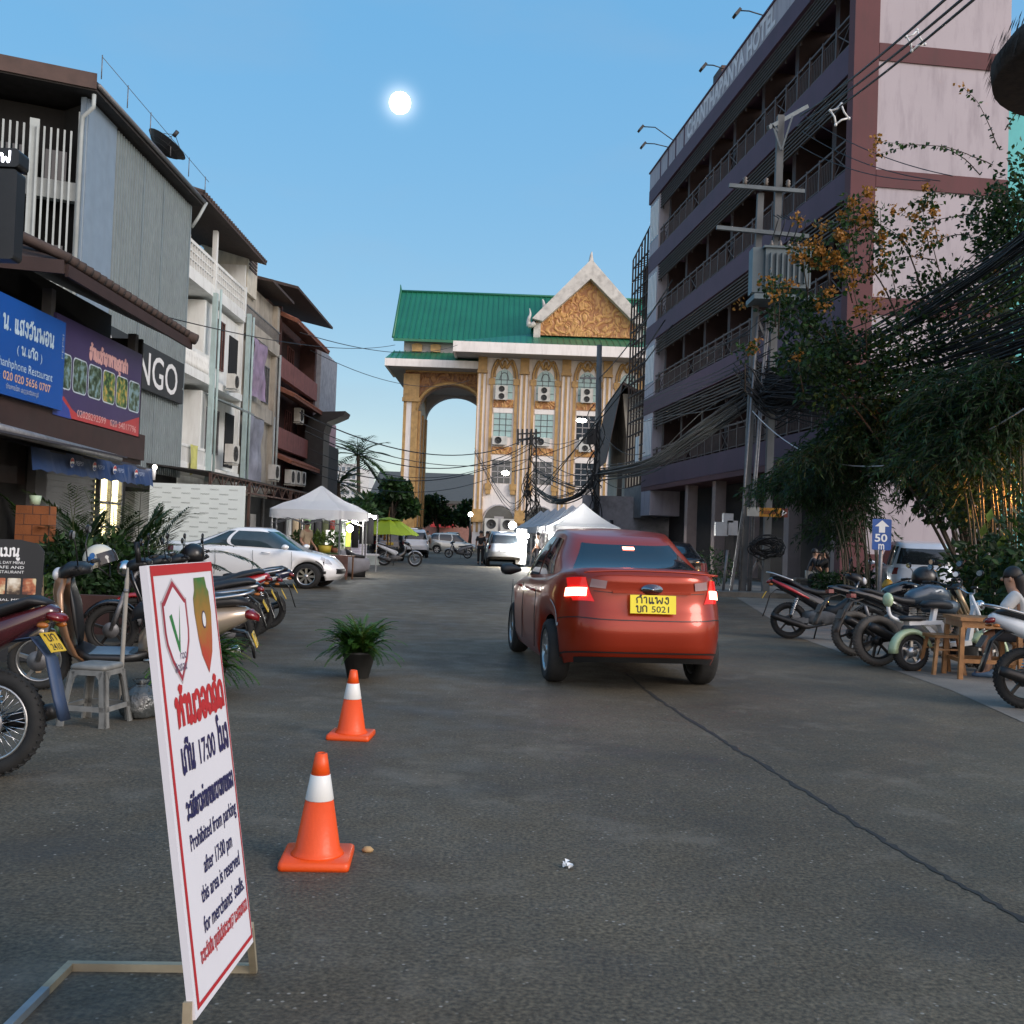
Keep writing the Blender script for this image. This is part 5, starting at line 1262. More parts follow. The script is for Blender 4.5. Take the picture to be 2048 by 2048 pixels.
# long arching sprays
for px, py, dx, dz, n, fl in ((1985,330,-1,.55,16,26),(1960,350,-.9,.9,15,26),(1975,400,-1,.25,13,10),(1960,430,-1,.12,11,30),(1940,470,-.9,.05,9,10),(1870,520,-1,.3,9,20),(1760,470,-.8,.5,8,30),(1690,470,-.8,.5,7,30),(1820,500,-.6,.8,8,30),(1740,560,-.9,.7,8,20),(2000,300,-.5,.9,10,8),(1900,590,-.9,.4,9,15),(1640,600,-.9,.5,7,20),(1580,640,-.9,.4,7,15),(2010,260,.3,.5,8,5)):
    p = bp(px,py,23.2); twig(p, V((dx,0,dz)), n, .17, .075, .045, .12, fl, 3)
random.seed(52)
for px, py, n in ((1705,405,90),(1700,440,80),(1690,480,120),(1650,500,110),(1620,520,100),(1680,520,90),(1760,430,60),(1600,498,50),(1745,465,60),(1845,425,70),(1860,400,45),(1700,565,60),(1560,590,40),(1590,700,30),(1490,700,45),(1650,600,60),(1545,570,35),(1780,530,40),(1860,480,35),(1995,560,30),(1730,620,40)):
    c = bp(px,py,22.6); cl = [c+V((random.uniform(-.3,.3),random.uniform(-.3,.3),random.uniform(-.2,.2))) for _ in range(4)]
    for i in range(int(n*1.3)): leaf(fw, random.choice(cl)+rdir()*random.random()*.16, rdir(), rdir(), .085, .04, 0, .4)
    clump(fo, c, (.3,.3,.25), 60, .11, .045, (0,0,1))
    tr.tube([c+V((0,0,.1)), c+V((random.uniform(0,.4),.2,-.9))], [.006,.016], 4)
wp(tr, 'trunk', M_BARK, bt); wp(fo, 'foliage', [LEAF_D, LEAF_M], bt); wp(fw, 'flowers', M_FLOW, bt)
# feathery bamboo
M_CULM = mat('bamboo_culm', (.045,.042,.02), .5, vary=.3, scale=6)
BAM_D = leafmat('bamboo_leaf_dark', (.012,.030,.010)); BAM_M = leafmat('bamboo_leaf_mid', (.026,.062,.017))
def bamboo(label, base, culms, H, lean, n_spray, seed, spread=.8, name='bamboo_clump', ms=(0,0,1)):
    random.seed(seed); t = thing(name, label, 'bamboo', base); c_ = MB(); f_ = MB()
    for i in range(culms):
        a0 = random.uniform(0,6.28); rr_ = spread*random.random()**.5*.6; b_ = V((math.cos(a0)*rr_, math.sin(a0)*rr_, 0))
        h = H*random.uniform(.7,1.05); ln = V((lean[0]*random.uniform(.4,1.2)+math.cos(a0)*.3*spread, lean[1]*random.uniform(.5,1.2)+math.sin(a0)*.3*spread, 0))
        pts = smooth_path([b_, b_+ln*.12+V((0,0,h*.45)), b_+ln*.5+V((0,0,h*.85)), b_+ln+V((0,0,h*.92)), b_+ln*1.35+V((0,0,h*.8))],5)
        c_.tube(pts, [.026*(1-.042*j) for j in range(len(pts))], 5)
        for j in range(n_spray):
            q = int(len(pts)*random.uniform(.38,.99)); p = pts[min(q,len(pts)-1)]
            d = (rdir(-.4,.5)+V((lean[0],lean[1],0)).normalized()*.35).normalized(); sp = [p.copy()]
            for s in range(7):
                d = (d+V((0,0,-.14))).normalized(); p = p+d*.13; sp.append(p.copy())
                for kk in range(3): leaf(f_, p, d+rdir()*.75+V((0,0,-.25)), rdir(), random.uniform(.11,.22), .016, random.choice(ms), .1)
            c_.tube(sp, .004, 3)
    c_.build('culms', M_CULM, t); f_.build('foliage', [BAM_D, BAM_M], t); return t
def g0(px, py, Y): p = at(px,py,Y); return V((p.x,Y,0))
bamboo('feathery bamboo clump arching over the white rear of a parked car', g0(1965,1150,24.5), 13, 5.4, (-3.2,-.2), 105, 61, 1.2)
bamboo('bamboo clump leaning past the transformer poles', g0(1735,1150,27), 9, 4.8, (-1.5,-.3), 85, 62, 1.0, ms=(0,1))
bamboo('tall golden stemmed bamboo clump lit orange by the garden lamp', g0(2010,1150,19), 20, 5.2, (-.7,-.1), 48, 63, 1.1)
bamboo('slim bamboo growing behind the blue distance sign', g0(1725,1150,28.2), 8, 3.0, (-.6,0), 14, 64, .5)
random.seed(66)
for px, Y, r, lab in ((1655,30.2,(.45,.3,.3),'low strappy plants under the pink wall'),(1700,29.6,(.5,.3,.35),'dark leafy shrub beside the pink wall'),(1735,29,(.5,.35,.5),'taller dark shrub at the foot of the slim bamboo'),(1425,33,(.7,.4,.6),'dark shrub under the wall lantern')):
    p = g0(px,1150,Y); p.z = .0 if Y < 29 else .14; shrub(p, r, 320, lab, .2, .03, (0,0,1), 'shrubs along the hotel wall')
for px, Y, r, n, lab in ((1990,17.5,(1.0,.8,.9),1500,'dense dark undergrowth behind the wooden furniture'),(2085,16.5,(1.0,.8,1.2),1300,'dark undergrowth around the garden lamp'),(2000,21.0,(1.0,.7,.7),1000,'undergrowth between the garden lamp and the parked white car')):
    p = g0(px,1150,Y); shrub(p, r, n, lab, .16, .05, (0,0,0,1), 'undergrowth below the bamboo')
sh = thing('croton_sprig', 'two large pale green leaves standing out of the dark undergrowth', 'plant', g0(1990,1150,17)); random.seed(67)
k = MB()
for px, py in ((1975,1045),(1962,1075),(2005,1090),(1997,1100)):
    p = at(px,py,17)-sh.location; leaf(k, p, V((.1,-.3,.9)), V((0,-1,0)), .26, .07, 0, .2); k.tube([V((0,0,.0)), p], [.008,.004], 4)
k.build('foliage', [leafmat('lime_leaf', (.14,.2,.05))], sh); k = MB(); k.tube([(0,0,0),(.02,0,.3)], .01, 5); k.build('stem', M_BARK, sh)
# thatched roof edge, top right
th = thing('thatched_roof', 'dark shaggy edge of a thatched roof above the bougainvillea', 'roof', (7.1, 11, 4.5))
c = at(2266,85,11.5); rr_ = 257/2048*11.5
k = MB(); random.seed(70); prof = [(rr_*1.0,-.32),(rr_*1.02,-.1),(rr_*.92,.1),(rr_*.6,.42),(.05,.75)]
k.lathe(prof, 40, 0, c)
for i in range(1900):
    a0 = random.uniform(0,6.28); r0 = rr_*random.uniform(.8,1.03); z = .15-.3*random.random()
    p = c+V((r0*math.cos(a0), r0*math.sin(a0), z)); leaf(k, p, V((math.cos(a0)*.35, math.sin(a0)*.35, -1)), V((math.cos(a0),math.sin(a0),0)), random.uniform(.12,.26), .012)
wp(k, 'thatch', mat('old_thatch', (.035,.024,.018), .95, vary=.4, scale=9, bump=.6), th)
k = MB(); k.cyl((c.x,c.y,0), (c.x,c.y,c.z+.3), .09, .07); wp(k, 'post', M_BARK, th)
# warm lamp in the bamboo
lp = thing('garden_lamp', 'warm orange garden lamp glowing behind the golden stemmed bamboo', 'lamp', g0(2066,1150,19.6))
k = MB(); k.cyl((0,0,0), (0,0,2.35), .03); k.lathe([(0,2.35),(.1,2.4),(.14,2.46),(.02,2.5),(0,2.5)], 10); k.build('post', M_BLK, lp)
k = MB(); k.ell((0,0,2.62), (.08,.08,.1), 10, 8); k.build('bulb', emat('warm_bulb', (1,.42,.08), 40), lp)
pl = bpy.data.lights.new('lamp_light', 'POINT'); plo = bpy.data.objects.new('lamp_light', pl); C.objects.link(plo); plo.parent = lp; plo.location = (0,-.15,2.62)
pl.energy = 170; pl.color = (1,.36,.07); pl.shadow_soft_size = .1
# =============================================================== POLES, CABLES, STREET LAMPS
M_POLE = mat('concrete_pole', (.11,.115,.12), .8, vary=.15, scale=2, dirt=.4, streak=True, bump=.15)
M_GALV = mat('galvanised', (.11,.13,.145), .6, .3, vary=.15, scale=5)
M_XFMR = mat('transformer_grey', (.085,.12,.14), .5, vary=.12, scale=1.5, dirt=.3, streak=True)
M_CAB = mat('cable_black', (.01,.01,.012), .6)
M_INS = mat('insulator', (.12,.1,.09), .3)
YP = 30.0
xf = thing('transformer_pole', 'twin concrete transformer pole with steel cross arms before the hotel', 'utility pole', (at(1510,1190,YP).x, YP, 0))
a_b = at(1530,1195,YP); a_t = at(1561,232,YP); b_b = at(1484,1195,YP); b_t = at(1521,388,YP)
k = MB(); a_b.z = 0; b_b.z = 0
k.bar(a_b, a_t, .2, .2); wp(k, 'pole', M_POLE, xf)
k = MB(); k.bar(b_b, b_t, .18, .18); wp(k, 'pole', M_POLE, xf)
def arm(p, q, w_=.11): k = MB(); k.bar(p, q, w_, w_); o = wp(k, 'cross_arm', M_GALV, xf); return o
arm(at(1536,256,YP-.25), at(1614,213,YP+.6)); arm(at(1458,371,YP-.2), at(1609,383,YP-.2)); arm(at(1433,455,YP-.22), at(1617,473,YP-.22))
k = MB()
for p, q in (((1545,248),(1562,300)),((1585,232),(1563,300)),((1540,248),(1556,262))): k.bar(at(*p,YP-.22), at(*q,YP-.22), .05, .05)
wp(k, 'brace', M_GALV, xf)
for px, py in ((1490,370),(1532,372),(1576,376)):
    k = MB(); p = at(px,py,YP-.2); k.lathe([(.0,0),(.07,.03),(.05,.08),(.08,.12),(.05,.17),(.075,.2),(.0,.26)], 10, 0, p); wp(k, 'insulator', M_INS, xf)
tc_ = at(1566,540,YP-.55)
k = MB(); k.box(tc_.x-.62, tc_.x+.68, YP-1.0, YP-.15, tc_.z-.62, tc_.z+.5)
for i in range(7): k.box(tc_.x-.5+i*.16, tc_.x-.45+i*.16, YP-1.12, YP-1.0, tc_.z-.5, tc_.z+.35)
k.box(tc_.x-.68, tc_.x+.74, YP-1.06, YP-.1, tc_.z+.5, tc_.z+.56); k.box(tc_.x-.95, tc_.x-.62, YP-.85, YP-.35, tc_.z-.75, tc_.z+.55)
k.box(tc_.x-.9, tc_.x+.9, YP-.95, YP+.1, tc_.z-.95, tc_.z-.8)
wp(k, 'transformer', M_XFMR, xf)
k = MB(); random.seed(71)
for i in range(4):
    p = V((tc_.x-.35+i*.25, YP-.55, tc_.z+.55)); k.lathe([(.05,0),(.07,.05),(.04,.1),(.07,.15),(.03,.3),(0,.32)], 8, 0, p)
wp(k, 'bushing', M_INS, xf)
k = MB()
for i in range(5):
    p = V((tc_.x-.35+i*.2, YP-.55, tc_.z+.85)); q = V((a_t.x-.2+i*.12, YP-.25, tc_.z+1.7)); k.tube(smooth_path([p, p+V((.1,-.25,.5)), q+V((.1,-.3,-.2)), q],4), .016, 5)
wp(k, 'jumper_cable', M_CAB, xf)
k = MB()                                   # bracing between the legs and drop pipes
for z0, z1 in ((.3,1.6),(1.6,.6),(5.2,6.6),(8.2,7.0)): k.bar(V((b_b.x+.05+z0*.015,YP,z0)), V((a_b.x+z1*.015,YP,z1)), .06, .06)
for dx in (-.12,.14,.2): k.tube([V((b_b.x+dx,YP-.15,0)), V((b_b.x+dx+.05,YP-.15,3)), V((b_b.x+.3+dx,YP-.15,8.2))], .035, 6)
k.bar(V((b_b.x-.35,YP,0)), V((b_b.x+.1,YP,3.6)), .08, .08); wp(k, 'brace', M_STEEL, xf)
k = MB()
for (px,py), sx, sz in (((1442,1058),.28,.34),((1463,1056),.22,.36),((1455,1036),.2,.2)):
    p = at(px,py,YP-.3); k.box(p.x-sx/2-.04, p.x+sx/2+.04, YP-.45, YP-.2, p.z-sz/2-.03, p.z+sz/2+.03)
wp(k, 'meter_box', mat('meter_grey', (.36,.37,.39), .4, vary=.1, dirt=.3), xf)
k = MB(); random.seed(72)
p0 = at(1530,1095,YP-.25)
for i in range(16):
    pts = [p0+V((.27*(1+.05*i)*math.cos(a)+.1*math.sin(i*2.3)+random.uniform(-.05,.05), -.02*i, .13*math.sin(a)*(1+.08*i)+.07*math.cos(i*1.7)+random.uniform(-.04,.04))) for a in [2*math.pi*j/16 for j in range(16)]]; k.tube(pts, .016, 4, closed=True)
wp(k, 'cable_coil', M_CAB, xf)
k = MB(); k.tube([at(1455,1100,YP-.3), V((at(1455,1100,YP-.3).x-.1,YP-.3,0))], .04, 6); wp(k, 'post', M_STEEL, xf)
# yellow pencil shaped direction board
dsn = thing('direction_sign', 'orange direction board with white arrow tips on the transformer pole', 'sign', at(1540,1025,YP-.45))
a1 = at(1494,1023,YP-.45)-dsn.location; a2 = at(1575,1026,YP-.45)-dsn.location; hz = .13
k = MB(); k.prism([(a1.x,a1.z-hz),(a2.x,a2.z-hz),(a2.x,a2.z+hz),(a1.x,a1.z+hz)], 'y', -.02, .02); k.build('board', mat('sign_orange', (.42,.19,.02), .5, dirt=.3), dsn)
k = MB(); X = V((a2.x-a1.x,0,a2.z-a1.z)).normalized(); l_ = a2.x-a1.x
plane_patch(k, a1+V((0,-.02,0)), X, ZH, [(0,-hz),(l_*.3,-hz),(l_*.3,hz),(0,hz)])
k.build('pale_end', mat('sign_pale', (.40,.39,.36), .5, dirt=.3), dsn); k = MB()
plane_patch(k, a1+V((0,-.024,0)), X, ZH, [(l_*.985,0),(l_*.86,hz*.7),(l_*.86,-hz*.7)]); k.build('arrow', M_WHT, dsn)
k = MB(); plane_patch(k, a1+V((0,-.022,0)), X, ZH, [(l_*.84,-hz),(l_,-hz),(l_,hz),(l_*.84,hz)]); k.build('arrow_field', mat('sign_maroon', (.14,.03,.02), .5), dsn)
k = MB(); writing(k, 'ທາງໄປຕະຫລາດ', a1+V((.3*l_+.05,-.02,-.05)), X, ZH, l_*.42, .085, pen=.2); k.build('lettering', mat('sign_maroon', (.14,.03,.02), .5), dsn)
k = MB(); k.bar((0,0,0), (0,.4,0), .05, .05); k.build('bracket', M_STEEL, dsn)
# blue distance sign
bs = thing('distance_sign', 'blue distance sign reading 50 m under a white up arrow on a grey post', 'sign', G(1762,1262))
YS = bs.location.y; 
q = at(1763,1069,YS)-bs.location; ww = 38/2048*YS/2*1.0; hh = 62/2048*YS/2
k = MB(); k.prism(rrect(q.x-ww, q.x+ww, q.z-hh, q.z+hh, .03), 'y', -.02, .0); k.build('board', mat('road_blue', (.012,.075,.30), .4, vary=.2, dirt=.3, dirtcol=(.03,.05,.12)), bs)
k = MB(); o = V((q.x,-.02,q.z)); s_ = hh
plane_patch(k, o, (1,0,0), ZH, [(-.055,s_*.12),(.055,s_*.12),(.055,s_*.52),(.13,s_*.52),(0,s_*.92),(-.13,s_*.52),(-.055,s_*.52)])
writing(k, '50', o+V((-ww*.78,0,-s_*.46)), (1,0,0), ZH, ww*1.5, s_*.5, bold=.03); writing(k, 'm', o+V((-ww*.38,0,-s_*.95)), (1,0,0), ZH, ww*.75, s_*.52, bold=.03)
k.build('lettering', M_WHT, bs); k = MB(); k.cyl((q.x-.02,.03,0), (q.x+.02,.03,q.z+hh*.8), .035); k.build('post', M_STEEL, bs)
# far concrete pole with lit street lamp
cpY = 60
cp_ = thing('utility_pole', 'plain concrete pole with a lit street lamp in front of the hall', 'utility pole', (at(1195,1070,cpY).x, cpY, 0))
cb = at(1192,1085,cpY); cb.z = 0; ct = at(1199,690,cpY)
k = MB(); k.tube([cb, ct], [.2,.15], 8); wp(k, 'pole', M_POLE, cp_)
k = MB(); l0 = at(1196,845,cpY); l1 = at(1168,842,cpY-.3); k.tube([l0, at(1180,838,cpY-.2), l1], .04, 6); k.bar(at(1160,756,cpY), at(1204,757,cpY), .1, .1); wp(k, 'lamp_arm', M_STEEL, cp_)
k = MB(); p = at(1163,841,cpY-.3); k.ell(p, (.3,.12,.12), 12, 8); wp(k, 'lamp', emat('street_lamp', (1,.97,.85), 22), cp_)
k = MB(); random.seed(73)
for i in range(30):
    z0 = random.uniform(3,9.5); p = V((cb.x+(ct.x-cb.x)*z0/11+random.uniform(-.3,.25), cpY-.2, z0)); k.tube(smooth_path([p, p+V((random.uniform(-.5,.2),0,-.7)), p+V((random.uniform(-.2,.3),0,-1.6))],4), .03, 4)
p = at(1187,872,cpY-.3); k.box(p.x-.4, p.x+.15, cpY-.5, cpY-.2, p.z-.5, p.z+.4)
wp(k, 'cable_tangle', M_CAB, cp_)
# lattice pole with cross arm
lY = 72
lt = thing('lattice_pole', 'dark lattice steel pole with a cross arm hung with cables before the hall', 'utility pole', (at(1065,1080,lY).x, lY, 0))
b0 = at(1060,1090,lY); b0.z = 0; tp = at(1067,862,lY)
k = MB()
for sx, sy in ((-.45,-.3),(.45,-.3),(.45,.3),(-.45,.3)): k.bar(b0+V((sx,sy,0)), tp+V((sx*.45,sy*.45,0)), .1, .1)
for j in range(14):
    f0, f1 = j/14, (j+1)/14; w0 = 1-.55*f0; w1 = 1-.55*f1; s = 1 if j % 2 else -1; a = b0.lerp(tp,f0); b = b0.lerp(tp,f1)
    for sy in (-.3,.3): k.bar(a+V((-.45*w0*s,sy*w0,0)), b+V((.45*w1*s,sy*w1,0)), .06, .06)
    for sx in (-.45,.45): k.bar(a+V((sx*w0,-.3*w0*s,0)), b+V((sx*w1,.3*w1*s,0)), .06, .06)
wp(k, 'lattice', M_BLK, lt)
k = MB(); k.bar(at(1034,880,lY-.3), at(1080,876,lY-.3), .16, .14); k.bar(at(1034,868,lY-.3), at(1080,866,lY-.3), .1, .1)
for px in (1036,1045,1054,1063,1072): k.bar(at(px,890,lY-.3), at(px,858,lY-.3), .14, .14)
k.tube([at(1066,870,lY), at(1060,935,lY-.3), at(1016,945,lY-.4)], .04, 6); wp(k, 'cross_arm', M_BLK, lt)
k = MB(); k.ell(at(1011,946,lY-.4), (.26,.16,.17), 12, 8); wp(k, 'lamp', emat('street_lamp', (1,.97,.85), 22), lt)
k = MB(); random.seed(74)
for i in range(26):
    p = b0.lerp(tp, random.uniform(.1,.75))+V((random.uniform(-.5,.5),-.4,0)); k.tube(smooth_path([p, p+V((random.uniform(-.5,.5),0,-.9)), p+V((random.uniform(-.3,.3),0,-1.9))],4), .03, 4)
wp(k, 'cable_tangle', M_CAB, lt)
# globe street lamps by the stalls
for i, (px, py, Y, r, lab) in enumerate(((1025,1055,70,.27,'glowing white globe lamp before the hall air conditioner units'),(941,1031,90,.2,'small lit lamp standing right of the great arch opening'),(715,1031,82,.3,'lit twin street lamp above the lime umbrella, left one'),(737,1036,84,.25,'lit twin street lamp above the lime umbrella, right one'))):
    p = at(px,py,Y); t = thing('street_lamp', lab, 'street lamp', (p.x,Y,0)); k = MB(); k.cyl((0,0,0), (0,0,p.z), .06, .04, 8); k.build('post', M_BLK, t)
    k = MB(); k.ell((0,0,p.z+r*.5), (r,r,r), 14, 10)
    if i > 1: k.ell((r*1.7,0,p.z+r*.4), (r*.9,r*.9,r*.8), 12, 8)
    k.build('lamp', emat('globe_lamp', (1,.96,.86), 11), t)
# ---- cables
def span(name, label, a, b, sag, r, group=None, cat='cable', via=()):
    n = 22; a = V(a); b = V(b); k = MB()
    pts = [a.lerp(b,i/n)+V((0,0,-sag*4*(i/n)*(1-i/n))) for i in range(n+1)]
    k.tube([p-a for p in pts], r, 5); o = k.build(name, M_CAB, loc=a); return tag(o, label, cat, group)
# the three thick lines overhead, with white spacers
tops = [((1600,232,YP),(1955,-60,14)), ((1594,252,YP),(1992,-60,14)), ((1612,258,YP),(2016,-60,14))]
nm3 = ['uppermost of three thick power lines crossing the hotel end wall','middle of three thick power lines crossing the hotel end wall','lowest of three thick power lines crossing the hotel end wall']
for (a, b), lb_ in zip(tops, nm3): span('power_line', lb_, at(*a), at(*b), .12, .026, 'thick power lines above the hotel corner', 'power line')
for px, py, Y, lab in ((1832,80,18.2,'white line spacer on the power lines against the hotel end wall'),(1680,228,25.2,'white line spacer on the power lines in front of the hotel railings')):
    t = thing('line_spacer', lab, 'line spacer', at(px,py,Y)); s = Y/2048*.78
    k = MB(); cs = [V((-20*s,0,6*s)), V((2*s,0,20*s)), V((18*s,0,-8*s)), V((-8*s,0,-22*s))]
    for i in range(4): k.tube([cs[i]*1.25, (cs[i]*1.25).lerp(cs[(i+1) % 4]*1.25,.5)*.8, cs[(i+1) % 4]*1.25], 2.5*s, 6); k.ell(cs[i]*1.3, (4.2*s,4.2*s,4.2*s), 8, 6)
    k.build('frame', M_WHT, t)
# house drops from the pole head to the right
for i, (a, b) in enumerate((((1600,225,YP),(1905,352,23)),((1604,262,YP),(1880,362,23)),((1600,292,YP),(1860,362,23)))):
    span('service_wire', ['upper','middle','lower'][i]+' of three thin wires falling across the hotel end wall into the bougainvillea', at(*a), at(*b), .25, .012, 'thin wires into the bougainvillea')
# spans across the street in front of the hall
cr = [((300,626,30),(790,690,80),.6),((600,665,45),(915,690,90),.8),((620,700,55),(940,760,95),1.2),((600,825,44),(1065,872,72),1.6),((610,862,48),(1062,885,72),1.8),((620,898,52),(1062,888,72),1.9),((622,925,54),(1064,895,72),1.6),((624,945,56),(1064,915,72),1.7),((600,845,44),(1200,860,60),2.0),((1066,872,72),(1198,845,60),.9),((1068,885,72),(1198,880,60),1.3),((1068,900,72),(1198,905,60),1.6),((1196,850,60),(1290,905,52),.7),((1196,950,60),(1290,960,52),.6),((1066,930,72),(1196,930,60),1.2)]
for i, (a, b, sg) in enumerate(cr):
    span('overhead_cable', 'thin dark overhead cable crossing the street in front of the white and gold hall', at(*a), at(*b), sg, .03 if i in (3,4,6) else .02, 'overhead cables crossing the street')
for i, (a, b, sg) in enumerate((((1070,1000,70),(1330,640,44),.3),((1068,985,70),(1345,650,44),.4),((1198,757,60),(1345,560,40),.3))):
    span('service_wire', ['lower of two','upper of two','short'][i]+' dark wires climbing from the street poles towards the hotel', at(*a), at(*b), sg, .03, 'wires climbing to the hotel')
k = MB(); random.seed(75)                  # ladder-like spacers hung on those wires
wl_ = span('light_string', 'pale string of small lights from the pole legs across the bamboo', at(1505,822,YP-.4), at(2075,800,17), 1.35, .014); 
wl_.data.materials.clear(); wl_.data.materials.append(mat('pale_cord', (.42,.43,.45), .5))
# the great black bundle: nobody could count these wires
k = MB(); random.seed(76)
def bundle(path, n, spread, r, jit=1.0):
    for i in range(n):
        off = V((random.gauss(0,1)*.1, random.gauss(0,1)*.3, random.gauss(0,1)*spread)); sg = random.uniform(-.12,.3)*jit
        P = [at(*p)+off*(1+.5*math.sin(j*1.3+i))+V((0,0,-sg*math.sin(math.pi*j/(len(path)-1)))) for j, p in enumerate(path)]
        k.tube(smooth_path(P,6), r*random.uniform(.6,1.3), 4)
bundle([(1540,772,YP-.3),(1440,835,33),(1385,868,38),(1300,925,46),(1200,947,60)], 40, .17, .03)
bundle([(1540,700,YP-.3),(1430,750,33),(1330,790,42),(1260,830,52)], 9, .35, .016)
bundle([(1200,942,60),(1160,985,63),(1110,1000,66),(1068,975,72)], 16, .16, .035)
bundle([(1200,965,60),(1150,970,64),(1068,940,72)], 8, .4, .025)
bundle([(1068,950,72),(1020,1010,74),(950,900,95)], 5, .3, .02)
bundle([(1530,770,YP-.3),(1650,730,28.5),(1800,650,24.5),(1950,560,20),(2110,450,16)], 38, .28, .017)
bundle([(1530,775,YP-.3),(1680,765,28),(1850,735,23.5),(2100,650,17)], 44, .34, .017)
bundle([(1530,790,YP-.3),(1700,810,28),(1900,800,22.5),(2100,770,17)], 26, .28, .016)
bundle([(1490,760,YP),(1540,800,YP-.3),(1600,780,29)], 44, .36, .024, .5)
tag(k.build('cable_bundle', M_CAB), kind='stuff')
# =============================================================== CARS
M_TYRE = mat('tyre', (.014,.014,.014), .85, vary=.3, scale=15, dirt=.3, dirtcol=(.06,.055,.05))
M_ALLOY = mat('alloy', (.5,.5,.5), .3, .9, vary=.05)
M_CGLASS = mat('car_glass', (.012,.016,.02), .04, vary=.05, spec=.8)
M_TRIM = mat('car_trim', (.015,.015,.016), .5)
M_PLATEY = mat('yellow_plate', (.62,.42,.03), .5, vary=.05)
M_LENSR = mat('red_lens', (.15,.006,.008), .15, vary=.1, spec=.7)
M_LENSC = mat('clear_lens', (.5,.5,.52), .12, spec=.8)
M_LENSP = mat('pale_lens', (.34,.22,.22), .15, spec=.7)
class Surf:
    """closed ring surfaces stacked in height; u in 0..1 runs round the car from the tail centre over the left side"""
    def __init__(s, P): s.P = P
    def outline(s, xr, xf, hw, nr, nf, u):
        # superellipse halves: rear exponent nr, front exponent nf; u=0 rear centre, .25 left, .5 front, .75 right
        a = 2*math.pi*u; c, sn = -math.cos(a), math.sin(a)
        n = nr if c < 0 else nf; xm = xr+(xf-xr)*s.P.get('mid',.5)
        l = (xm-xr) if c < 0 else (xf-xm)
        x = xm + math.copysign(abs(c)**(2/n), c)*l; y = math.copysign(abs(sn)**(2/n), sn)*hw
        return x, y
    def body(s, u, t):
        P = s.P; xr0 = sinterp(P['tail'], t); xf0 = sinterp(P['nose'], t); hw = sinterp(P['width'], t)
        x, y = s.outline(xr0, xf0, hw, P.get('nr',4.2), P.get('nf',3.2), u)
        z0 = s.zlo(x, y); z1 = sinterp(P['belt'], x)
        return V((x, y, z0+(z1-z0)*t))
    def ub(s, kind, val, t, which):
        # ring position of a given x (sides) or sideways fraction (ends)
        P = s.P; c = which == 'c'
        xr = sinterp(P['cr' if c else 'tail'], t); xf = sinterp(P['cf' if c else 'nose'], t)
        n = {('c',0):P.get('cnr',3.6),('c',1):P.get('cnf',3.4),('b',0):P.get('nr',4.2),('b',1):P.get('nf',3.2)}
        if kind == 'x':
            xm = xr+(xf-xr)*P.get('mid',.5); fr = 1 if val > xm else 0; l = (xf-xm) if fr else (xm-xr)
            a = math.acos(min(1,abs(val-xm)/l)**(n[(which,fr)]/2))/(2*math.pi); return .5-a if fr else a
        fr = 1 if kind == 'f' else 0; a = math.asin(min(1,abs(val))**(n[(which,fr)]/2))/(2*math.pi)*(1 if val >= 0 else -1); return .5-a if fr else a
    def zlo(s, x, y):
        P = s.P; z = interp(P['sill'], x)
        for wx in P['wheels']:
            r = P['arch']; d = abs(x-wx)
            if d < r and abs(y) > P['hw']*.6: z = max(z, P['wr']+math.sqrt(r*r-d*d))
        return z
    def cabin(s, u, t):
        P = s.P; xr = sinterp(P['cr'], t); xf = sinterp(P['cf'], t); hw = sinterp(P['cw'], t)
        x, y = s.outline(xr, xf, hw, P.get('cnr',3.6), P.get('cnf',3.4), u)
        zb = sinterp(P['belt'], x)-.02; zr = sinterp(P['roof'], x)
        return V((x, y, zb+(zr-zb)*t))
def surf_patch(mb, f, us, ts, lift=.004, nu=10, nt=6, m=0):
    """us: (u0,u1) at the lower edge and at the upper edge; ts: (t0,t1)"""
    vs = []; (ua0,ua1),(ub0,ub1) = us; t0,t1 = ts
    for j in range(nt+1):
        q = j/nt; t = t0+(t1-t0)*q
        for i in range(nu+1):
            p = i/nu; u_ = (ua0+(ua1-ua0)*p)*(1-q)+(ub0+(ub1-ub0)*p)*q
            e = 1e-3; P0 = f(u_,t); du = f(u_+e,t)-f(u_-e,t); dt = f(u_,min(t+e,1))-f(u_,t-e)
            n = dt.cross(du)
            n = n.normalized() if n.length > 1e-12 else V((0,0,1))
            if n.dot(P0-V((P0.x*.6,0,.6))) < 0: n = -n
            vs.append(P0+n*lift)
    w_ = nu+1
    mb.add(vs, [(j*w_+i, j*w_+i+1, (j+1)*w_+i+1, (j+1)*w_+i) for j in range(nt) for i in range(nu)], m, True)
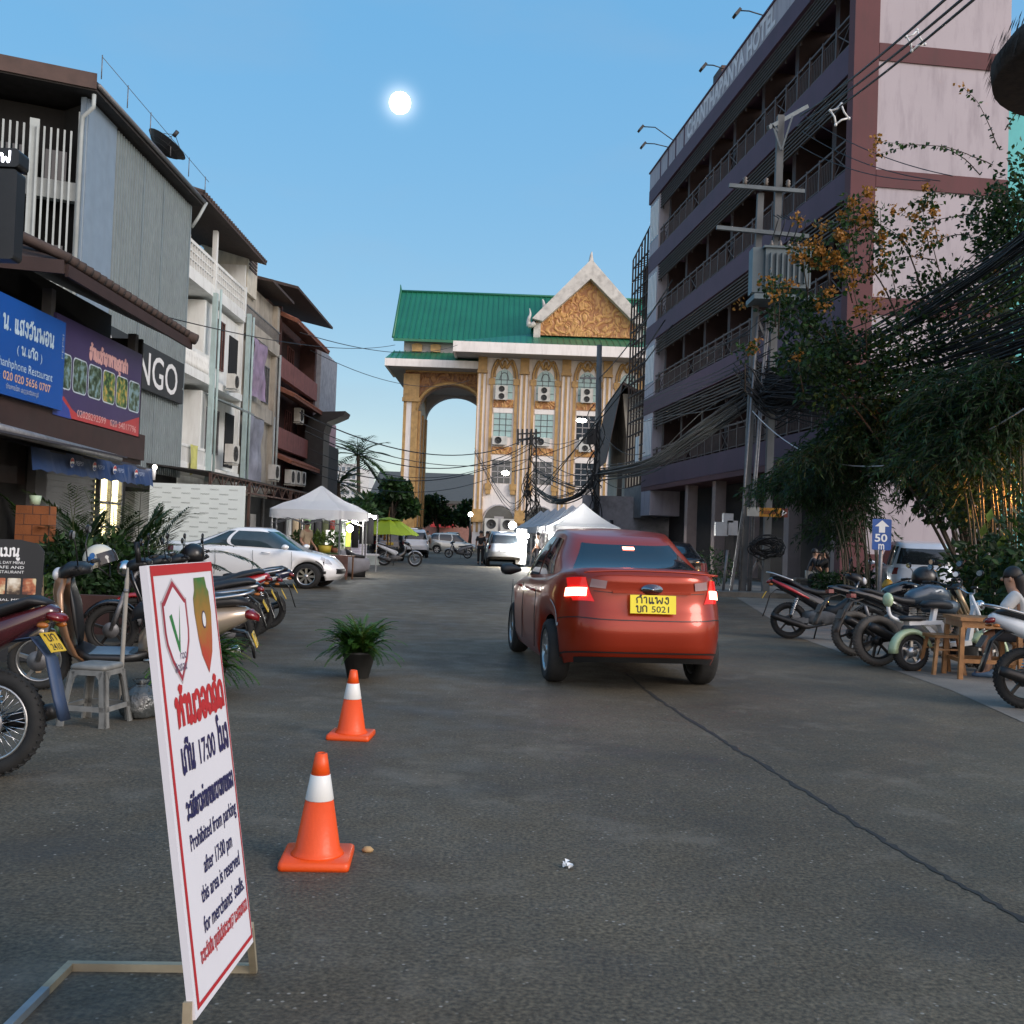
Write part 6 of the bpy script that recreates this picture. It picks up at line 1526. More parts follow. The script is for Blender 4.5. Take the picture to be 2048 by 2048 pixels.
def wheel(parent, x, y, r, side, wd=.2, spokes=8, alloy=M_ALLOY, rim=.68):
    k = MB(); s = side
    prof = [(r*rim,-wd/2),(r*.9,-wd/2),(r*.985,-wd*.36),(r,-wd*.2),(r,wd*.2),(r*.985,wd*.36),(r*.9,wd/2),(r*rim,wd/2),(r*rim,-wd/2)]
    vs = []
    k.lathe(prof, 40, 0, (0,0,0), 'y'); w_ = k.build('wheel', M_TYRE, parent, (x,y,r))
    k = MB(); k.lathe([(r*rim,-wd*.48),(r*rim,wd*.48),(r*rim*.93,wd*.46),(r*rim*.9,0),(r*rim*.93,-wd*.46),(r*rim,-wd*.48)], 36, 0, (0,0,0), 'y')
    yy = s*wd*.42
    for i in range(spokes):
        a = 2*math.pi*i/spokes; d = V((math.cos(a),0,math.sin(a))); tn = V((-d.z,0,d.x))
        p, q = d*(r*.12), d*(r*rim*.95); w0, w1 = r*.07, r*.1
        k.add([p-tn*w0+V((0,yy,0)), p+tn*w0+V((0,yy,0)), q+tn*w1+V((0,yy*.95,0)), q-tn*w1+V((0,yy*.95,0)), p-tn*w0+V((0,yy-s*.03,0)), p+tn*w0+V((0,yy-s*.03,0)), q+tn*w1+V((0,yy-s*.04,0)), q-tn*w1+V((0,yy-s*.04,0))],
              [(0,1,2,3),(4,7,6,5),(0,4,5,1),(1,5,6,2),(2,6,7,3),(3,7,4,0)])
    k.lathe([(r*.16,yy-s*.03),(r*.16,yy+s*.005),(0,yy+s*.012)], 14, 0, (0,0,0), 'y'); k.build('rim', alloy, w_)
    k = MB(); k.lathe([(0,0),(r*rim*.9,0)], 24, 0, (0,0,0), 'y'); k.build('brake', M_DARK, w_)
def car(name, label, cat, loc, rz, P, paint, opts):
    t = thing(name, label, cat, loc, rz); S = Surf(P); NU, NT = 180, 16
    k = MB(); rings = []
    for j in range(NT+1): rings.append([S.body(i/NU, j/NT) for i in range(NU)])
    top = rings[-1]                               # close the top with shrinking rings, lightly crowned
    for q in (.9,.7,.45,.2,.02):
        rr_ = []
        for p in top:
            x = p.x; y = p.y*q; xm = P['xmid']; x2 = xm+(x-xm)*(q if q < .5 else (q*.35+.65)); 
            rr_.append(V((x2, y, sinterp(P['belt'], x2)+.035*(1-q*q))))
        rings.append(rr_)
    k.loft(rings, 0, cap=False); bot = rings[0]
    k.build('body', paint, t)
    k = MB()                                      # dark underside and wheel wells
    k.box(P['wheels'][0], P['wheels'][1], -P['hw']*.8, P['hw']*.8, P['wr']*.7, P['wr']*1.5)
    k.box(P['tail'][0][1]+.16, P['wheels'][0]-.002, -P['hw']*.62, P['hw']*.62, P['wr']*1.02, P['wr']*1.5); k.box(P['wheels'][1]+.002, P['nose'][0][1]-.3, -P['hw']*.62, P['hw']*.62, P['wr']*.95, P['wr']*1.5)
    for wx in P['wheels']: k.box(wx-P['arch']*1.01, wx+P['arch']*1.01, -P['hw']*.74, P['hw']*.74, P['wr']*1.0, P['wr']+P['arch']*1.04)
    k.build('underbody', M_DARK, t)
    for wx in P['wheels']:
        for s in (-1,1): wheel(t, wx, s*(P['hw']-.125), P['wr'], s, spokes=opts.get('spokes',8), alloy=opts.get('alloy',M_ALLOY))
    k = MB(); rings = [[S.cabin(i/NU, j/12) for i in range(NU)] for j in range(13)]
    top = rings[-1]; xm = P['roofmid']
    for q in (.93,.8,.55,.25,.02):
        rings.append([V((xm+(p.x-xm)*q, p.y*q, sinterp(P['roof'], xm+(p.x-xm)*q)+.03*(1-q*q))) for p in top])
    k.loft(rings, 0, cap=False); k.build('cabin', opts.get('cabin_paint', paint), t)
    f = S.cabin
    def put(nm, e, ts, m, which, mirror, lift):
        U = tuple(tuple(S.ub(e[i][0], e[i][1], ts[j], which) for i in pr) for j, pr in ((0,(0,1)),(1,(2,3))))
        for q in ((0,1) if mirror else (0,)):
            W = U if q == 0 else tuple((1-b, 1-a) for a, b in U)
            k = MB(); surf_patch(k, S.body if which == 'b' else S.cabin, W, ts, lift, 22, 8); k.build(nm, m, t)
    for g_ in opts['glass']: put(g_[0], g_[1], g_[2], opts.get('glass_mat', M_CGLASS), 'c', g_[3], .005)
    for g_ in opts.get('patches', ()): put(g_[0], g_[1], g_[2], g_[3], g_[4], g_[5], g_[6] if len(g_) > 6 else .006)
    for s in (-1,1):                              # door mirrors
        mx, mz = opts['mirror']; k = MB(); hw = P['hw']
        k.loft([[V((mx+a*.9, s*(hw-.06+b), mz+c)) for a, c in [(.07*math.cos(q)*w_, .065*math.sin(q)*w_) for q in [2*math.pi*i/12 for i in range(12)]]] for a_, b, w_ in ((0,-.03,.3),(0,.05,.7),(0,.1,1),(0,.18,1),(0,.22,.7),(0,.235,.2)) for a in (0,)] if False else
               [[V((mx+.075*math.cos(q)*w_, s*(hw-.05+b), mz+.065*math.sin(q)*w_)) for q in [2*math.pi*i/12 for i in range(12)]] for b, w_ in ((-.02,.3),(.05,.7),(.1,1),(.17,1),(.21,.7),(.225,.2))])
        k.build('mirror', opts.get('mirror_paint', paint), t)
    return t, S
def plate(t, x, z, w_, h, tilt, text, face, m=M_PLATEY, txt=None, y=0, frame=None):
    """number plate at the tail (face=-1 looks to -x)"""
    e = MB(); n = V((face,0,tilt)).normalized(); uy = V((-n.z*face if False else 0,0,1)); ux = V((0,face*1.0,0)) ; uy = n.cross(ux); uy = uy if uy.z > 0 else -uy; ux = uy.cross(n)
    o = V((x,y,z)); c = [o+ux*(a*w_/2)+uy*(b*h/2) for a, b in ((-1,-1),(1,-1),(1,1),(-1,1))]; c2 = [p+n*.008 for p in c]
    e.add(c+c2, [(0,3,2,1),(4,5,6,7),(0,1,5,4),(1,2,6,5),(2,3,7,6),(3,0,4,7)]); p_ = e.build('number_plate', m, t)
    if text:
        e = MB(); lines = text if isinstance(text, (list,tuple)) else [text]; nL = len(lines)
        for i, s in enumerate(lines): hh = h*(.62 if nL == 1 else .34); writing(e, s, o+n*.008-uy*(hh/2 if nL == 1 else (-.05*h if i == 0 else .42*h)), ux, uy, w_*(.8 if nL == 1 else .74), hh, pen=.2, center=True, lift=.002, bold=.01)
        e.build('lettering', txt or M_TRIM, p_)
SEDAN = dict(mid=.5, hw=.85, wr=.30, arch=.345, wheels=(.86,3.35), xmid=2.1, roofmid=2.0,
    tail=[(0,.10),(.12,.02),(.35,.0),(.52,.03),(.62,.07),(.80,.085),(.93,.075),(1,.13)],
    nose=[(0,4.16),(.2,4.25),(.45,4.27),(.7,4.2),(.9,4.05),(1,3.95)],
    width=[(0,.80),(.15,.835),(.45,.855),(.7,.84),(.9,.80),(1,.755)],
    belt=[(0,1.07),(.2,1.12),(.55,1.09),(1.0,1.02),(1.8,.97),(2.7,.93),(3.2,.9),(3.6,.82),(4.0,.72),(4.3,.62)],
    sill=[(0,.30),(.4,.24),(.6,.19),(3.6,.19),(4.0,.22),(4.3,.25)],
    roof=[(.4,1.16),(.8,1.30),(1.2,1.41),(1.7,1.47),(2.2,1.475),(2.6,1.42),(3.0,1.25),(3.3,1.08)],
    cr=[(0,.36),(.5,.72),(.85,1.02),(1,1.2)], cf=[(0,3.4),(.5,2.95),(.85,2.6),(1,2.42)], cw=[(0,.765),(.4,.70),(.8,.585),(1,.52)], cnr=5.0, cnf=4.2, nr=4.2, nf=3.2)
M_CARRED = mat('metallic_red', (.31,.026,.006), .3, .35, vary=.04, coat=.45)
def rw(y0, y1, t0=.10, t1=.88): return ('rear_window', (('r',-y0),('r',y0),('r',-y1),('r',y1)), (t0,t1), False)
def fw(y0, y1, t0=.06, t1=.9): return ('windscreen', (('f',y0),('f',-y0),('f',y1),('f',-y1)), (t0,t1), False)
def sw_(a, b, c, d, t0=.08, t1=.84): return ('side_window', (('x',a),('x',b),('x',c),('x',d)), (t0,t1), True)
def lp_(nm, k0, v0, k1, v1, t0, t1, m, mir=True, lift=.006): return (nm, ((k0,v0),(k1,v1),(k0,v0),(k1,v1)), (t0,t1), m, 'b', mir, lift)
SG = [rw(.84,.80), sw_(.98,1.72,1.42,1.74), sw_(1.8,2.95,1.8,2.5), fw(.9,.86)]
TL = emat('brake_glow', (1,.17,.10), 9); M_LITR = mat('lit_red_lens', (.4,.01,.01), .15, vary=.1, emit=(1,.02,.015), es=.22)
p0 = G(1105,1362); p1 = G(1405,1368)
d_ = V((p1.x-p0.x,p1.y-p0.y,0)).normalized(); 
RCYAW = R(97.5)
mid_ = G(1258,1362)
t, S = car('parked_car', 'moving red sedan with lit brake lights and a yellow number plate', 'car', (0,0,0), RCYAW, SEDAN, M_CARRED,
   dict(glass=SG, mirror=(2.95,1.0), mirror_paint=M_TRIM, spokes=10,
    patches=[('tail_lamp', (('r',.60),('x',.30),('r',.72),('x',.46)), (.65,.90), M_LITR, 'b', True), lp_('reverse_lamp','r',.50,'r',.66,.80,.89,M_LENSP,True,.011), lp_('brake_light','r',.68,'r',.86,.70,.79,TL,True,.012),
             ('high_brake_light', (('r',-.1),('r',.1),('r',-.1),('r',.1)), (.80,.84), TL, 'c', False, .012),
             lp_('boot_seam','r',-.62,'r',.62,.76,.767,M_TRIM,False), lp_('bumper_seam','r',-.93,'r',.93,.47,.48,M_TRIM,False), lp_('bumper_lip','r',-.9,'r',.9,.10,.115,M_TRIM,False), lp_('diffuser','r',-.8,'r',.8,.0,.06,M_TRIM,False), lp_('reflector','r',.90,'r',.95,.40,.43,M_LENSC)]))
t.name = 'red_sedan'
red_car = t
# position: rear tyres on their marks
mw = Matrix.Rotation(RCYAW,3,'Z'); rear_mid = (G(1103,1362)+G(1408,1370))/2
off = mw @ V((.86,0,0)); red_car.location = V((rear_mid.x+off.x*-1+ (mw@V((.0,0,0))).x, rear_mid.y+off.y*-1, 0)); red_car.scale = (1.06,)*3
plate(red_car, .012, .815, .42, .165, .1, ['ກໍາແພງ','ບກ 5021'], -1, m=mat('plate_lime_glow', (.66,.55,.03), .5, vary=.05, emit=(.8,.6,.03), es=.12))  # faint glow of its own added to the plate colour
k = MB(); k.lathe([(.0,0),(.085,.006),(.10,.0)], 20, 0, (0,0,0), 'x'); bdg = k.build('badge', M_CHR, red_car, (.06,0,.945)); bdg.scale = (1,1,.5)
k = MB(); k.tube(smooth_path([(.10,-.62,1.085),(.07,-.3,1.105),(.06,0,1.11),(.07,.3,1.105),(.10,.62,1.085)],5), .009, 8, flat=.8); k.build('boot_lip', M_CARRED, red_car)
k = MB(); k.box(.06,.075,-.36,.36,.905,.925); k.build('plate_garnish', M_CARRED, red_car)
for s in (-1,1):
    for x in (1.55,2.5):
        k = MB(); k.tube([(x-.09,s*.845,.84),(x,s*.868,.845),(x+.09,s*.845,.84)], .014, 6); k.build('door_handle', M_CARRED, red_car)
for x in (1.35,2.22,3.1):
    for s in (-1,1): k = MB(); k.tube([(x,s*.852,.88),(x+.02,s*.86,.6),(x,s*.85,.28)], .004, 4); k.build('door_seam', M_TRIM, red_car)
# white sedan seen from the side
WS = dict(SEDAN); WS['wheels'] = (.84,3.46); WS['nose'] = [(0,4.02),(.2,4.1),(.45,4.12),(.7,4.06),(.9,3.95),(1,3.85)]; WS['roof'] = [(.4,1.12),(.9,1.28),(1.3,1.39),(1.8,1.44),(2.3,1.43),(2.7,1.36),(3.1,1.18),(3.4,1.02)]; WS['cr'] = [(0,.38),(.5,.98),(.85,1.45),(1,1.7)]; WS['roof'] = [(.4,1.14),(.9,1.24),(1.3,1.34),(1.8,1.41),(2.3,1.41),(2.7,1.34),(3.1,1.18),(3.4,1.02)]; WS['roofmid'] = 2.15; WS['belt'] = [(0,1.0),(.2,1.03),(.55,1.01),(1.0,.97),(1.8,.95),(2.7,.92),(3.2,.89),(3.6,.82),(4.0,.72),(4.3,.62)]
M_CARW = mat('pearl_white', (.86,.87,.88), .28, .0, vary=.02, coat=1)
sp = G(610,1178)
YWS = R(-4)
ws, S2 = car('white_sedan', 'white sedan parked nose out before the white hoarding', 'car', (0,0,0), YWS, WS, M_CARW,
   dict(glass=[rw(.84,.80), sw_(.92,1.74,1.62,1.78), sw_(1.82,3.12,1.84,2.52), fw(.9,.86)],
    mirror=(3.0,.98), spokes=8, glass_mat=mat('blue_glass', (.035,.055,.065), .05, spec=.8),
    patches=[lp_('headlamp','f',.55,'x',3.72,.72,.90,M_LENSC), lp_('tail_lamp','r',.6,'x',.4,.66,.9,M_LENSR), lp_('grille','f',.5,'f',-.5,.3,.55,M_TRIM,False), lp_('fog_lamp','f',.72,'f',.84,.28,.4,M_TRIM)]))
mw = Matrix.Rotation(YWS,3,'Z'); off = mw @ V((3.46*1.12,-.88,0)); ws.scale = (1.12,1.04,1.03); ws.location = V((sp.x-off.x, sp.y-off.y, 0))
for s in (-1,1):
    for x in (1.6,2.55):
        k = MB(); k.tube([(x-.1,s*.845,.83),(x,s*.868,.835),(x+.1,s*.845,.83)], .016, 6); k.build('door_handle', M_CARW, ws)
for x in (1.4,2.25,3.12):
    for s in (-1,1): k = MB(); k.tube([(x,s*.852,.88),(x+.02,s*.86,.6),(x,s*.85,.28)], .005, 4); k.build('door_seam', M_TRIM, ws)
# tall wagons / SUVs
SUV = dict(mid=.5, hw=.90, wr=.34, arch=.40, wheels=(.92,3.55), xmid=2.3, roofmid=2.0,
    tail=[(0,.12),(.15,.02),(.5,.0),(.8,.06),(1,.10)], nose=[(0,4.4),(.3,4.5),(.7,4.45),(1,4.25)],
    width=[(0,.84),(.2,.88),(.5,.90),(.8,.88),(1,.83)],
    belt=[(0,1.06),(1.0,1.05),(2.4,1.02),(3.2,1.0),(3.8,.95),(4.4,.84)], sill=[(0,.40),(.5,.27),(3.8,.27),(4.4,.34)],
    roof=[(.1,1.60),(.5,1.70),(1.4,1.74),(2.2,1.73),(2.6,1.66),(3.1,1.35),(3.4,1.1)],
    cr=[(0,.10),(.5,.22),(.85,.38),(1,.5)], cf=[(0,3.5),(.5,3.0),(.85,2.62),(1,2.45)], cw=[(0,.83),(.4,.77),(.8,.68),(1,.62)], cnr=6, cnf=4.2, nr=6, nf=3.4)
SUVG = [rw(.86,.84,.16,.80), sw_(.42,.98,.5,.98), sw_(1.06,1.92,1.06,1.92), sw_(2.0,3.1,2.0,2.6), fw(.9,.86)]
SUVP = [lp_('tail_lamp','r',.78,'x',.3,.72,.97,M_LENSR), lp_('bumper','r',-.95,'r',.95,.0,.16,M_TRIM,False), lp_('headlamp','f',.6,'x',4.0,.72,.93,M_LENSC), lp_('grille','f',.5,'f',-.5,.35,.8,M_TRIM,False)]
def suv(name, label, px, py, yaw, paint, local, P=SUV, cat='car', **kw):
    o = dict(glass=SUVG, patches=SUVP, mirror=(3.1,1.12), spokes=6); o.update(kw)
    t, S = car(name, label, cat, (0,0,0), yaw, P, paint, o); g = G(px,py) if isinstance(py,(int,float)) else py
    mw = Matrix.Rotation(yaw,3,'Z'); off = mw @ V(local); t.location = V((g.x-off.x, g.y-off.y, 0)); return t
M_SILV = mat('silver_paint', (.42,.44,.47), .3, .5, vary=.04, coat=.8); M_CBLK = mat('black_car_paint', (.008,.008,.01), .2, vary=.1, coat=1)
M_SILVG = mat('champagne_paint', (.50,.49,.44), .3, .5, vary=.04, coat=.8); M_BLUEW = mat('icy_white_paint', (.55,.60,.68), .3, .2, vary=.03, coat=.8)
a = suv('silver_wagon', 'silver off-roader parked beside the white tents with its tail towards us', 1012, 1134, R(94), M_SILV, (0.1,-.1,0)); plate(a, -.01, .82, .4, .14, .1, None, -1, M_WHT)
a = suv('dark_hatchback', 'dark car parked just ahead of the silver off-roader', 985, 1122, R(93), mat('dark_blue_paint', (.03,.035,.045), .3, .4, coat=.8), (0,.3,0))
a = suv('champagne_wagon', 'champagne wagon crossing the end of the street sideways', 0, G(905,1108), R(2), M_SILVG, (2.1,-.85,0), SEDAN | dict(hw=.86, roof=[(.1,1.46),(.5,1.56),(1.4,1.61),(2.2,1.6),(2.6,1.52),(3.1,1.28),(3.4,1.06)], cr=[(0,.14),(.5,.26),(.85,.42),(1,.55)], cnr=6), mirror=(3.0,1.0))
a = suv('white_parked_car', 'white car with its dark red tail lamp, rear end under the bamboo', 1822, V((10.9,26.6,0)), R(78), M_BLUEW, (.05,-.1,0)); plate(a, .0, .86, .4, .14, .1, None, -1, M_SILV)
a = suv('black_car', 'black car with small yellow plate half hidden behind the red sedan', 1400, V((4.0,24.0,0)), R(92), M_CBLK, (0,.0,0), SEDAN | dict(hw=.84), glass=SG, patches=[lp_('tail_lamp','r',.6,'x',.36,.6,.87,M_LENSR)], mirror=(2.95,1.0)); plate(a, .03, .78, .30, .14, .1, ['ກທ 7412'], -1, y=.0)
a = suv('dark_suv', 'dark off-roader behind the lime green umbrella', 790, 1122, R(104), M_CBLK, (.0,-.3,0)); plate(a, -.01, .9, .36, .14, .1, None, -1)
a = suv('white_hatchback', 'white car parked just beyond the dark off-roader by the umbrella', 850, 1116, R(100), M_CARW, (0,-.6,0))
a = suv('black_van', 'black off-roader parked far off under the great arch', 925, V((-5.6,98,0)), R(92), M_CBLK, (0,0,0))
# small white van by the gold tower
VAN = SUV | dict(wheels=(.8,2.9), hw=.8, tail=[(0,.05),(.5,0),(1,.03)], nose=[(0,3.7),(.4,3.75),(1,3.6)], belt=[(0,1.15),(2.4,1.12),(3.3,1.08),(3.75,.98)], roof=[(.0,1.95),(1,2.0),(2.6,1.98),(3.1,1.9),(3.5,1.4),(3.7,1.15)], cr=[(0,.04),(1,.12)], cf=[(0,3.6),(.5,3.4),(.85,3.15),(1,3.0)], cw=[(0,.74),(.5,.72),(1,.62)], cnr=6, cnf=4)
a = suv('white_van', 'small white van standing at the foot of the gold tower, facing us', 830, V((-8.9,92,0)), R(-80), M_CARW, (3.6,0,0), VAN, 'van', mirror=(3.3,1.2))
# =============================================================== MOTORBIKES
M_SEAT = mat('seat_vinyl', (.014,.014,.016), .55, vary=.2)
M_ENG = mat('engine_alloy', (.13,.13,.13), .5, .6, vary=.3, scale=12, dirt=.4)
M_EXH = mat('exhaust_dark', (.035,.033,.032), .4, .6, vary=.3)
M_MUD = mat('dusty_plastic', (.085,.07,.058), .8, vary=.3, scale=6)
M_AMB = mat('amber_lens', (.36,.11,.015), .2)
M_MIRR = mat('mirror_glass', (.7,.74,.8), .05, 1, vary=0)
M_DIRTY = mat('dusty_tyre', (.10,.088,.075), .9, vary=.25, scale=10)
def ring(x, zc, hw, hh, n=2.6, k=18, yo=0, tilt=0):
    o = []
    for i in range(k):
        a = 2*math.pi*i/k; c, s = math.cos(a), math.sin(a)
        y = math.copysign(abs(c)**(2/n), c)*hw; z = math.copysign(abs(s)**(2/n), s)*hh
        o.append(V((x+tilt*z, yo+y, zc+z)))
    return o
def lf(mb, tab, m=0, n=2.6, k=18):
    """tab rows: x, z centre, half width, half height (, side offset, tilt)"""
    mb.loft([ring(r[0], r[1], r[2], r[3], n, k, r[4] if len(r) > 4 else 0, r[5] if len(r) > 5 else 0) for r in tab], m)
def bwheel(t, x, r, wd, spokes, rim, tyre=M_TYRE, rimr=.72, wire=False):
    k = MB(); n = 10; tr = r*(1-rimr)/2+.004
    pts = [(x+(r-tr)*math.cos(a), 0, r+(r-tr)*math.sin(a)) for a in [2*math.pi*i/44 for i in range(44)]]
    vs = []
    for p in pts:
        d = V((p[0]-x,0,p[2]-r)).normalized()
        for j in range(n):
            a = 2*math.pi*j/n; vs.append(V(p)+d*(tr*math.cos(a))+V((0,wd/2*math.sin(a),0)))
    fs = [(i*n+j, i*n+(j+1) % n, ((i+1) % 44)*n+(j+1) % n, ((i+1) % 44)*n+j) for i in range(44) for j in range(n)]
    k.add(vs, fs, 0, True)
    for i in range(44):                           # tread blocks
        a = 2*math.pi*i/44; d = V((math.cos(a),0,math.sin(a))); p = V((x,0,r))+d*(r-.003); tn = V((-d.z,0,d.x))
        for s in (-1,1): k.bar(p+V((0,s*.005,0)), p+V((0,s*wd*.34,0))-d*.006+tn*.012, .012, .012, up=d)
    w_ = k.build('wheel', tyre, t)
    k = MB(); rr = r*rimr
    k.lathe([(rr,-wd*.33),(rr,wd*.33),(rr*.93,wd*.3),(rr*.9,0),(rr*.93,-wd*.3),(rr,-wd*.33)], 36, 0, (x,0,r), 'y'); k.build('rim', rim, w_)
    k = MB()
    if wire:
        for i in range(36):
            a = 2*math.pi*i/36; b = a+(.35 if i % 2 else -.35); s = .03 if i % 4 < 2 else -.03
            k.tube([(x+.045*math.cos(b), s, r+.045*math.sin(b)), (x+rr*.95*math.cos(a), s*.2, r+rr*.95*math.sin(a))], .0028, 4)
    else:
        for i in range(spokes):
            a = 2*math.pi*i/spokes; b = a+.25; k.bar((x+.03*math.cos(a),0,r+.03*math.sin(a)), (x+rr*.95*math.cos(b),0,r+rr*.95*math.sin(b)), .03, .028, up=(0,1,0))
    k.cyl((x,-.06,r), (x,.06,r), .06, .06, 16); k.build('spokes', rim if not wire else M_CHR, w_)
    k = MB(); k.lathe([(.0,.062),(.088,.062),(.088,.066),(0,.066)], 20, 0, (x,0,r), 'y'); k.build('brake_disc', M_STEEL, w_)
    return w_
def mplate(t, x, z, w_, h, tilt, text, m=M_PLATEY): plate(t, x, z, w_, h, tilt, text, -1, m)
def bars(t, x, z, w_, rise, back, mirrors=True, chrome=False, ml=.2, lever=True):
    k = MB(); k.tube(smooth_path([(x-back,-w_,z+rise),(x-back*.5,-w_*.55,z+rise),(x,-.06,z),(x,.06,z),(x-back*.5,w_*.55,z+rise),(x-back,w_,z+rise)],4), .012, 8); k.build('handlebar', M_CHR if chrome else M_BLK, t)
    k = MB()
    for s in (-1,1): k.tube([(x-back,s*w_,z+rise), (x-back*.8,s*(w_-.13),z+rise)], .019, 8)
    if lever:
        for s in (-1,1): k.tube([(x-back*.6,s*(w_-.16),z+rise), (x-back*.4+.02,s*(w_-.02),z+rise-.015)], .006, 5)
    k.build('grip', M_RUB, t)
    if mirrors:
        for s in (-1,1):
            k = MB(); p = V((x-back*.5,s*(w_-.17),z+rise)); q = p+V((.02,s*.09,ml)); k.tube([p,p+V((.02,0,ml*.6)),q], .006, 6); k.ell(q+V((.012,s*.03,.02)), (.018,.062,.04), 14, 8); mm_ = k.build('mirror', M_BLK, t)
            k = MB(); k.add([q+V((-.008,s*.03+.055*math.cos(a),.02+.034*math.sin(a))) for a in [2*math.pi*i/16 for i in range(16)]], [tuple(range(16))]); k.build('mirror_glass', M_MIRR, mm_)
def stand(t, x, z, y=.1): k = MB(); k.tube([(x,y*.5,z),(x-.06,y+.1,.012)], .012, 6); k.bar((x-.1,y+.1,.012), (x-.02,y+.12,.012), .04, .016); k.build('side_stand', M_BLK, t)
def rider_parts(t, r, wb): pass
def underbone(name, label, loc, yaw, col, col2, wb=1.24, r=.285, ptxt=None, pm=M_PLATEY, grab=True, lean=5, plate_tilt=.55, scoot=False, shield=True, wire=False, tyre=M_TYRE, rim=None, group='motorbikes parked on the left', blue_fender=False, tail_up=0, stripe=None, ppx=(-.395,0)):
    t = thing(name, label, 'motorbike', loc, rot=(R(-lean),0,yaw), group=group); rim = rim or M_ALLOY
    bwheel(t, 0, r, .1, 5, rim, tyre, wire=wire); bwheel(t, wb, r, .085, 5, rim, tyre, wire=wire)
    u_ = tail_up
    k = MB(); lf(k, [(-.34,.80+u_,.03,.02),(-.30,.80+u_,.075,.05),(-.1,.745+u_*.7,.115,.085),(.15,.69+u_*.3,.125,.11),(.36,.62,.12,.13),(.5,.55,.10,.14),(.6,.5,.07,.12)]); k.build('tail_body', col, t)
    if stripe:
        for s in (-1,1):
            k = MB(); k.tube([(-.28,s*.085,.80+u_),(-.05,s*.122,.74+u_*.6),(.3,s*.13,.65)], [.018,.03,.012], 6, flat=1); k.build('side_panel', stripe, t)
    k = MB(); lf(k, [(-.28,.855+u_,.06,.012),(-.2,.865+u_,.105,.03),(0,.83+u_*.7,.125,.04),(.22,.775+u_*.2,.125,.045),(.42,.755,.11,.045),(.56,.76,.08,.04),(.62,.76,.03,.02)]); k.build('seat', M_SEAT, t)
    k = MB(); lf(k, [(.5,.48,.09,.1),(.7,.46,.085,.1),(.86,.56,.07,.14),(.98,.74,.06,.16)]); k.build('centre_cover', col2, t)
    if shield:
        k = MB(); rr_ = []
        for z, x, hw in ((.34,.86,.17),(.5,.87,.21),(.68,.93,.225),(.84,1.0,.20),(.96,1.04,.14)):
            rr_.append([V((x+.06*(1-(y/hw)**2)+d, y, z)) for y, d in [(hw*q/6,0) for q in range(-6,7)]+[(hw*q/6,-.025) for q in range(6,-7,-1)]])
        k.loft(rr_, 0, True, True); k.build('leg_shield', col, t)
    k = MB(); lf(k, [(.84,1.03,.06,.03),(.9,1.03,.13,.055),(1.0,1.01,.15,.075),(1.08,.97,.11,.08),(1.14,.94,.04,.05)]); k.build('handlebar_cover', col2, t)
    k = MB(); k.ell((1.115,0,.965), (.05,.085,.065), 14, 9); k.build('headlamp', M_LENSC, t)
    bars(t, .95, 1.04, .33, .03, .12)
    k = MB()
    for s in (-1,1): k.tube([(wb,s*.06,r),(wb-.13,s*.055,r+.42)], .022, 8); k.tube([(wb-.02,s*.06,r+.06),(wb-.12,s*.055,r+.36)], .028, 8)
    k.tube([(wb-.12,0,r+.36),(wb-.26,0,.98)], .03, 8); k.build('fork', M_STEEL, t)
    k = MB()
    a_ = [R(v) for v in range(25,160,9)]; k.loft([[V((wb+(r+.035+dz)*math.cos(a), y, r+(r+.035+dz)*math.sin(a))) for y, dz in ((-.06,-.03),(-.05,.0),(-.02,.014),(.02,.014),(.05,0),(.06,-.03),(.04,-.02),(-.04,-.02))] for a in a_]); k.build('front_fender', col, t)
    k = MB(); lf(k, [(.2,.36,.07,.08),(.35,.36,.1,.12),(.55,.36,.11,.13),(.72,.38,.08,.1),(.8,.4,.05,.06)], n=3.5); k.box(.0,.3,-.09,-.06,.26,.34); k.build('engine', M_ENG, t)
    k = MB()
    for s in (-1,1): k.bar((0,s*.07,r), (.42,s*.06,.36), .025, .04)
    k.build('swing_arm', M_STEEL, t)
    k = MB()
    for s in (-1,1):
        k.tube([(.02,s*.1,r+.03),(.12,s*.1,.66)], .016, 8)
        n_ = 9
        for i in range(n_): z = i/n_; k.tube([(.035+.08*z+.034*math.cos(a), s*.1+.034*math.sin(a), r+.1+.28*z) for a in [2*math.pi*j/10 for j in range(10)]], .008, 5, closed=True)
    k.build('shock_absorber', M_CHR, t)
    k = MB(); k.tube(smooth_path([(.55,-.1,.26),(.3,-.13,.2),(.1,-.15,.25),(-.28,-.155,.36)],4), [.02,.02,.02,.022,.03,.04,.048,.05,.052,.052,.052,.052,.045], 10); k.build('exhaust', M_EXH, t)
    k = MB(); f_ = mat('dusty_blue', (.035,.06,.12), .6, vary=.3) if blue_fender else M_BLK
    k.loft([[V((x, y, z)) for y in (-.06,.06)]+[V((x-.02, y, z-.012)) for y in (.06,-.06)] for x, z in ((.02,.68+u_*.5),(-.2,.70+u_*.7),(-.3,.62+u_*.5),(-.36,.46),(-.40,.34))]); k.build('rear_fender', f_, t)
    k = MB(); lf(k, [(-.375,.765+u_,.04,.014),(-.355,.77+u_,.07,.026),(-.3,.785+u_,.078,.034)]); k.build('tail_light', M_LENSR, t)
    for s in (-1,1): k = MB(); k.ell((-.3,s*.11,.73+u_), (.035,.024,.017), 10, 7); k.build('indicator', M_AMB, t)
    if grab: k = MB(); k.tube(smooth_path([(.05,.13,.84+u_*.7),(-.25,.12,.90+u_),(-.36,.06,.92+u_),(-.36,-.06,.92+u_),(-.25,-.12,.90+u_),(.05,-.13,.84+u_*.7)],4), .013, 8); k.build('grab_rail', M_ALLOY, t)
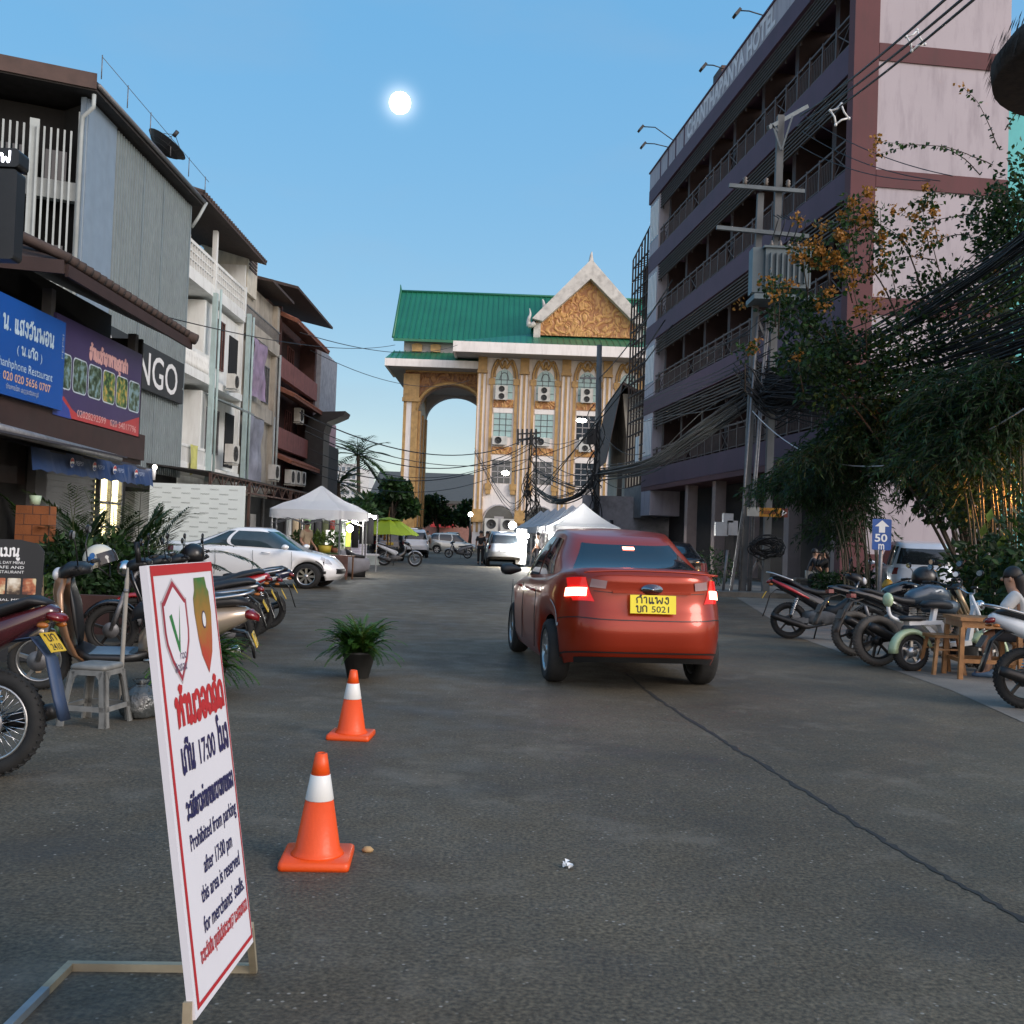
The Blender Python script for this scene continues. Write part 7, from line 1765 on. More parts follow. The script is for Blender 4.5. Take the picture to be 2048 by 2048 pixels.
    mplate(t, ppx[0], ppx[1] or .58+u_*.8, .17, .13, plate_tilt, ptxt, pm)
    k = MB(); k.tube([(.5,-.22,.3),(.5,.22,.3)], .012, 6)
    for s in (-1,1): k.tube([(.5,s*.14,.3),(.5,s*.24,.3)], .02, 6)
    k.build('footrest', M_RUB, t); stand(t, .45, .3)
    return t
def place(px, py, yaw, wb=0): return G(px, py)
# -- left side: the one whose rear shows at the left edge
lw = G(-30,1552)
underbone('motorbike', 'maroon motorbike with yellow plate and blue mudguard, only its rear in view', (lw.x+.02,lw.y,0), R(178), mat('maroon_gloss', (.055,.010,.014), .22, coat=.8), M_BLK, ptxt=['ບກ','2410'], wire=True, blue_fender=True, plate_tilt=.75, grab=False, lean=-3, tail_up=.13, r=.30, ppx=(-.31,.76))
# -- bronze scooter
def scooter(name, label, loc, yaw, col, dark, wb=1.3, r=.26, lean=6, group='motorbikes parked on the left'):
    t = thing(name, label, 'scooter', loc, rot=(R(-lean),0,yaw), group=group)
    bwheel(t, 0, r, .11, 5, M_ALLOY); bwheel(t, wb, r, .1, 5, M_ALLOY)
    k = MB(); lf(k, [(-.46,.70,.03,.03),(-.40,.69,.10,.07),(-.2,.64,.16,.13),(.05,.58,.18,.17),(.25,.52,.175,.19),(.4,.46,.15,.16),(.48,.42,.10,.1)], n=2.4, k=22); k.build('rear_body', col, t)
    k = MB(); lf(k, [(-.42,.80,.06,.02),(-.3,.82,.13,.05),(-.05,.80,.155,.065),(.2,.76,.16,.08),(.38,.74,.15,.085),(.5,.70,.12,.07),(.55,.66,.06,.05)]); k.build('seat', M_SEAT, t)
    k = MB(); lf(k, [(.4,.33,.15,.05),(.6,.31,.19,.035),(.85,.31,.19,.035),(.98,.36,.16,.05)], n=5); k.build('floorboard', dark, t)
    k = MB(); k.box(.46,.92,-.16,.16,.346,.352); k.build('floor_mat', mat('blue_mat', (.10,.16,.22), .6, vary=.2), t)
    k = MB(); rr_ = []
    for z, x, hw in ((.24,.90,.12),(.34,1.0,.2),(.5,1.06,.24),(.7,1.11,.25),(.86,1.13,.2),(.98,1.12,.12)):
        rr_.append([V((x+.09*(1-(q/6)**2)-.02, hw*q/6, z)) for q in range(-6,7)]+[V((x+.09*(1-(q/6)**2)-.055, hw*q/6, z)) for q in range(6,-7,-1)])
    k.loft(rr_, 0, True, True); k.build('leg_shield', mat('bronze_orange', (.30,.16,.085), .3, .4, coat=.7), t)
    k = MB(); lf(k, [(.97,.5,.12,.12),(1.0,.66,.15,.14),(1.04,.82,.12,.1),(1.05,.95,.06,.06)], n=3); k.build('inner_panel', dark, t)
    k = MB(); lf(k, [(.9,1.05,.07,.03),(.97,1.06,.15,.055),(1.08,1.04,.15,.07),(1.16,.99,.07,.06)]); k.build('handlebar_cover', M_BLK, t)
    k = MB(); k.ell((1.165,0,1.0), (.045,.1,.06), 14, 9); k.build('headlamp', M_LENSC, t)
    bars(t, 1.02, 1.07, .34, .02, .1, ml=.26)
    k = MB(); lf(k, [(wb-.12,.46,.05,.06),(wb,.53,.1,.05),(wb+.14,.47,.09,.06),(wb+.24,.36,.05,.05)]); k.build('front_fender', col, t)
    k = MB()
    for s in (-1,1): k.tube([(wb,s*.065,r),(wb-.1,s*.06,r+.38)], .024, 8)
    k.build('fork', M_STEEL, t)
    k = MB(); lf(k, [(-.12,.27,.09,.09),(.1,.29,.12,.11),(.3,.3,.12,.1),(.4,.3,.07,.06)], n=3); k.build('engine', M_ENG, t)
    k = MB(); k.tube(smooth_path([(.35,-.14,.24),(.1,-.17,.2),(-.34,-.18,.34)],4), [.02,.022,.03,.045,.055,.06,.06,.058,.05], 10); k.build('exhaust', M_ALLOY, t)
    k = MB(); lf(k, [(-.52,.66,.06,.03),(-.46,.69,.1,.045),(-.4,.7,.1,.045)]); k.build('tail_light', M_LENSR, t)
    k = MB(); k.loft([[V((x, y, z)) for y in (-.07,.07)]+[V((x-.02,y,z-.012)) for y in (.07,-.07)] for x, z in ((-.2,.56),(-.4,.54),(-.46,.42),(-.48,.32))]); k.build('rear_fender', M_BLK, t)
    mplate(t, -.485, .47, .17, .13, .4, ['ກທ','3391'])
    k = MB(); k.tube(smooth_path([(-.1,.15,.84),(-.36,.13,.88),(-.46,0,.9),(-.36,-.13,.88),(-.1,-.15,.84)],4), .013, 8); k.build('grab_rail', M_ALLOY, t)
    k = MB()
    for s in (-1,1):
        if s > 0: writing(k, 'Smooth', (.16,.19,.58), (-1,0,0), (0,.05,1), .3, .06, lift=.006)
        k.tube([(-.02+.03*math.cos(a), s*.187, .51+.02*math.sin(a)) for a in [2*math.pi*i/14 for i in range(14)]], .006, 5, closed=True)
    k.build('emblem', M_CHR, t)
    k = MB(); k.tube(smooth_path([(.42,.17,.3),(.1,.19,.33),(-.3,.17,.42)],4), .016, 6); k.build('side_trim', M_ALLOY, t); stand(t, .3, .28, .12)
    return t
BRZ = mat('bronze_metal', (.34,.28,.22), .3, .5, vary=.05, coat=.7)
sa = G(438,1330); 
sc_ = scooter('scooter', 'bronze scooter with blue floor mat behind the grey plastic stool', (-2.72,9.05,0), R(190), BRZ, M_BLK, lean=5)
# -- second row of underbones, tails towards the road
for px, py, yw, col, c2, kw, lab in ((455,1312,192,mat('black_gloss', (.012,.012,.014), .2, coat=.8),M_BLK,dict(ptxt=['ກຄ','8207'], grab=False),'black motorbike with chrome headlamp and a helmet on its mirror'),
        (478,1288,193,mat('red_gloss', (.32,.014,.018), .22, coat=.8),M_BLK,dict(ptxt=['ບຂ','1185'], stripe=mat('white_gloss', (.6,.62,.64), .25, coat=.6), tail_up=.06, grab=False),'motorbike with red and white tail panels beside the white notice board'),
        (503,1272,195,mat('black_gloss', (.012,.012,.014), .2, coat=.8),M_BLK,dict(ptxt=['ກກ','6640'], stripe=mat('silver_gloss', (.42,.42,.44), .25, .4)),'dark motorbike with a silver grey tail in the middle of the parked row'),
        (530,1258,196,mat('navy_gloss', (.015,.018,.045), .2, coat=.8),M_BLK,dict(ptxt=['ກງ','4452'], tail_up=.03, grab=False),'navy motorbike with two plates, farthest of the row by the white sedan')):
    g = G(px,py); underbone('motorbike', lab, (g.x,g.y,0), R(yw), col, c2, lean=6, rim=M_EXH, **kw)
# -- helmets
def helmet(label, loc, rot, col, visor, patch=None, r=.135, open_=True):
    t = thing('helmet', label, 'helmet', loc, rot=rot)
    k = MB(); rings = []
    for i in range(11):
        a = -.55+(math.pi/2+.55)*i/10; rr_ = []
        for j in range(28):
            b = 2*math.pi*j/28; fr = math.cos(b)
            lo = a if fr < .3 else max(a, .12+.12*(fr-.3)) if i < 6 else a
            rr_.append(V((r*1.12*math.cos(lo)*math.cos(b), r*math.cos(lo)*math.sin(b), r*1.05*math.sin(lo))))
        rings.append(rr_)
    k.loft(rings, 0, True); k.build('shell', col, t)
    k = MB(); vs = []; nu, nv = 14, 6
    for j in range(nv+1):
        for i in range(nu+1):
            b = -1.15+2.3*i/nu; z = -.06+.11*j/nv; q = 1.08-.25*max(0,z)/.14; vs.append(V((r*1.16*q*math.cos(b), r*1.06*q*math.sin(b), z)))
    k.add(vs, [(j*15+i,j*15+i+1,(j+1)*15+i+1,(j+1)*15+i) for j in range(nv) for i in range(nu)], 0, True); k.build('visor', visor, t)
    k = MB(); k.tube([(.02,r*.9,-.05),(.04,.02,-.19),(.02,-r*.9,-.05)], .008, 5); k.build('strap', M_BLK, t)
    if patch:
        k = MB()
        for cx, cz, q in ((-.02,.02,.03),(.02,.045,.028),(.0,-.02,.024),(.035,.0,.02)):
            vs = [V((cx+q*math.cos(a), 0, cz+q*math.sin(a))) for a in [2*math.pi*i/14 for i in range(14)]]
            for v in vs: v.y = -math.sqrt(max(.0001, 1-(v.x/(r*1.12))**2-(v.z/(r*1.05))**2))*r-.004
            k.add(vs, [tuple(range(14))])
        k.build('patch', patch, t)
    return t
hp_ = at(198,1118,9.75)
helmet('cream helmet with a blue patch resting on a motorbike mirror', hp_, (R(8),R(-18),R(-10)), mat('helmet_cream', (.58,.55,.45), .25, coat=.6, dirt=.2), mat('smoke_visor', (.03,.03,.035), .08), mat('patch_blue', (.02,.10,.28), .5))
helmet('black helmet on a motorbike of the row, seen against the white sedan', at(386,1110,13.6), (0,0,R(120)), mat('helmet_black', (.012,.012,.013), .3), M_BLK, r=.15)
# chrome speedometer and headlamp of the bike carrying the cream helmet are built with it
ch = [o for o in C.objects if o.get('label','').startswith('black motorbike with chrome')][0]
k = MB(); k.ell((1.12,0,.965), (.085,.1,.09), 16, 10); k.build('headlamp_shell', M_CHR, ch)
k = MB(); k.tube([(.95,.2,1.06),(.98,.2,1.28)], .03, 8); k.build('helmet_hook', M_BLK, ch)
# -- right side
RG = 'motorbikes parked on the right'
g = G(1577,1277); underbone('motorbike', 'black motorbike with red tail panel and long silver grab rail', (g.x,g.y,0), R(-16), M_CBLK, M_BLK, tyre=M_RUB, rim=M_EXH, stripe=mat('signal_red', (.42,.02,.03), .3, coat=.6), tail_up=.12, ptxt=None, group=RG, lean=4, r=.29)
def naked(name, label, loc, yaw, tank, tyre=M_DIRTY, r=.31, wb=1.36, lean=6, tailc=None, fender=M_MUD):
    t = thing(name, label, 'motorbike', loc, rot=(R(-lean),0,yaw), group=RG)
    bwheel(t, 0, r, .14, 6, M_EXH, tyre); bwheel(t, wb, r, .11, 6, M_EXH, tyre)
    k = MB(); lf(k, [(.42,.86,.05,.06),(.5,.88,.12,.1),(.68,.93,.15,.125),(.85,.93,.15,.12),(.98,.90,.10,.09),(1.03,.88,.04,.05)]); k.build('fuel_tank', tank, t)
    k = MB(); lf(k, [(.72,.74,.15,.05),(.88,.76,.19,.1),(1.02,.76,.17,.1),(1.12,.78,.1,.05)], n=3); k.build('tank_shroud', tank, t)
    k = MB(); lf(k, [(-.24,.95,.05,.02),(-.12,.94,.1,.035),(.1,.88,.12,.045),(.3,.83,.13,.05),(.48,.82,.11,.05),(.54,.83,.05,.03)]); k.build('seat', M_SEAT, t)
    k = MB(); lf(k, [(-.36,.93,.02,.015),(-.3,.92,.06,.04),(-.1,.87,.1,.06),(.15,.79,.12,.08),(.4,.72,.1,.1)]); k.build('tail_body', tailc or M_CBLK, t)
    k = MB(); lf(k, [(.4,.42,.1,.1),(.55,.45,.15,.17),(.75,.47,.15,.17),(.9,.45,.1,.12)], n=3.2)
    for i in range(6): k.box(.62,.86,-.12,.12,.52+i*.03,.532+i*.03)
    k.build('engine', M_ENG, t)
    k = MB(); k.bar((.95,0,.85), (.5,.1,.35), .04, .06); k.bar((.95,0,.85), (.5,-.1,.35), .04, .06); k.bar((.98,0,.8), (.92,0,.4), .05, .05); k.build('frame', M_BLK, t)
    k = MB()
    for s in (-1,1): k.bar((0,s*.09,r), (.5,s*.08,.4), .03, .06)
    k.build('swing_arm', M_EXH, t)
    k = MB()
    for s in (-1,1): k.tube([(wb,s*.08,r),(wb-.26,s*.08,.98)], .026, 8); k.tube([(wb-.12,s*.08,r+.36),(wb-.27,s*.08,1.0)], .034, 8)
    k.build('fork', mat('fork_gold', (.42,.30,.18), .3, .6), t)
    k = MB(); lf(k, [(1.08,1.0,.06,.06),(1.16,.98,.1,.1),(1.24,.95,.06,.07)]); k.build('headlamp_shell', M_BLK, t); k = MB(); k.ell((1.22,0,.97), (.03,.06,.05), 12, 8); k.build('headlamp', M_LENSC, t)
    bars(t, 1.02, 1.05, .37, .05, .12, ml=.18)
    a_ = [R(v) for v in range(35,150,9)]; k = MB(); k.loft([[V((wb+(r+.03+dz)*math.cos(a), y, r+(r+.03+dz)*math.sin(a))) for y, dz in ((-.065,-.02),(-.04,.01),(.04,.01),(.065,-.02),(.04,-.015),(-.04,-.015))] for a in a_]); k.build('front_fender', M_BLK, t)
    k = MB(); k.tube(smooth_path([(.75,-.12,.3),(.4,-.16,.24),(.1,-.18,.36),(-.2,-.19,.5)],4), [.025]*6+[.04,.055,.06,.062,.062,.06,.05], 10); k.build('exhaust', M_EXH, t)
    k = MB(); k.loft([[V((x,y,z)) for y in (-.07,.07)]+[V((x-.02,y,z-.012)) for y in (.07,-.07)] for x, z in ((-.2,.84),(-.34,.80),(-.44,.66),(-.52,.5),(-.55,.42))]); k.build('rear_fender', fender, t)
    k = MB(); k.box(-.37,-.3,-.06,.06,.85,.9); k.build('tail_light', M_LENSR, t)
    mplate(t, -.49, .64, .16, .13, .5, None, fender); stand(t, .5, .35, .12)
    return t
g = G(1708,1312); naked('motorbike', 'dusty black motorbike with a muddy rear mudguard and brown rear wheel', (g.x,g.y,0), R(6), M_CBLK, fender=M_MUD)
g = G(1755,1332); naked('motorbike', 'motorbike with slate blue tank and a grey dusty rear tyre', (g.x,g.y,0), R(10), mat('slate_blue', (.055,.08,.11), .3, .3, coat=.6), r=.32)
# small pale electric bike
def ebike(label, loc, yaw):
    t = thing('electric_bike', label, 'electric bike', loc, rot=(R(-4),0,yaw)); r = .235; wb = 1.05
    MINT = mat('mint_green', (.46,.58,.36), .35, coat=.5); bwheel(t, 0, r, .11, 5, M_ALLOY, M_TYRE, .62); bwheel(t, wb, r, .1, 5, M_ALLOY, M_TYRE, .62)
    def fend(x, a0, a1):
        k = MB(); k.loft([[V((x+(r+.03+dz)*math.cos(a), y, r+(r+.03+dz)*math.sin(a))) for y, dz in ((-.075,-.05),(-.07,.0),(-.03,.018),(.03,.018),(.07,0),(.075,-.05),(.05,-.012),(-.05,-.012))] for a in [R(a0+(a1-a0)*i/12) for i in range(13)]]); k.build('fender', MINT, t)
    fend(0, 15, 185); fend(wb, -5, 150)
    k = MB(); k.bar((-.05,0,.58), (.4,0,.60), .12, .05); k.bar((.4,0,.6), (.5,0,.34), .09, .05); k.bar((.18,0,.58), (.42,0,.36), .07, .05); k.bar((.3,0,.6), (.34,0,.78), .07, .05)
    k.bar((.5,0,.32), (.8,0,.36), .14, .06); k.bar((.8,0,.36), (.9,0,.82), .07, .05); k.build('frame', M_WHT, t)
    k = MB(); lf(k, [(.16,.81,.05,.02),(.22,.82,.1,.05),(.38,.82,.12,.055),(.52,.81,.08,.05),(.58,.8,.03,.03)]); k.build('saddle', M_SEAT, t)
    k = MB(); lf(k, [(-.16,.63,.06,.02),(-.1,.64,.1,.035),(.1,.64,.1,.035),(.18,.64,.06,.03)]); k.build('rear_seat', M_SEAT, t)
    k = MB(); k.tube(smooth_path([(-.1,0,.6),(-.26,0,.66),(-.3,0,.78)],4), .022, 8); k.build('back_post', M_WHT, t)
    k = MB(); k.ell((-.3,0,.86), (.05,.09,.09), 16, 10); k.build('back_pad', MINT, t)
    k = MB(); k.bar((.52,-.08,.24), (.78,-.08,.24), .16, .14); k.build('battery', M_BLK, t)
    k = MB()
    for s in (-1,1): k.tube([(wb,s*.07,r),(wb-.14,s*.06,.72),(wb-.2,0,.95)], .02, 8)
    k.build('fork', M_WHT, t); bars(t, wb-.2, .97, .28, .06, .12, chrome=True, ml=.16)
    k = MB(); k.ell((wb-.08,0,.82), (.06,.07,.07), 14, 9); k.build('headlamp', M_CHR, t)
    return t
g = G(1812,1342); ebike('small electric bike with mint green mudguards and white frame', (g.x+.06,g.y,0), R(12))
# white motorbike cut by the right edge
g = G(2050,1418); wbm = underbone('motorbike', 'white motorbike with its tail towards the wooden side table', (g.x,g.y,0), R(-7), mat('white_gloss', (.6,.62,.64), .25, coat=.6), M_BLK, group=RG, lean=3, r=.29, tail_up=.05, pm=M_MUD, rim=M_EXH, grab=True)
helmet('black helmet on the handlebar of the slate blue motorbike', at(1850,1157,13.9), (0,R(10),R(10)), mat('helmet_black', (.012,.012,.013), .3), M_BLK, r=.16)
# dirt bike by the umbrella
g = G(768,1131); db = underbone('motorbike', 'tall trail motorbike parked sideways under the lime umbrella', (g.x,g.y,0), R(4), mat('white_gloss', (.6,.62,.64), .25, coat=.6), M_CBLK, group='motorbikes by the stalls', wire=True, shield=False, tail_up=.1, r=.33, wb=1.36, lean=4)
g = G(935,1117); underbone('motorbike', 'small motorbike stopped in front of the champagne wagon', (g.x,g.y,0), R(170), mat('silver_gloss', (.42,.42,.44), .25, .4), M_CBLK, group='motorbikes by the stalls')
# =============================================================== PEOPLE
SKIN = mat('skin', (.36,.20,.13), .6, vary=.06); HAIR = mat('hair', (.012,.009,.008), .5)
def person(label, loc, rz, J, shirt, trousers, hair_len=0, shoes=M_BLK, scale=1.0, sleeve='short', bag=None, shorts=False, hair_back=False):
    """one skinned body on a joint skeleton (metres, facing -y); clothes and hair are children"""
    t = thing('person', label, 'person', loc, rz)
    names = list(J); idx = {n: i for i, n in enumerate(names)}
    E = [('pelvis','waist'),('waist','chest'),('chest','neck'),('neck','head'),('head','crown')]
    for s in ('l','r'): E += [('chest','sh_'+s),('sh_'+s,'el_'+s),('el_'+s,'wr_'+s),('wr_'+s,'hd_'+s),('pelvis','hip_'+s),('hip_'+s,'kn_'+s),('kn_'+s,'an_'+s),('an_'+s,'to_'+s)]
    RAD = dict(pelvis=.135, waist=.12, chest=.145, neck=.055, head=.09, crown=.08, sh=.068, el=.042, wr=.030, hd=.036, hip=.092, kn=.058, an=.040, to=.036)
    def skinned(edges, rad, grow=0):
        used = []
        for a, b in edges:
            for n in (a, b):
                if n not in used: used.append(n)
        me = bpy.data.meshes.new('b'); me.from_pydata([J[n] for n in used], [(used.index(a), used.index(b)) for a, b in edges], [])
        o = bpy.data.objects.new('b', me); C.objects.link(o)
        sm_ = o.modifiers.new('s','SKIN'); sm_.use_smooth_shade = True; ss = o.modifiers.new('d','SUBSURF'); ss.levels = 2
        if not me.skin_vertices: me.attributes
        lay = me.skin_vertices[0].data if me.skin_vertices else None
        if lay is None: return None
        for i, n in enumerate(used):
            q = rad[n] if n in rad else rad[n.split('_')[0]]; lay[i].radius = (q+grow, (q+grow)*(.8 if n in ('chest','waist','pelvis') else 1)); lay[i].use_root = (n == edges[0][0])
        dg = bpy.context.evaluated_depsgraph_get(); m2 = bpy.data.meshes.new_from_object(o.evaluated_get(dg)); bpy.data.objects.remove(o); return m2
    body = skinned(E, RAD)
    def link(me, nm, m):
        me.name = nm; me.materials.clear(); me.materials.append(m); o = bpy.data.objects.new(nm, me); C.objects.link(o); o.parent = t; o.scale = (scale,)*3
        for p in me.polygons: p.use_smooth = True
        return o
    link(body, 'body', SKIN)
    es = [('chest','waist'),('waist','pelvis'),('chest','sh_l'),('chest','sh_r'),('sh_l','sl_l'),('sh_r','sl_r')]
    for s in ('l','r'):
        a, b = V(J['sh_'+s]), V(J['el_'+s]); J['sl_'+s] = tuple(a.lerp(b, .75)) if sleeve == 'short' else tuple(b)
        RAD['sl'] = .06; 
        if sleeve == 'long': J['sw_'+s] = tuple(V(J['el_'+s]).lerp(V(J['wr_'+s]), .9)); es.append(('sl_'+s,'sw_'+s)); RAD['sw'] = .042
    link(skinned(es, RAD, .014), 'shirt', shirt)
    es = [('pelvis','hip_l'),('pelvis','hip_r')]
    for s in ('l','r'):
        a, b = V(J['kn_'+s]), V(J['an_'+s])
        if shorts: J['cu_'+s] = tuple(V(J['hip_'+s]).lerp(a, .85)); es.append(('hip_'+s,'cu_'+s)); RAD['cu'] = .068
        else: J['cu_'+s] = tuple(a.lerp(b, .9)); es += [('hip_'+s,'kn_'+s),('kn_'+s,'cu_'+s)]; RAD['cu'] = .05
    link(skinned(es, RAD, .014), 'trousers', trousers)
    h = V(J['head']); c = V(J['crown']); up = (c-h).normalized()
    k = MB(); cc = h.lerp(c,.55)
    k.ell(cc+V((0,.02,.025)), (.095,.108,.115), 16, 9, z0=-.25)
    if hair_len: k.tube(smooth_path([cc+V((0,.07,.02)), cc+V((0,.11,-.1)), cc+V((0,.12,-.1-hair_len))],4), [.08,.085,.085,.08,.075,.07,.06,.05,.03], 10)
    o = k.build('hair', HAIR, t); o.scale = (scale,)*3
    k = MB(); f_ = h.lerp(c,.35)                # face
    k.ell(f_+V((0,-.096,-.005)), (.014,.02,.022), 8, 6)
    for s in (-1,1): k.ell(f_+V((s*.088,.0,.0)), (.012,.02,.03), 8, 6)
    k.build('face_features', SKIN, t).scale = (scale,)*3
    k = MB()
    for s in (-1,1): k.ell(f_+V((s*.034,-.083,.028)), (.014,.008,.007), 8, 6)
    k.build('eyes', M_BLK, t).scale = (scale,)*3
    k = MB()
    for s in ('l','r'): a = V(J['an_'+s]); b = V(J['to_'+s]); k.loft([ring_y(p, w_, hh) for p, w_, hh in ((a+V((0,.05,-.045)),.035,.03),(a+V((0,.0,-.04)),.045,.045),(a.lerp(b,.6)+V((0,0,-.02)),.048,.035),(b+V((0,-.03,-.005)),.03,.02))])
    k.build('shoes', shoes, t).scale = (scale,)*3
    # fingers
    k = MB()
    for s in ('l','r'):
        w_ = V(J['wr_'+s]); hd = V(J['hd_'+s]); d = (hd-w_).normalized(); a = d.cross(V((0,1,.2))).normalized()
        for i in range(4): st = hd+a*((i-1.5)*.018)+d*.01; k.tube([st, st+d*.035, st+d*(.062-.006*abs(i-1.4))+V((0,-.012,0))], [.009,.008,.006], 6)
        st = w_.lerp(hd,.5)+a*.03; k.tube([st, st+a*.022+d*.02, st+a*.024+d*.05], [.01,.009,.007], 6)
    k.build('fingers', SKIN, t).scale = (scale,)*3
    return t
def ring_y(p, w_, h): return [V((p.x+w_*math.cos(a), p.y, p.z+h*math.sin(a))) for a in [2*math.pi*i/12 for i in range(12)]]
def standing(step=.0, arm=.05):
    J = dict(pelvis=(0,0,.95), waist=(0,.01,1.12), chest=(0,0,1.33), neck=(0,.01,1.48), head=(0,-.01,1.56), crown=(0,-.005,1.66))
    for s, q in (('l',1),('r',-1)):
        J.update({'sh_'+s:(q*.18,0,1.4),'el_'+s:(q*.23,.03,1.12),'wr_'+s:(q*.24,-arm,.89),'hd_'+s:(q*.24,-arm-.02,.81),'hip_'+s:(q*.09,0,.9),'kn_'+s:(q*.1,-.02-q*step*.5,.5),'an_'+s:(q*.1,.02-q*step,.085),'to_'+s:(q*.11,-.13-q*step,.03)})
    return J
def sitting(seat=.45, hand='knee', lean=.0):
    z = seat+.1; J = dict(pelvis=(0,0,z), waist=(0,-.02-lean*.3,z+.17), chest=(0,-.05-lean*.7,z+.38), neck=(0,-.07-lean,z+.53), head=(0,-.09-lean,z+.61), crown=(0,-.08-lean,z+.71))
    for s, q in (('l',1),('r',-1)):
        el = (q*.22,-.2-lean,z+.2) if hand == 'knee' else (q*.2,-.27-lean,z+.28); wr = (q*.14,-.40,z+.1) if hand == 'knee' else (q*.04,-.2-lean,z+.5)
        hd = (q*.12,-.47,z+.08) if hand == 'knee' else (q*.02,-.17-lean,z+.57)
        J.update({'sh_'+s:(q*.18,-.05-lean*.8,z+.45),'el_'+s:el,'wr_'+s:wr,'hd_'+s:hd,'hip_'+s:(q*.1,-.04,z-.0),'kn_'+s:(q*.13,-.46,z-.02),'an_'+s:(q*.12,-.42,.085),'to_'+s:(q*.13,-.56,.03)})
    return J
CL = lambda n, c: mat(n, c, .8, vary=.12, scale=8)
def gp_(px, py): p = G(px,py); return (p.x,p.y,0)
person('person in black standing beside the silver off-roader', gp_(960,1129), R(180), standing(.06), CL('cloth_black', (.012,.012,.013)), CL('cloth_black', (.012,.012,.013)))
person('person in white shirt and dark shorts next to the figure in black', gp_(973,1128), R(165), standing(.03), CL('cloth_white', (.55,.55,.54)), CL('cloth_grey', (.05,.05,.055)), shorts=True)
p = at(612,1100,31.8); person('vendor in a tan shirt bending over the goods under the white tent', (p.x,p.y,0), R(60), standing(.05,.2), CL('cloth_tan', (.42,.33,.22)), CL('cloth_black', (.012,.012,.013)))
p = at(855,1080,80); person('far walker in a white shirt beside the small white van', (p.x,p.y,0), R(160), standing(.2), CL('cloth_white', (.55,.55,.54)), CL('cloth_black', (.012,.012,.013)))
for px, Y, c, l_ in ((872,100,CL('cloth_orange', (.4,.14,.04)),'distant person in orange under the great arch'),(884,102,CL('cloth_pale', (.45,.42,.38)),'distant person in pale clothes under the great arch'),(895,99,CL('cloth_dark', (.03,.03,.04)),'distant person in dark clothes under the great arch')):
    p = at(px,1080,Y); person(l_, (p.x,p.y,0), random.uniform(0,6), standing(.1), c, CL('cloth_dark', (.03,.03,.04)))
p = at(1075,1095,49); person('vendor in a white top at the front of the tent row', (p.x,p.y,0), R(250), standing(.0,.15), CL('cloth_white', (.55,.55,.54)), CL('cloth_dark', (.03,.03,.04)))
# seated figures by the hotel
p = at(1652,1150,30.6); person('seated person in dark clothes, hand to mouth, by the pink wall', (p.x,p.y,.14), R(-95), sitting(.42,'face'), CL('cloth_black', (.012,.012,.013)), CL('cloth_black', (.012,.012,.013)), hair_len=.05, sleeve='long')
p = at(1617,1150,31.2); person('person seated deeper in the dark doorway, pale trousers', (p.x,p.y,.14), R(80), sitting(.42,'knee',.1), CL('cloth_dark', (.03,.03,.04)), CL('cloth_pale', (.3,.26,.22)))
pb_ = G(2010,1372); person('person with long dark hair and white top seated at the wooden table', (pb_.x+.56,pb_.y+.6,0), R(-120), sitting(.43,'knee',.12), CL('cloth_white', (.55,.55,.54)), CL('cloth_grey', (.05,.05,.055)), hair_len=.34, shoes=mat('blue_shoe', (.10,.17,.26), .6), shorts=True)
def bench(name, label, loc, l_, m): 
    t = thing(name, label, 'bench', loc); k = MB(); k.box(-l_/2,l_/2,-.18,.18,.34,.40); k.build('seat', m, t); 
    for s in (-1,1): k = MB(); k.box(s*l_*.38-.06,s*l_*.38+.06,-.15,.15,0,.338); k.build('leg', m, t)
    return t
p = at(1668,1150,30.6); bench('bench', 'low grey stone bench under the seated dark figure', (p.x+.25,p.y,.14), 1.6, M_KERB)
p = at(1612,1150,31.2); bench('bench', 'short bench in the dark doorway', (p.x,p.y,.14), .7, M_KERB)

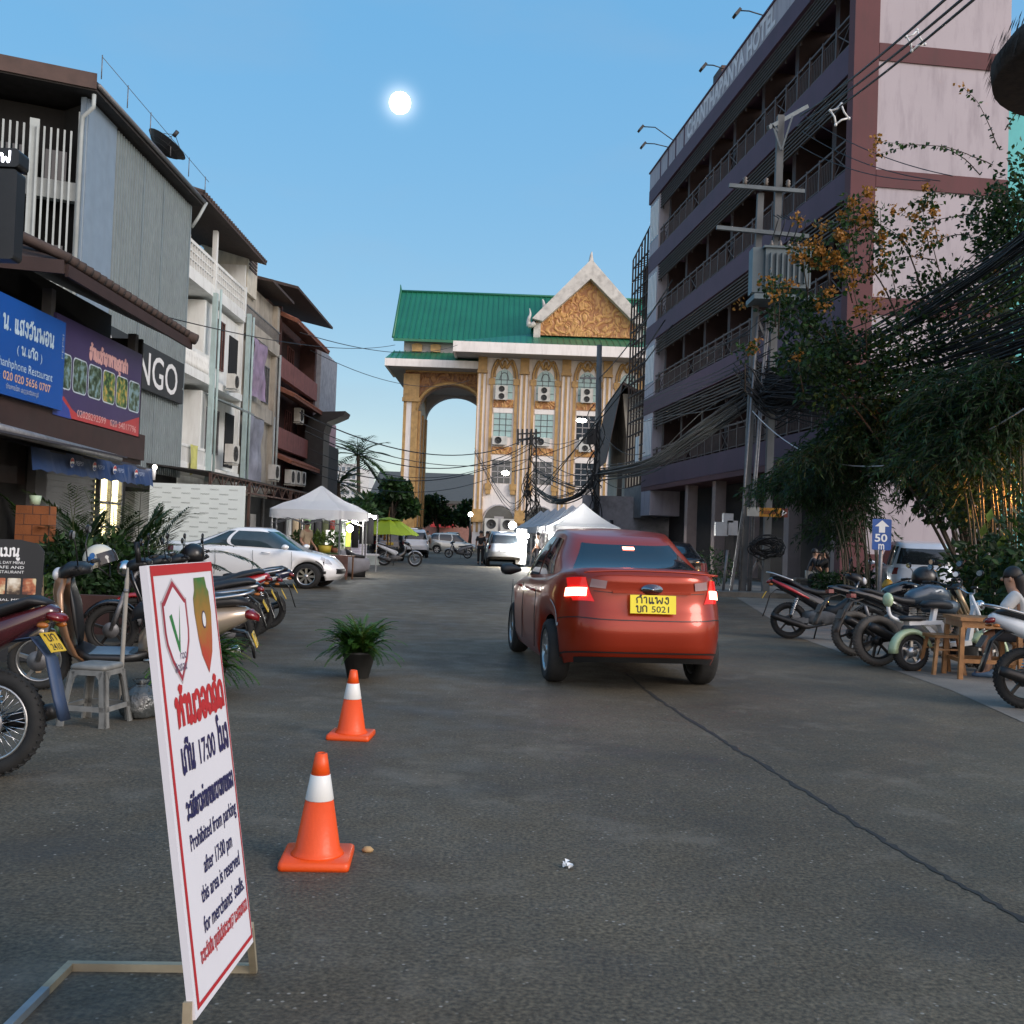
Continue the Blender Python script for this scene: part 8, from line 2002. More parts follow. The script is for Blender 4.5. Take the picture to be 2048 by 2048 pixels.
# =============================================================== MARKET STALLS
TENT = mat('tent_fabric', (.82,.83,.86), .7, vary=.04, scale=1.5, bump=.15, bscale=4)
tt = TENT.node_tree; _b = tt.nodes['Principled BSDF']; _tr = tt.nodes.new('ShaderNodeBsdfTranslucent'); _tr.inputs['Color'].default_value = (.6,.6,.62,1); _m = tt.nodes.new('ShaderNodeMixShader'); _m.inputs[0].default_value = .5
tt.links.new(_b.outputs[0], _m.inputs[1]); tt.links.new(_tr.outputs[0], _m.inputs[2]); tt.links.new(_m.outputs[0], tt.nodes['Material Output'].inputs['Surface'])
def tent(label, loc, rz, W=3.0, D=3.0, eave=2.05, peak=3.05, val=.28, group='white market tents'):
    t = thing('market_tent', label, 'tent', loc, rz, group)
    k = MB(); n = 8; rings = []
    pts = []
    for i in range(4*n):
        s = i/n; a = s % 1; c = [(-1,-1),(1,-1),(1,1),(-1,1)]; p = c[int(s) % 4]; q = c[(int(s)+1) % 4]; pts.append((p[0]+(q[0]-p[0])*a, p[1]+(q[1]-p[1])*a))
    for f_, z in ((1,eave),(.75,eave+.2),(.5,eave+(peak-eave)*.42),(.25,eave+(peak-eave)*.7),(.02,peak)):
        rings.append([V((x*W/2*f_, y*D/2*f_, z-(.05*(1-max(abs(x),abs(y))*min(abs(x),abs(y))) if .1 < f_ < .9 else 0))) for x, y in pts])
    k.loft(rings, 0, cap=False, sm=False); k.build('canopy', TENT, t)
    k = MB(); k.loft([[V((x*W/2*1.004, y*D/2*1.004, eave)) for x, y in pts], [V((x*W/2*1.01, y*D/2*1.01, eave-val-.03*(i % 2))) for i, (x, y) in enumerate(pts)]], 0, cap=False); k.build('valance', TENT, t)
    for sx in (-1,1):
        for sy in (-1,1): k = MB(); k.bar((sx*(W/2-.05),sy*(D/2-.05),0), (sx*(W/2-.05),sy*(D/2-.05),eave), .045, .045); k.box(sx*(W/2-.05)-.07,sx*(W/2-.05)+.07,sy*(D/2-.05)-.07,sy*(D/2-.05)+.07,0,.015); k.build('leg', M_STEEL, t)
    for sy in (-1,1):
        k = MB()
        for a, b in ((-1,0),(0,1)): k.bar((a*(W/2-.05),sy*(D/2-.05),eave-.1), (b*(W/2-.05),sy*(D/2-.05),eave-.45), .025, .025); k.bar((a*(W/2-.05),sy*(D/2-.05),eave-.45), (b*(W/2-.05),sy*(D/2-.05),eave-.1), .025, .025)
        k.build('truss', M_STEEL, t)
    return t
def bulb(label, p, r, s=26, nm='stall_lamp', e_=40):
    t = thing(nm, label, 'lamp', p, group='lit lamps hung on the market tents'); k = MB(); k.ell((0,0,0), (r,r,r), 12, 9); k.build('bulb', emat('stall_bulb', (1,.97,.9), s), t); k = MB(); k.cyl((0,0,r*.9), (0,0,r*1.8), r*.35); k.build('cap', M_BLK, t)
    l_ = bpy.data.lights.new('bulb_light', 'POINT'); l_.energy = e_; l_.color = (1,.96,.88); l_.shadow_soft_size = r; lo = bpy.data.objects.new('bulb_light', l_); C.objects.link(lo); lo.parent = t; lo.location = (0,-r*1.3,-r*.9); return t
# left: two tents one behind the other
pl_ = G(690,1160); tl1 = tent('nearer of the two white tents by the white sedan', (-6.05,32.4,0), R(-13), 2.35, 2.3, 2.08, 2.86, .26)
tl2 = tent('second white tent just behind the first, by the white sedan', (-6.55,35.2,0), R(-13), 2.35, 2.3, 2.1, 2.95, .26)
bulb('big round lamp at the right corner of the nearer left tent', at(700,1057,33.8), .11); bulb('bright slit lamp beside the valance of the left tents', at(708,1042,36), .07)
k = MB(); 
def table(name, label, loc, rz, W, D, H, top, leg, cloth=None):
    t = thing(name, label, 'table', loc, rz); k = MB(); k.box(-W/2,W/2,-D/2,D/2,H-.03,H); k.build('tabletop', top, t)
    for sx in (-1,1):
        for sy in (-1,1): k = MB(); k.bar((sx*(W/2-.05),sy*(D/2-.05),0), (sx*(W/2-.05),sy*(D/2-.05),H-.03), .04, .04); k.build('leg', leg, t)
    if cloth: k = MB(); k.box(-W/2-.01,W/2+.01,-D/2-.012,-D/2-.004,.1,H+.004); k.box(-W/2-.012,W/2+.012,-D/2-.01,D/2+.01,H+.001,H+.006); k.build('cover', cloth, t)
    return t
M_WOOD = mat('brown_wood', (.16,.08,.04), .6, vary=.25, scale=7)
table('stall_table', 'wooden stall table with white cover at the front of the left tent', (-5.3,31.2,0), R(-13), 1.0, .6, .72, M_WOOD, M_WOOD, mat('cloth_brown', (.16,.08,.06), .8, vary=.4))
table('stall_table', 'stall table piled with plants under the left tent', (-6.2,33.0,0), R(-13), 1.7, .7, .75, M_WOOD, M_WOOD, mat('cloth_green', (.05,.10,.03), .8, vary=.4))
random.seed(90)
for i, (x, y, c, lab) in enumerate(((-6.8,33.14,LEAF_M,'green plant left of centre on the plant table'),(-6.2,33.0,LEAF_L,'pale yellow green plant in the middle of the plant table'),(-5.65,32.87,LEAF_M,'green plant at the right end of the plant table'))):
    t = thing('potted_plant', lab, 'plant', (x,y,.757)); k = MB(); k.lathe([(0,0),(.1,0),(.13,.16),(.11,.16),(0,.12)], 12); k.build('pot', M_TERR, t); k = MB(); clump(k, (0,0,.42), (.26,.26,.28), 170, .13, .045, (0,)); k.build('foliage', c, t)
pc = thing('produce_tub', 'yellow tub on the plant table under the left tent', 'tub', (-5.93,32.75,.757)); k = MB(); k.lathe([(0,0),(.17,0),(.22,.22),(.2,.22),(.15,.03),(0,.03)], 16); k.build('tub', mat('tub_yellow', (.5,.40,.05), .5), pc)
for i, (px, py, Y, w_, h, m, lab) in enumerate(((577,1065,35,.18,2.0,M_WHT,'tall narrow white paper strip hung at the back of the left tent'),(615,1050,34.9,.22,.5,mat('note_green', (.3,.5,.22), .6),'green note hung inside the left tent'),(680,1065,33.6,.36,1.15,mat('note_pale', (.5,.56,.5), .6),'long pale price sheet hanging beside the lamp of the left tent'),(697,1065,34.6,.16,.95,mat('note_lime', (.36,.52,.06), .6),'lime green strip hanging at the right of the left tent'),(660,1075,34.4,.3,.5,M_WHT,'small white sheet pinned under the left tent valance'))):
    p = at(px,py,Y); k = MB(); vs = [(p.x-w_/2+w_*a, Y+.03*math.sin(a*4+b*5), p.z+h/2-h*b) for b in (0,.25,.5,.75,1) for a in (0,.33,.66,1)]; k.add(vs, [(j*4+i_, j*4+i_+1, (j+1)*4+i_+1, (j+1)*4+i_) for j in range(4) for i_ in range(3)]); 
    wtag(k, 'hanging_sheet', m, lab, 'sheet', 'sheets hung in the left market tent')
bk = thing('stall_backdrop', 'dark backdrop rail hung with clothes at the rear of the left tents', 'clothes rail', (-6.6,38.2,0))
k = MB(); k.bar((-8.2,38.2,2.1), (-5.0,38.2,2.1), .04, .04)
for x in (-8.2,-5.0): k.bar((x,38.2,0), (x,38.2,2.1), .04, .04)
wp(k, 'rail', M_STEEL, bk); random.seed(91)
for i in range(11):
    x = -8.05+i*.28; k = MB(); k.loft([ring_xy(x, 38.2, z, a, .05) for z, a in ((2.02,.03),(1.95,.11),(1.6,.12),(1.0,.13))] if False else [[V((x+a*math.cos(q), 38.2+.05*math.sin(q), z)) for q in [2*math.pi*j/10 for j in range(10)]] for z, a in ((2.04,.03),(1.95,.12),(1.6,.12),(random.uniform(.7,1.1),.13))])
    wp(k, 'garment', random.choice([M_DARK, CL('cloth_tan', (.42,.33,.22)), CL('cloth_olive', (.09,.1,.05)), CL('cloth_grey', (.05,.05,.055)), CL('cloth_red', (.25,.05,.04))]), bk)
dc = thing('covered_scooter', 'black and white covered scooter half hidden at the stall corner', 'covered scooter', (-4.95,32.6,0), rot=(0,0,R(200))); k = MB(); lf(k, [(-.5,.42,.05,.05),(-.45,.42,.16,.2),(0,.4,.2,.3),(.4,.5,.18,.4),(.52,.5,.08,.2)]); k.build('cover', [mat('cover_white', (.22,.22,.24), .6)], dc); k = MB(); lf(k, [(-.3,.66,.15,.05),(0,.69,.21,.07),(.3,.8,.18,.12)]); k.build('seat', M_SEAT, dc); k = MB(); lf(k, [(-.35,.15,.1,.14),(.3,.15,.1,.14)]); k.build('wheel_cover', M_BLK, dc)
# leaning white notice by the umbrella
nb = thing('notice_board', 'tall white lettered notice board standing by the lime umbrella', 'notice board', G(716,1140), rot=(R(-8),0,R(8)))
k = MB(); k.box(-.3,.3,-.02,.02,.0,1.15); k.build('board', mat('notice_white', (.55,.53,.62), .6), nb)
k = MB()
for i in range(9): writing(k, ['MENU','NIGHT MARKET','OPEN 17:00','FOOD','DRINKS','FRUIT','COFFEE','TEA','WELCOME'][i], (-.24,-.022,1.0-i*.11), (1,0,0), ZH, .48 if i else .3, .05)
k.build('lettering', mat('notice_ink', (.2,.2,.35), .6), nb); k = MB(); k.bar((0,.02,1.0), (0,.45,.0), .03, .03); k.build('prop', M_STEEL, nb)
# lime umbrella
um = thing('market_umbrella', 'large lime green market umbrella with a wooden pole', 'umbrella', (at(775,1100,50).x,50,0))
k = MB(); n = 8; hw = 125/2048*50/2*1.0; ze = at(775,1068,50).z; zp = at(772,1034,50).z
vs = []; rings = []
for f_, z in ((1,ze),(.7,ze+(zp-ze)*.42),(.36,ze+(zp-ze)*.8),(.3,ze+(zp-ze)*.84)):
    rings.append([V((hw*f_*math.cos(a)*(1 if i % 2 == 0 else .95), hw*f_*math.sin(a)*(1 if i % 2 == 0 else .95), z-(0 if i % 2 == 0 else .05))) for i, a in enumerate([2*math.pi*j/16+.2 for j in range(16)])])
k.loft(rings, 0, cap=False, sm=False); k.loft([[V((hw*.42*math.cos(a), hw*.42*math.sin(a), ze+(zp-ze)*.84)) for a in [2*math.pi*j/16+.2 for j in range(16)]], [V((.03*math.cos(a), .03*math.sin(a), zp)) for a in [2*math.pi*j/16+.2 for j in range(16)]]], 0, cap=False, sm=False)
LIME = mat('lime_fabric', (.34,.45,.02), .7, vary=.05); k.build('canopy', LIME, um)
k = MB(); k.cyl((0,0,0), (0,0,zp), .04, .035); k.tube([(0,0,zp),(.05,0,zp+.5)], [.03,.008], 6); k.build('pole', M_WOOD, um)
k = MB()
for j in range(8): a = 2*math.pi*j/8+.2; k.bar((0,0,zp-.15), (hw*.97*math.cos(a), hw*.97*math.sin(a), ze-.02), .03, .03)
k.build('rib', M_WOOD, um)
k = MB(); random.seed(92)
ug = thing('souvenir_rack', 'rack of orange and yellow goods hanging under the lime umbrella', 'goods rack', (um.location.x-.6,50.2,0))
k.bar((-1.0,0,1.9), (.7,0,1.9), .04, .04); k.bar((-1,0,0), (-1,0,1.9), .04, .04); k.bar((.7,0,0), (.7,0,1.9), .04, .04); k.build('rail', M_WOOD, ug)
for i in range(10): x = -.95+i*.17; k = MB(); k.loft([[V((x+.06*math.cos(q), .05*math.sin(q), z)) for q in [2*math.pi*j/8 for j in range(8)]] for z in (1.88,random.uniform(.8,1.3))]); k.build('goods', [CL('goods_orange', (.5,.22,.04)), CL('goods_yellow', (.55,.4,.06)), CL('goods_pale', (.45,.45,.5)), CL('goods_brown', (.16,.08,.04))][i % 4], ug)
cb_ = thing('cool_box', 'pale cool box on the ground under the lime umbrella', 'cool box', G(745,1130)); k = MB(); k.prism(rrect(-.3,.3,-.2,.2,.05), 'z', 0, .42); k.build('box', mat('cool_box', (.4,.45,.42), .5), cb_); k = MB(); k.prism(rrect(-.31,.31,-.21,.21,.05), 'z', .422, .5); k.build('lid', M_WHT, cb_)
# right: a receding row of six white tents
for i in range(6):
    Y = 47.5+i*3.15; xs = at(1168,1060,47).x-.095*(Y-47)-.0
    tent(['nearest tent of the white row, in front of the utility pole','second tent of the white row on the right','third tent of the white row on the right','fourth tent of the white row on the right','fifth tent of the white row on the right','farthest tent of the white row, by the lattice pole'][i], (xs,Y,0), R(5), 3.0, 3.0, 2.05, 3.15, .3)
for px, py, Y, r, lab in ((1043,1076,50,.13,'left bulb of the bright lamp cluster at the tent row'),(1054,1072,50,.14,'upper right bulb of the bright lamp cluster at the tent row'),(1050,1083,50,.12,'lower bulb of the bright lamp cluster at the tent row'),(1118,1062,48.3,.09,'small lamp under the valance of the nearest right tent')): bulb(lab, at(px,py,Y), r*.75, e_=150)
sp_ = thing('lamp_stand', 'thin stand carrying the bright lamp cluster at the tent row', 'lamp stand', (at(1050,1090,50).x,50,0)); k = MB(); k.cyl((0,.1,0), (0,.1,at(1050,1078,50).z), .025); k.build('pole', M_STEEL, sp_); k = MB(); k.lathe([(.2,0),(.2,.02),(0,.03)], 12, 0, (0,.1,0)); k.build('base', M_STEEL, sp_)
for i, (px, Y, w_, lab) in enumerate(((1043,50.6,.5,'white banner sheet beside the lamp cluster'),(1108,48.5,.5,'white cloth hung at the front of the tent row'),(1092,49.5,.4,'grey cloth hung at the front of the tent row'))):
    p = at(px,1080,Y); k = MB(); vs = [(p.x-w_/2+w_*a, Y+.05*math.sin(a*5+b), 1.9-1.75*b) for b in (0,.25,.5,.75,1) for a in (0,.33,.66,1)]; k.add(vs, [(j*4+i_, j*4+i_+1, (j+1)*4+i_+1, (j+1)*4+i_) for j in range(4) for i_ in range(3)]); wtag(k, 'hanging_sheet', [M_WHT, M_WHT, CL('cloth_mid', (.2,.2,.22))][i], lab, 'sheet', 'sheets hung on the right tents')
# black covered shapes behind the nearest tent
for px, Y, h, lab in ((1222,56,2.6,'tall pointed bundle under a black cover behind the right tents'),(1236,55.5,2.2,'second black covered bundle behind the right tents')):
    p = at(px,1060,Y); t = thing('covered_bundle', lab, 'covered bundle', (p.x,Y,0)); k = MB(); k.loft([[V((a*math.cos(q)*(1+.12*math.sin(3*q)), a*.7*math.sin(q), z)) for q in [2*math.pi*j/14 for j in range(14)]] for z, a in ((0,.62),(h*.4,.55),(h*.7,.42),(h*.85,.2),(h*.88,.14),(h,.11))]); k.build('cover', M_BLK, t)
    k = MB(); k.tube([(.45*math.cos(q), .34*math.sin(q), h*.62) for q in [2*math.pi*j/14 for j in range(14)]], .02, 5, closed=True); k.build('rope', M_STEEL, t)

# =============================================================== FURNITURE ON THE RIGHT
M_TEAK = mat('teak', (.30,.14,.05), .45, vary=.25, scale=9, bump=.15)
g = G(1893,1350)
st_ = thing('stool', 'square wooden stool standing in front of the pale electric bike', 'stool', (g.x,g.y+.15,0), R(8))
k = MB(); k.prism(rrect(-.19,.19,-.17,.17,.03), 'z', .44, .475); k.build('seat', M_TEAK, st_)
for sx in (-1,1):
    for sy in (-1,1): k = MB(); k.bar((sx*.13,sy*.12,.44), (sx*.2,sy*.17,0), .04, .04); k.build('leg', M_TEAK, st_)
for sy in (-1,1): k = MB(); k.bar((-.15,sy*.14,.3), (.15,sy*.14,.3), .03, .02); k.build('rail', M_TEAK, st_)
g = G(1960,1365); tb_ = thing('side_table', 'wooden table with a low shelf between the stool and the white motorbike', 'table', (g.x+.22,g.y+.45,0), R(-4))
k = MB(); k.box(-.36,.36,-.3,.3,.68,.72); k.box(-.33,.33,-.27,.27,.60,.68); k.build('tabletop', M_TEAK, tb_)
k = MB(); k.box(-.3,.3,-.25,-.22,.19,.235); k.box(-.3,.3,.22,.25,.19,.235); k.box(-.32,-.29,-.22,.22,.19,.235); k.box(.29,.32,-.22,.22,.19,.235); k.build('shelf', M_TEAK, tb_)
for sx in (-1,1):
    for sy in (-1,1): k = MB(); k.bar((sx*.32,sy*.25,.60), (sx*.34,sy*.27,0), .05, .05); k.build('leg', M_TEAK, tb_)
g = G(2003,1375); cch = thing('stool', 'wooden stool under the person with long dark hair', 'stool', (pb_.x+.56,pb_.y+.61,0), R(-20)); k = MB(); k.prism(rrect(-.19,.19,-.17,.17,.03), 'z', .41, .445); k.build('seat', M_TEAK, cch)
for sx in (-1,1):
    for sy in (-1,1): k = MB(); k.bar((sx*.13,sy*.12,.41), (sx*.19,sy*.16,0), .04, .04); k.build('leg', M_TEAK, cch)
hy = thing('bollard', 'small yellow bollard behind the post of the blue distance sign', 'bollard', V((at(1776,1150,23).x,23,0))); k = MB(); k.lathe([(0,0),(.14,0),(.14,.08),(.09,.1),(.09,.62),(.13,.64),(.13,.7),(.08,.8),(0,.84)], 14); k.build('post', mat('bollard_yellow', (.38,.22,.02), .5, dirt=.3), hy); k = MB(); k.lathe([(.092,.4),(.094,.4),(.094,.5),(.092,.5)], 14); k.build('band', M_BLK, hy)
# =============================================================== FOREGROUND
ORANGE = mat('cone_orange', (.76,.075,.005), .42, vary=.06, scale=5, bump=.08, dirt=.12, dirtcol=(.35,.06,.02))
M_REFL = mat('cone_white', (.72,.72,.7), .35, vary=.05, dirt=.15)
def cone(label, px, py, rz):
    p = G(px,py); t = thing('traffic_cone', label, 'traffic cone', (p.x,p.y,0), rz, 'orange traffic cones on the asphalt')
    k = MB(); k.loft([[V((x,y,z)) for x, y in rrect(-w_,w_,-w_,w_,.02,3)] for w_, z in ((.15,0),(.152,.012),(.15,.03),(.145,.036))]); k.build('base', ORANGE, t)
    k = MB(); H = .47; rr_ = lambda z: .102-(.102-.026)*((z-.036)/(H-.036))
    k.lathe([(.118,.034),(.11,.045),(rr_(.06),.06),(rr_(.27),.27)], 28); k.lathe([(rr_(.27)-.002,.27),(rr_(.36)-.002,.36)], 28) ; k.lathe([(rr_(.36),.36),(rr_(H),H),(rr_(H)-.008,H+.004),(rr_(H)-.012,H-.03),(0,H-.04)], 28); k.build('body', ORANGE, t)
    k = MB(); k.lathe([(rr_(.271)+.0005,.271),(rr_(.271)+.0015,.273),(rr_(.378)+.0015,.378),(rr_(.38)+.0005,.38)], 28); k.build('reflective_band', M_REFL, t); return t
cone('orange traffic cone with white band, standing beside the tan leaf', 634, 1722, R(4)); cone('orange traffic cone with white band, directly in front of the potted fern', 702, 1474, R(-2))
# potted ferns
M_FERN = leafmat('fern_green', (.055,.14,.022)); M_FERND = leafmat('fern_dark', (.03,.08,.018)); M_FERNY = leafmat('fern_yellow', (.14,.18,.03))
def fern(label, loc, n, L_, seed, up=1.0):
    random.seed(seed); t = thing('potted_fern', label, 'potted plant', loc)
    k = MB(); k.lathe([(0,0),(.105,0),(.165,.24),(.175,.24),(.175,.265),(.155,.265),(.14,.22),(0,.215)], 26); k.build('pot', mat('pot_grey', (.035,.036,.036), .6, vary=.25, scale=6, dirt=.4, dirtcol=(.11,.1,.09)), t)
    f_ = MB()
    for i in range(n):
        a = random.uniform(0,6.28); el = random.uniform(.35,3.2)*up; l_ = L_*random.uniform(.6,1.1); m_ = random.choice((0,0,0,1,1,2) if random.random() < .3 else (0,0,1))
        b_ = V((random.uniform(-.08,.08), random.uniform(-.08,.08), .23)); d = V((math.cos(a),math.sin(a),el)).normalized(); p = b_.copy(); rib = [p.copy()]; ns = 24; st = l_/ns
        for j in range(ns):
            q = j/ns; d = (d+V((0,0,-.085*(.3+q)))+rdir()*.03).normalized(); p = p+d*st; rib.append(p.copy())
            if j < 3: continue
            sd = d.cross(V((0,0,1))); sd = sd.normalized() if sd.length > .05 else V((1,0,0)); w_ = .052*(1-q)**.5*min(1,(j-1)/5)
            for s in (-1,1): leaf(f_, p, sd*s+d*.6+V((0,0,random.uniform(-.1,.2))), V((0,0,1)), w_*random.uniform(.9,1.3), .013, m_, .1)
        f_.tube(rib, .0022, 3, m_)
    f_.build('fronds', [M_FERN, M_FERND, M_FERNY], t); return t
g = G(716,1355); fern('bushy green potted fern in the road behind the cones', (g.x,g.y,0), 210, .47, 101)
g = G(380,1395); fern('potted fern half hidden behind the white notice board', (g.x+.03,g.y+.2,0), 150, .5, 102, .55)
# ---- the white notice board
T0 = at(291,1131,2.70); B0_ = at(392,2040,2.70+.0); B1_ = at(510,1884,3.235); T1 = at(417,1118,3.20)
ux = (B1_-B0_); ux = (ux+(T1-T0))*.5; Wd = ux.length; ux.normalize()
uy = (T0-B0_); uy = uy-ux*uy.dot(ux); Ht = uy.length; uy.normalize(); nn = ux.cross(uy)
FRm = B0_
sg = thing('notice_board', 'tall white notice board with red border and printed parking rules on a rusty foot frame', 'notice board', (B0_.x, B0_.y, 0))
Ht = Ht*1.0
def bp2(a, b, c=0): return FRm+ux*a+uy*b+nn*c
M_BRD = mat('board_white', (.70,.68,.72), .5, vary=.02, scale=3, dirt=.06)
k = MB(); vs = [bp2(a,b,c) for c in (-.02,0) for b in (0,Ht) for a in (0,Wd)]
k.add(vs, [(0,2,3,1),(4,5,7,6),(0,1,5,4),(2,6,7,3),(0,4,6,2),(1,3,7,5)]); wp(k, 'board', M_BRD, sg)
M_BRED = mat('board_red', (.45,.022,.028), .5, vary=.05); M_NAVY = mat('board_navy', (.02,.018,.085), .5, vary=.05)
k = MB(); m_ = .017; w_ = .016; lo = m_
def pp(poly, m=0, lift=.0015): plane_patch(k, bp2(0,0,0), ux, uy, poly, m, lift)
pp([(m_,lo),(m_+w_,lo),(m_+w_,Ht-.002),(m_,Ht-.002)]); pp([(m_+w_,lo),(Wd-.006,lo),(Wd-.006,lo+.012),(m_+w_,lo+.012)]); pp([(m_+w_,Ht-.03),(Wd-.004,Ht-.03),(Wd-.004,Ht-.002),(m_+w_,Ht-.002)]); pp([(Wd-.014,lo+.012),(Wd-.006,lo+.012),(Wd-.006,Ht-.03),(Wd-.014,Ht-.03)])
wp(k, 'border', M_BRED, sg)
s_ = Ht/1.2
def shield(cx, cy, w2, h, q=1.0):
    return [(cx-w2*q,cy+h*.30*q),(cx-w2*.92*q,cy+h*.30*q),(cx,cy+h*.5*q),(cx+w2*.92*q,cy+h*.30*q),(cx+w2*q,cy+h*.30*q),(cx+w2*q,cy+h*.0),(cx+w2*.92*q,cy-h*.12*q),(cx+w2*.6*q,cy-h*.3*q),(cx,cy-h*.5*q),(cx-w2*.6*q,cy-h*.3*q),(cx-w2*.92*q,cy-h*.12*q),(cx-w2*q,cy)]
c1 = (Wd*.315, Ht-.19*s_); 
k = MB(); pp(shield(c1[0],c1[1],.098,.30*s_), 0, .0012); wp(k, 'crest_edge', mat('crest_grey', (.45,.4,.42), .5), sg)
k = MB(); pp(shield(c1[0],c1[1],.092,.285*s_), 0, .0016); wp(k, 'crest_ring', mat('crest_maroon', (.30,.03,.05), .5), sg)
k = MB(); pp(shield(c1[0],c1[1],.08,.25*s_), 0, .002); wp(k, 'crest_field', M_BRD, sg)
k = MB(); x0, y0 = c1[0], c1[1]; pp([(x0-.05,y0+.045*s_),(x0-.03,y0+.05*s_),(x0+.004,y0-.035*s_),(x0-.004,y0-.055*s_)], 0, .0026); pp([(x0-.004,y0-.055*s_),(x0+.006,y0-.065*s_),(x0+.036,y0+.075*s_)], 0, .0026); wp(k, 'tick_mark', mat('tick_green', (.02,.17,.05), .5), sg)
k = MB(); writing(k, 'ກວດ', bp2(x0,y0-.08*s_), ux, uy, .05, .016, pen=.16); writing(k, 'ອັກສອນ', bp2(x0-.045,y0-.112*s_), ux, uy, .09, .018, pen=.16, lift=.0026); wp(k, 'lettering', mat('crest_ink', (.12,.10,.16), .5), sg)
c2 = (Wd*.75, Ht-.185*s_); em = [(-.055,.15),(.05,.15),(.06,.115),(.075,.10),(.08,.03),(.062,-.06),(.05,-.1),(.0,-.165),(-.05,-.1),(-.066,-.05),(-.08,.04),(-.078,.085),(-.06,.11)]
em = [(c2[0]+a*.9, c2[1]+b*s_*.92) for a, b in em]
def emblem_mat():
    m = bpy.data.materials.new('emblem_print'); m.use_nodes = True; t = m.node_tree; b = t.nodes['Principled BSDF']
    tcn = t.nodes.new('ShaderNodeTexCoord'); sp = t.nodes.new('ShaderNodeSeparateXYZ'); n = t.nodes.new('ShaderNodeTexNoise'); n.inputs['Scale'].default_value = 26
    mr = t.nodes.new('ShaderNodeMapRange'); z1 = bp2(0,c2[1]+.16*s_).z; z0 = bp2(0,c2[1]-.17*s_).z; mr.inputs['From Min'].default_value = z0; mr.inputs['From Max'].default_value = z1
    ad = t.nodes.new('ShaderNodeMath'); ad.operation = 'MULTIPLY_ADD'; ad.inputs[1].default_value = .35; 
    r = t.nodes.new('ShaderNodeValToRGB'); e = r.color_ramp.elements; e[0].position = .2; e[0].color = (.42,.05,.03,1); e[1].position = .95; e[1].color = (.03,.16,.04,1); q = e.new(.55); q.color = (.32,.16,.03,1); q = e.new(.75); q.color = (.2,.15,.03,1)
    t.links.new(tcn.outputs['Object'], sp.inputs[0]); t.links.new(tcn.outputs['Object'], n.inputs['Vector']); t.links.new(sp.outputs['Z'], mr.inputs['Value']); t.links.new(n.outputs['Fac'], ad.inputs[0])
    sb_ = t.nodes.new('ShaderNodeMath'); sb_.operation = 'SUBTRACT'; sb_.inputs[1].default_value = .17; t.links.new(mr.outputs[0], ad.inputs[2]); t.links.new(ad.outputs[0], sb_.inputs[0]); t.links.new(sb_.outputs[0], r.inputs['Fac']); t.links.new(r.outputs['Color'], b.inputs['Base Color']); b.inputs['Roughness'].default_value = .5; return m
k = MB(); pp(em, 0, .0016); wp(k, 'emblem', emblem_mat(), sg)
k = MB(); pp(circ(c2[0],c2[1]+.01*s_,.019,.027), 0, .0022); wp(k, 'emblem_ring', M_NAVY, sg); k = MB(); pp(circ(c2[0],c2[1]+.01*s_,.014,.022), 0, .0028); wp(k, 'emblem_disc', M_WHT, sg)
rows = [('ຫ້າມຈອດລົດ', .18, .79, .436, .078, 'r', .26), ('ເກີນ 17:00 ໂມງ', .18, .79, .556, .070, 'n', .2), ('ຈະມີລໍ້ຊາວຄ້າຂາຍມາວາງຂາຍຂອງ', .17, .80, .676, .046, 'n', .2),
        ('Prohibited from parking', .17, .80, .757, .045, 'n', .2), ('after 17:00 pm', .33, .50, .838, .045, 'n', .2), ('this area is reserved', .25, .68, .905, .045, 'n', .2), ("for merchants' stalls.", .24, .72, .982, .045, 'n', .2), ('ຂະບະຈັດສັນ ຊຸມຊົນວັດສະນະທຳ ນະຄອນຫລວງ', .15, .82, 1.045, .032, 'r2', .17)]
for s, a, w2, y, h, c, pen in rows:
    k = MB(); writing(k, s, bp2(Wd*a, Ht-y*s_*1.04), ux, uy, Wd*w2*.98, h*s_, pen=pen, bold=.022, lift=.0018); wp(k, 'lettering', {'r':M_BRED,'n':M_NAVY,'r2':M_BRED}[c], sg)
# rusty foot frame
M_FRAME = mat('painted_frame', (.34,.29,.2), .6, .2, vary=.25, scale=7, dirt=.8, dirtcol=(.17,.075,.03)); M_FRAMEB = mat('bare_frame', (.22,.26,.29), .45, .5, vary=.2, scale=6)
fa, fb_, fc = G(140,1932,.013), G(508,1936,.013), G(30,2042,.013)
d2 = (fc-fa).normalized()
k = MB(); k.bar(fa-V((.012,0,0)), fb_, .025, .025); k.bar(fb_+V((0,0,-.012)), B1_+ux*.012+uy*.05+nn*-.015, .022, .022); k.bar(fa+d2*.013, fa+d2*.18, .025, .025)
bt0 = B0_+nn*-.015; fd_ = V((bt0.x, bt0.y-.02, .013)); 
wp(k, 'foot_frame', M_FRAME, sg)
k = MB(); k.bar(fd_+V((0,0,-.012)), bt0+uy*.05, .022, .022); wp(k, 'foot_leg', M_FRAME, sg)
k = MB(); k.bar(fa+d2*.18, fa+d2*.62, .025, .025); wp(k, 'foot_rail', M_FRAMEB, sg)
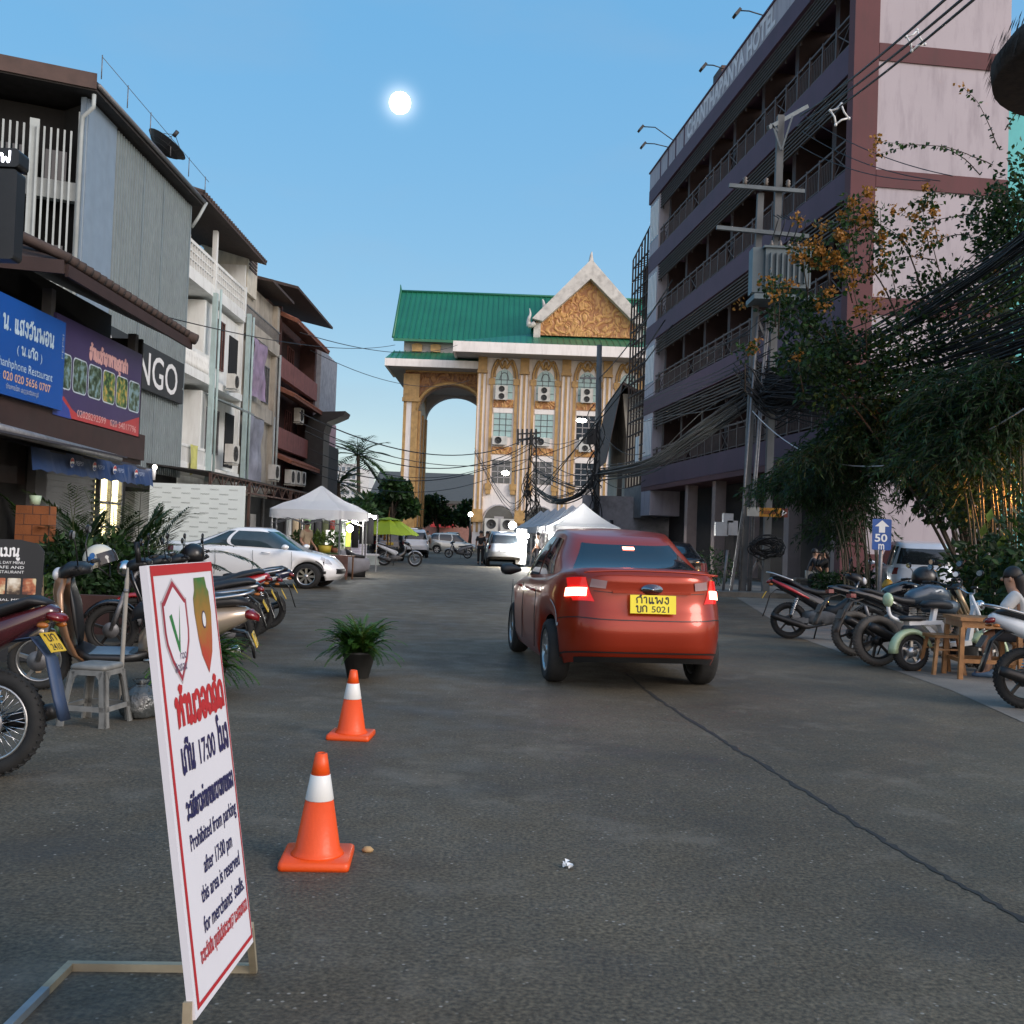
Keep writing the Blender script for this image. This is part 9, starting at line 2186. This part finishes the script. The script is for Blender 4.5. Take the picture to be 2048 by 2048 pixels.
# ---- grey plastic stool
g = G(176,1452)
ps = thing('stool', 'grey plastic stool with open arched sides by the bronze scooter', 'stool', (g.x,g.y+.12,0), R(-8)); M_PLS = mat('grey_plastic', (.17,.17,.16), .5, vary=.25, scale=10, dirt=.5, dirtcol=(.27,.26,.24), bump=.05)
TW, BW, HH = .135, .19, .43
def sw(z): return TW+(BW-TW)*(1-z/HH)
k = MB(); k.loft([[V((x,y,z)) for x, y in rrect(-w_,w_,-w_,w_,.035,4)] for w_, z in ((TW,.395),(TW+.006,.41),(TW,.428),(TW-.015,.435))]); k.build('seat', M_PLS, ps)
for q in range(4):
    M4 = Matrix.Rotation(q*math.pi/2,4,'Z'); k = MB(); k.xf = M4
    zs = [0,.05,.10,.14,.2,.26,.32,.36,.385]
    # two leg strips, a top arch and a cross rail, each following the slant
    def P(x, z, o=0): return V((x, -sw(z)+o, z))
    def panel(pts):
        n = len(pts); k.add([P(x,z) for x, z in pts]+[P(x,z,.014) for x, z in pts], [tuple(range(n)), tuple(range(2*n-1,n-1,-1))]+[(i,n+i,n+(i+1) % n,(i+1) % n) for i in range(n)])
    for s in (-1,1):
        pl2 = [(s*sw(z),z) for z in zs]; inn = [(s*(sw(z)-(.05 if z > .02 else .055)),z) for z in zs]; panel((pl2+inn[::-1]) if s < 0 else (inn+pl2[::-1]))
    panel([(-.16,.11),(.16,.11),(.155,.145),(-.155,.145)])
    arch = [(-sw(.33)+.05,.30),(-sw(.33)+.055,.335),(-.07,.36),(.07,.36),(sw(.33)-.055,.335),(sw(.33)-.05,.30)]; panel([(-sw(.39)+.02,.396)]+arch+[(sw(.39)-.02,.396)])
    k.build('leg_frame', M_PLS, ps)
# weathered pole
g = G(247,1345); po = thing('prop_pole', 'weathered grey pole standing upright against the bronze scooter', 'pole', (g.x,g.y-1.75,0))
po.location = (at(243,1345,8.25).x, 8.25, 0)
k = MB(); zt_ = at(249,1135,8.25).z; k.tube([(0,0,0),(.0,0,zt_*.3),(.01,.0,zt_-.1),(.012,0,zt_-.07),(.012,0,zt_)], [.017,.018,.018,.013,.008], 10); k.build('shaft', mat('grey_wood', (.27,.25,.22), .8, vary=.2, scale=6, dirt=.4), po); k = MB(); k.tube([(.008,0,zt_-.2),(.008,0,zt_-.17)], .021, 10); k.build('tape', M_STEEL, po)
# plastic bag of rubbish
g = G(272,1437); rg = thing('rubbish_bag', 'knotted dark translucent bag of rubbish beside the grey plastic stool', 'bag', (g.x,g.y+.08,0)); random.seed(110); rings = []
for z, a in ((0,.1),(.02,.135),(.08,.15),(.15,.14),(.2,.10),(.235,.05),(.25,.03),(.28,.06)): rings.append([V((a*math.cos(q)*(1+.13*math.sin(q*5+z*30)+random.uniform(-.05,.05)), a*math.sin(q)*(1+.13*math.sin(q*4+z*25)), z)) for q in [2*math.pi*j/22 for j in range(22)]])
k = MB(); k.loft(rings); k.build('bag', mat('bag_film', (.05,.055,.055), .2, vary=.4, scale=14, bump=.6, bscale=30, spec=.8), rg); k = MB(); k.tube([(.033*math.cos(q), .033*math.sin(q), .25) for q in [2*math.pi*j/10 for j in range(10)]], .008, 5, closed=True); k.build('knot', M_BLK, rg)
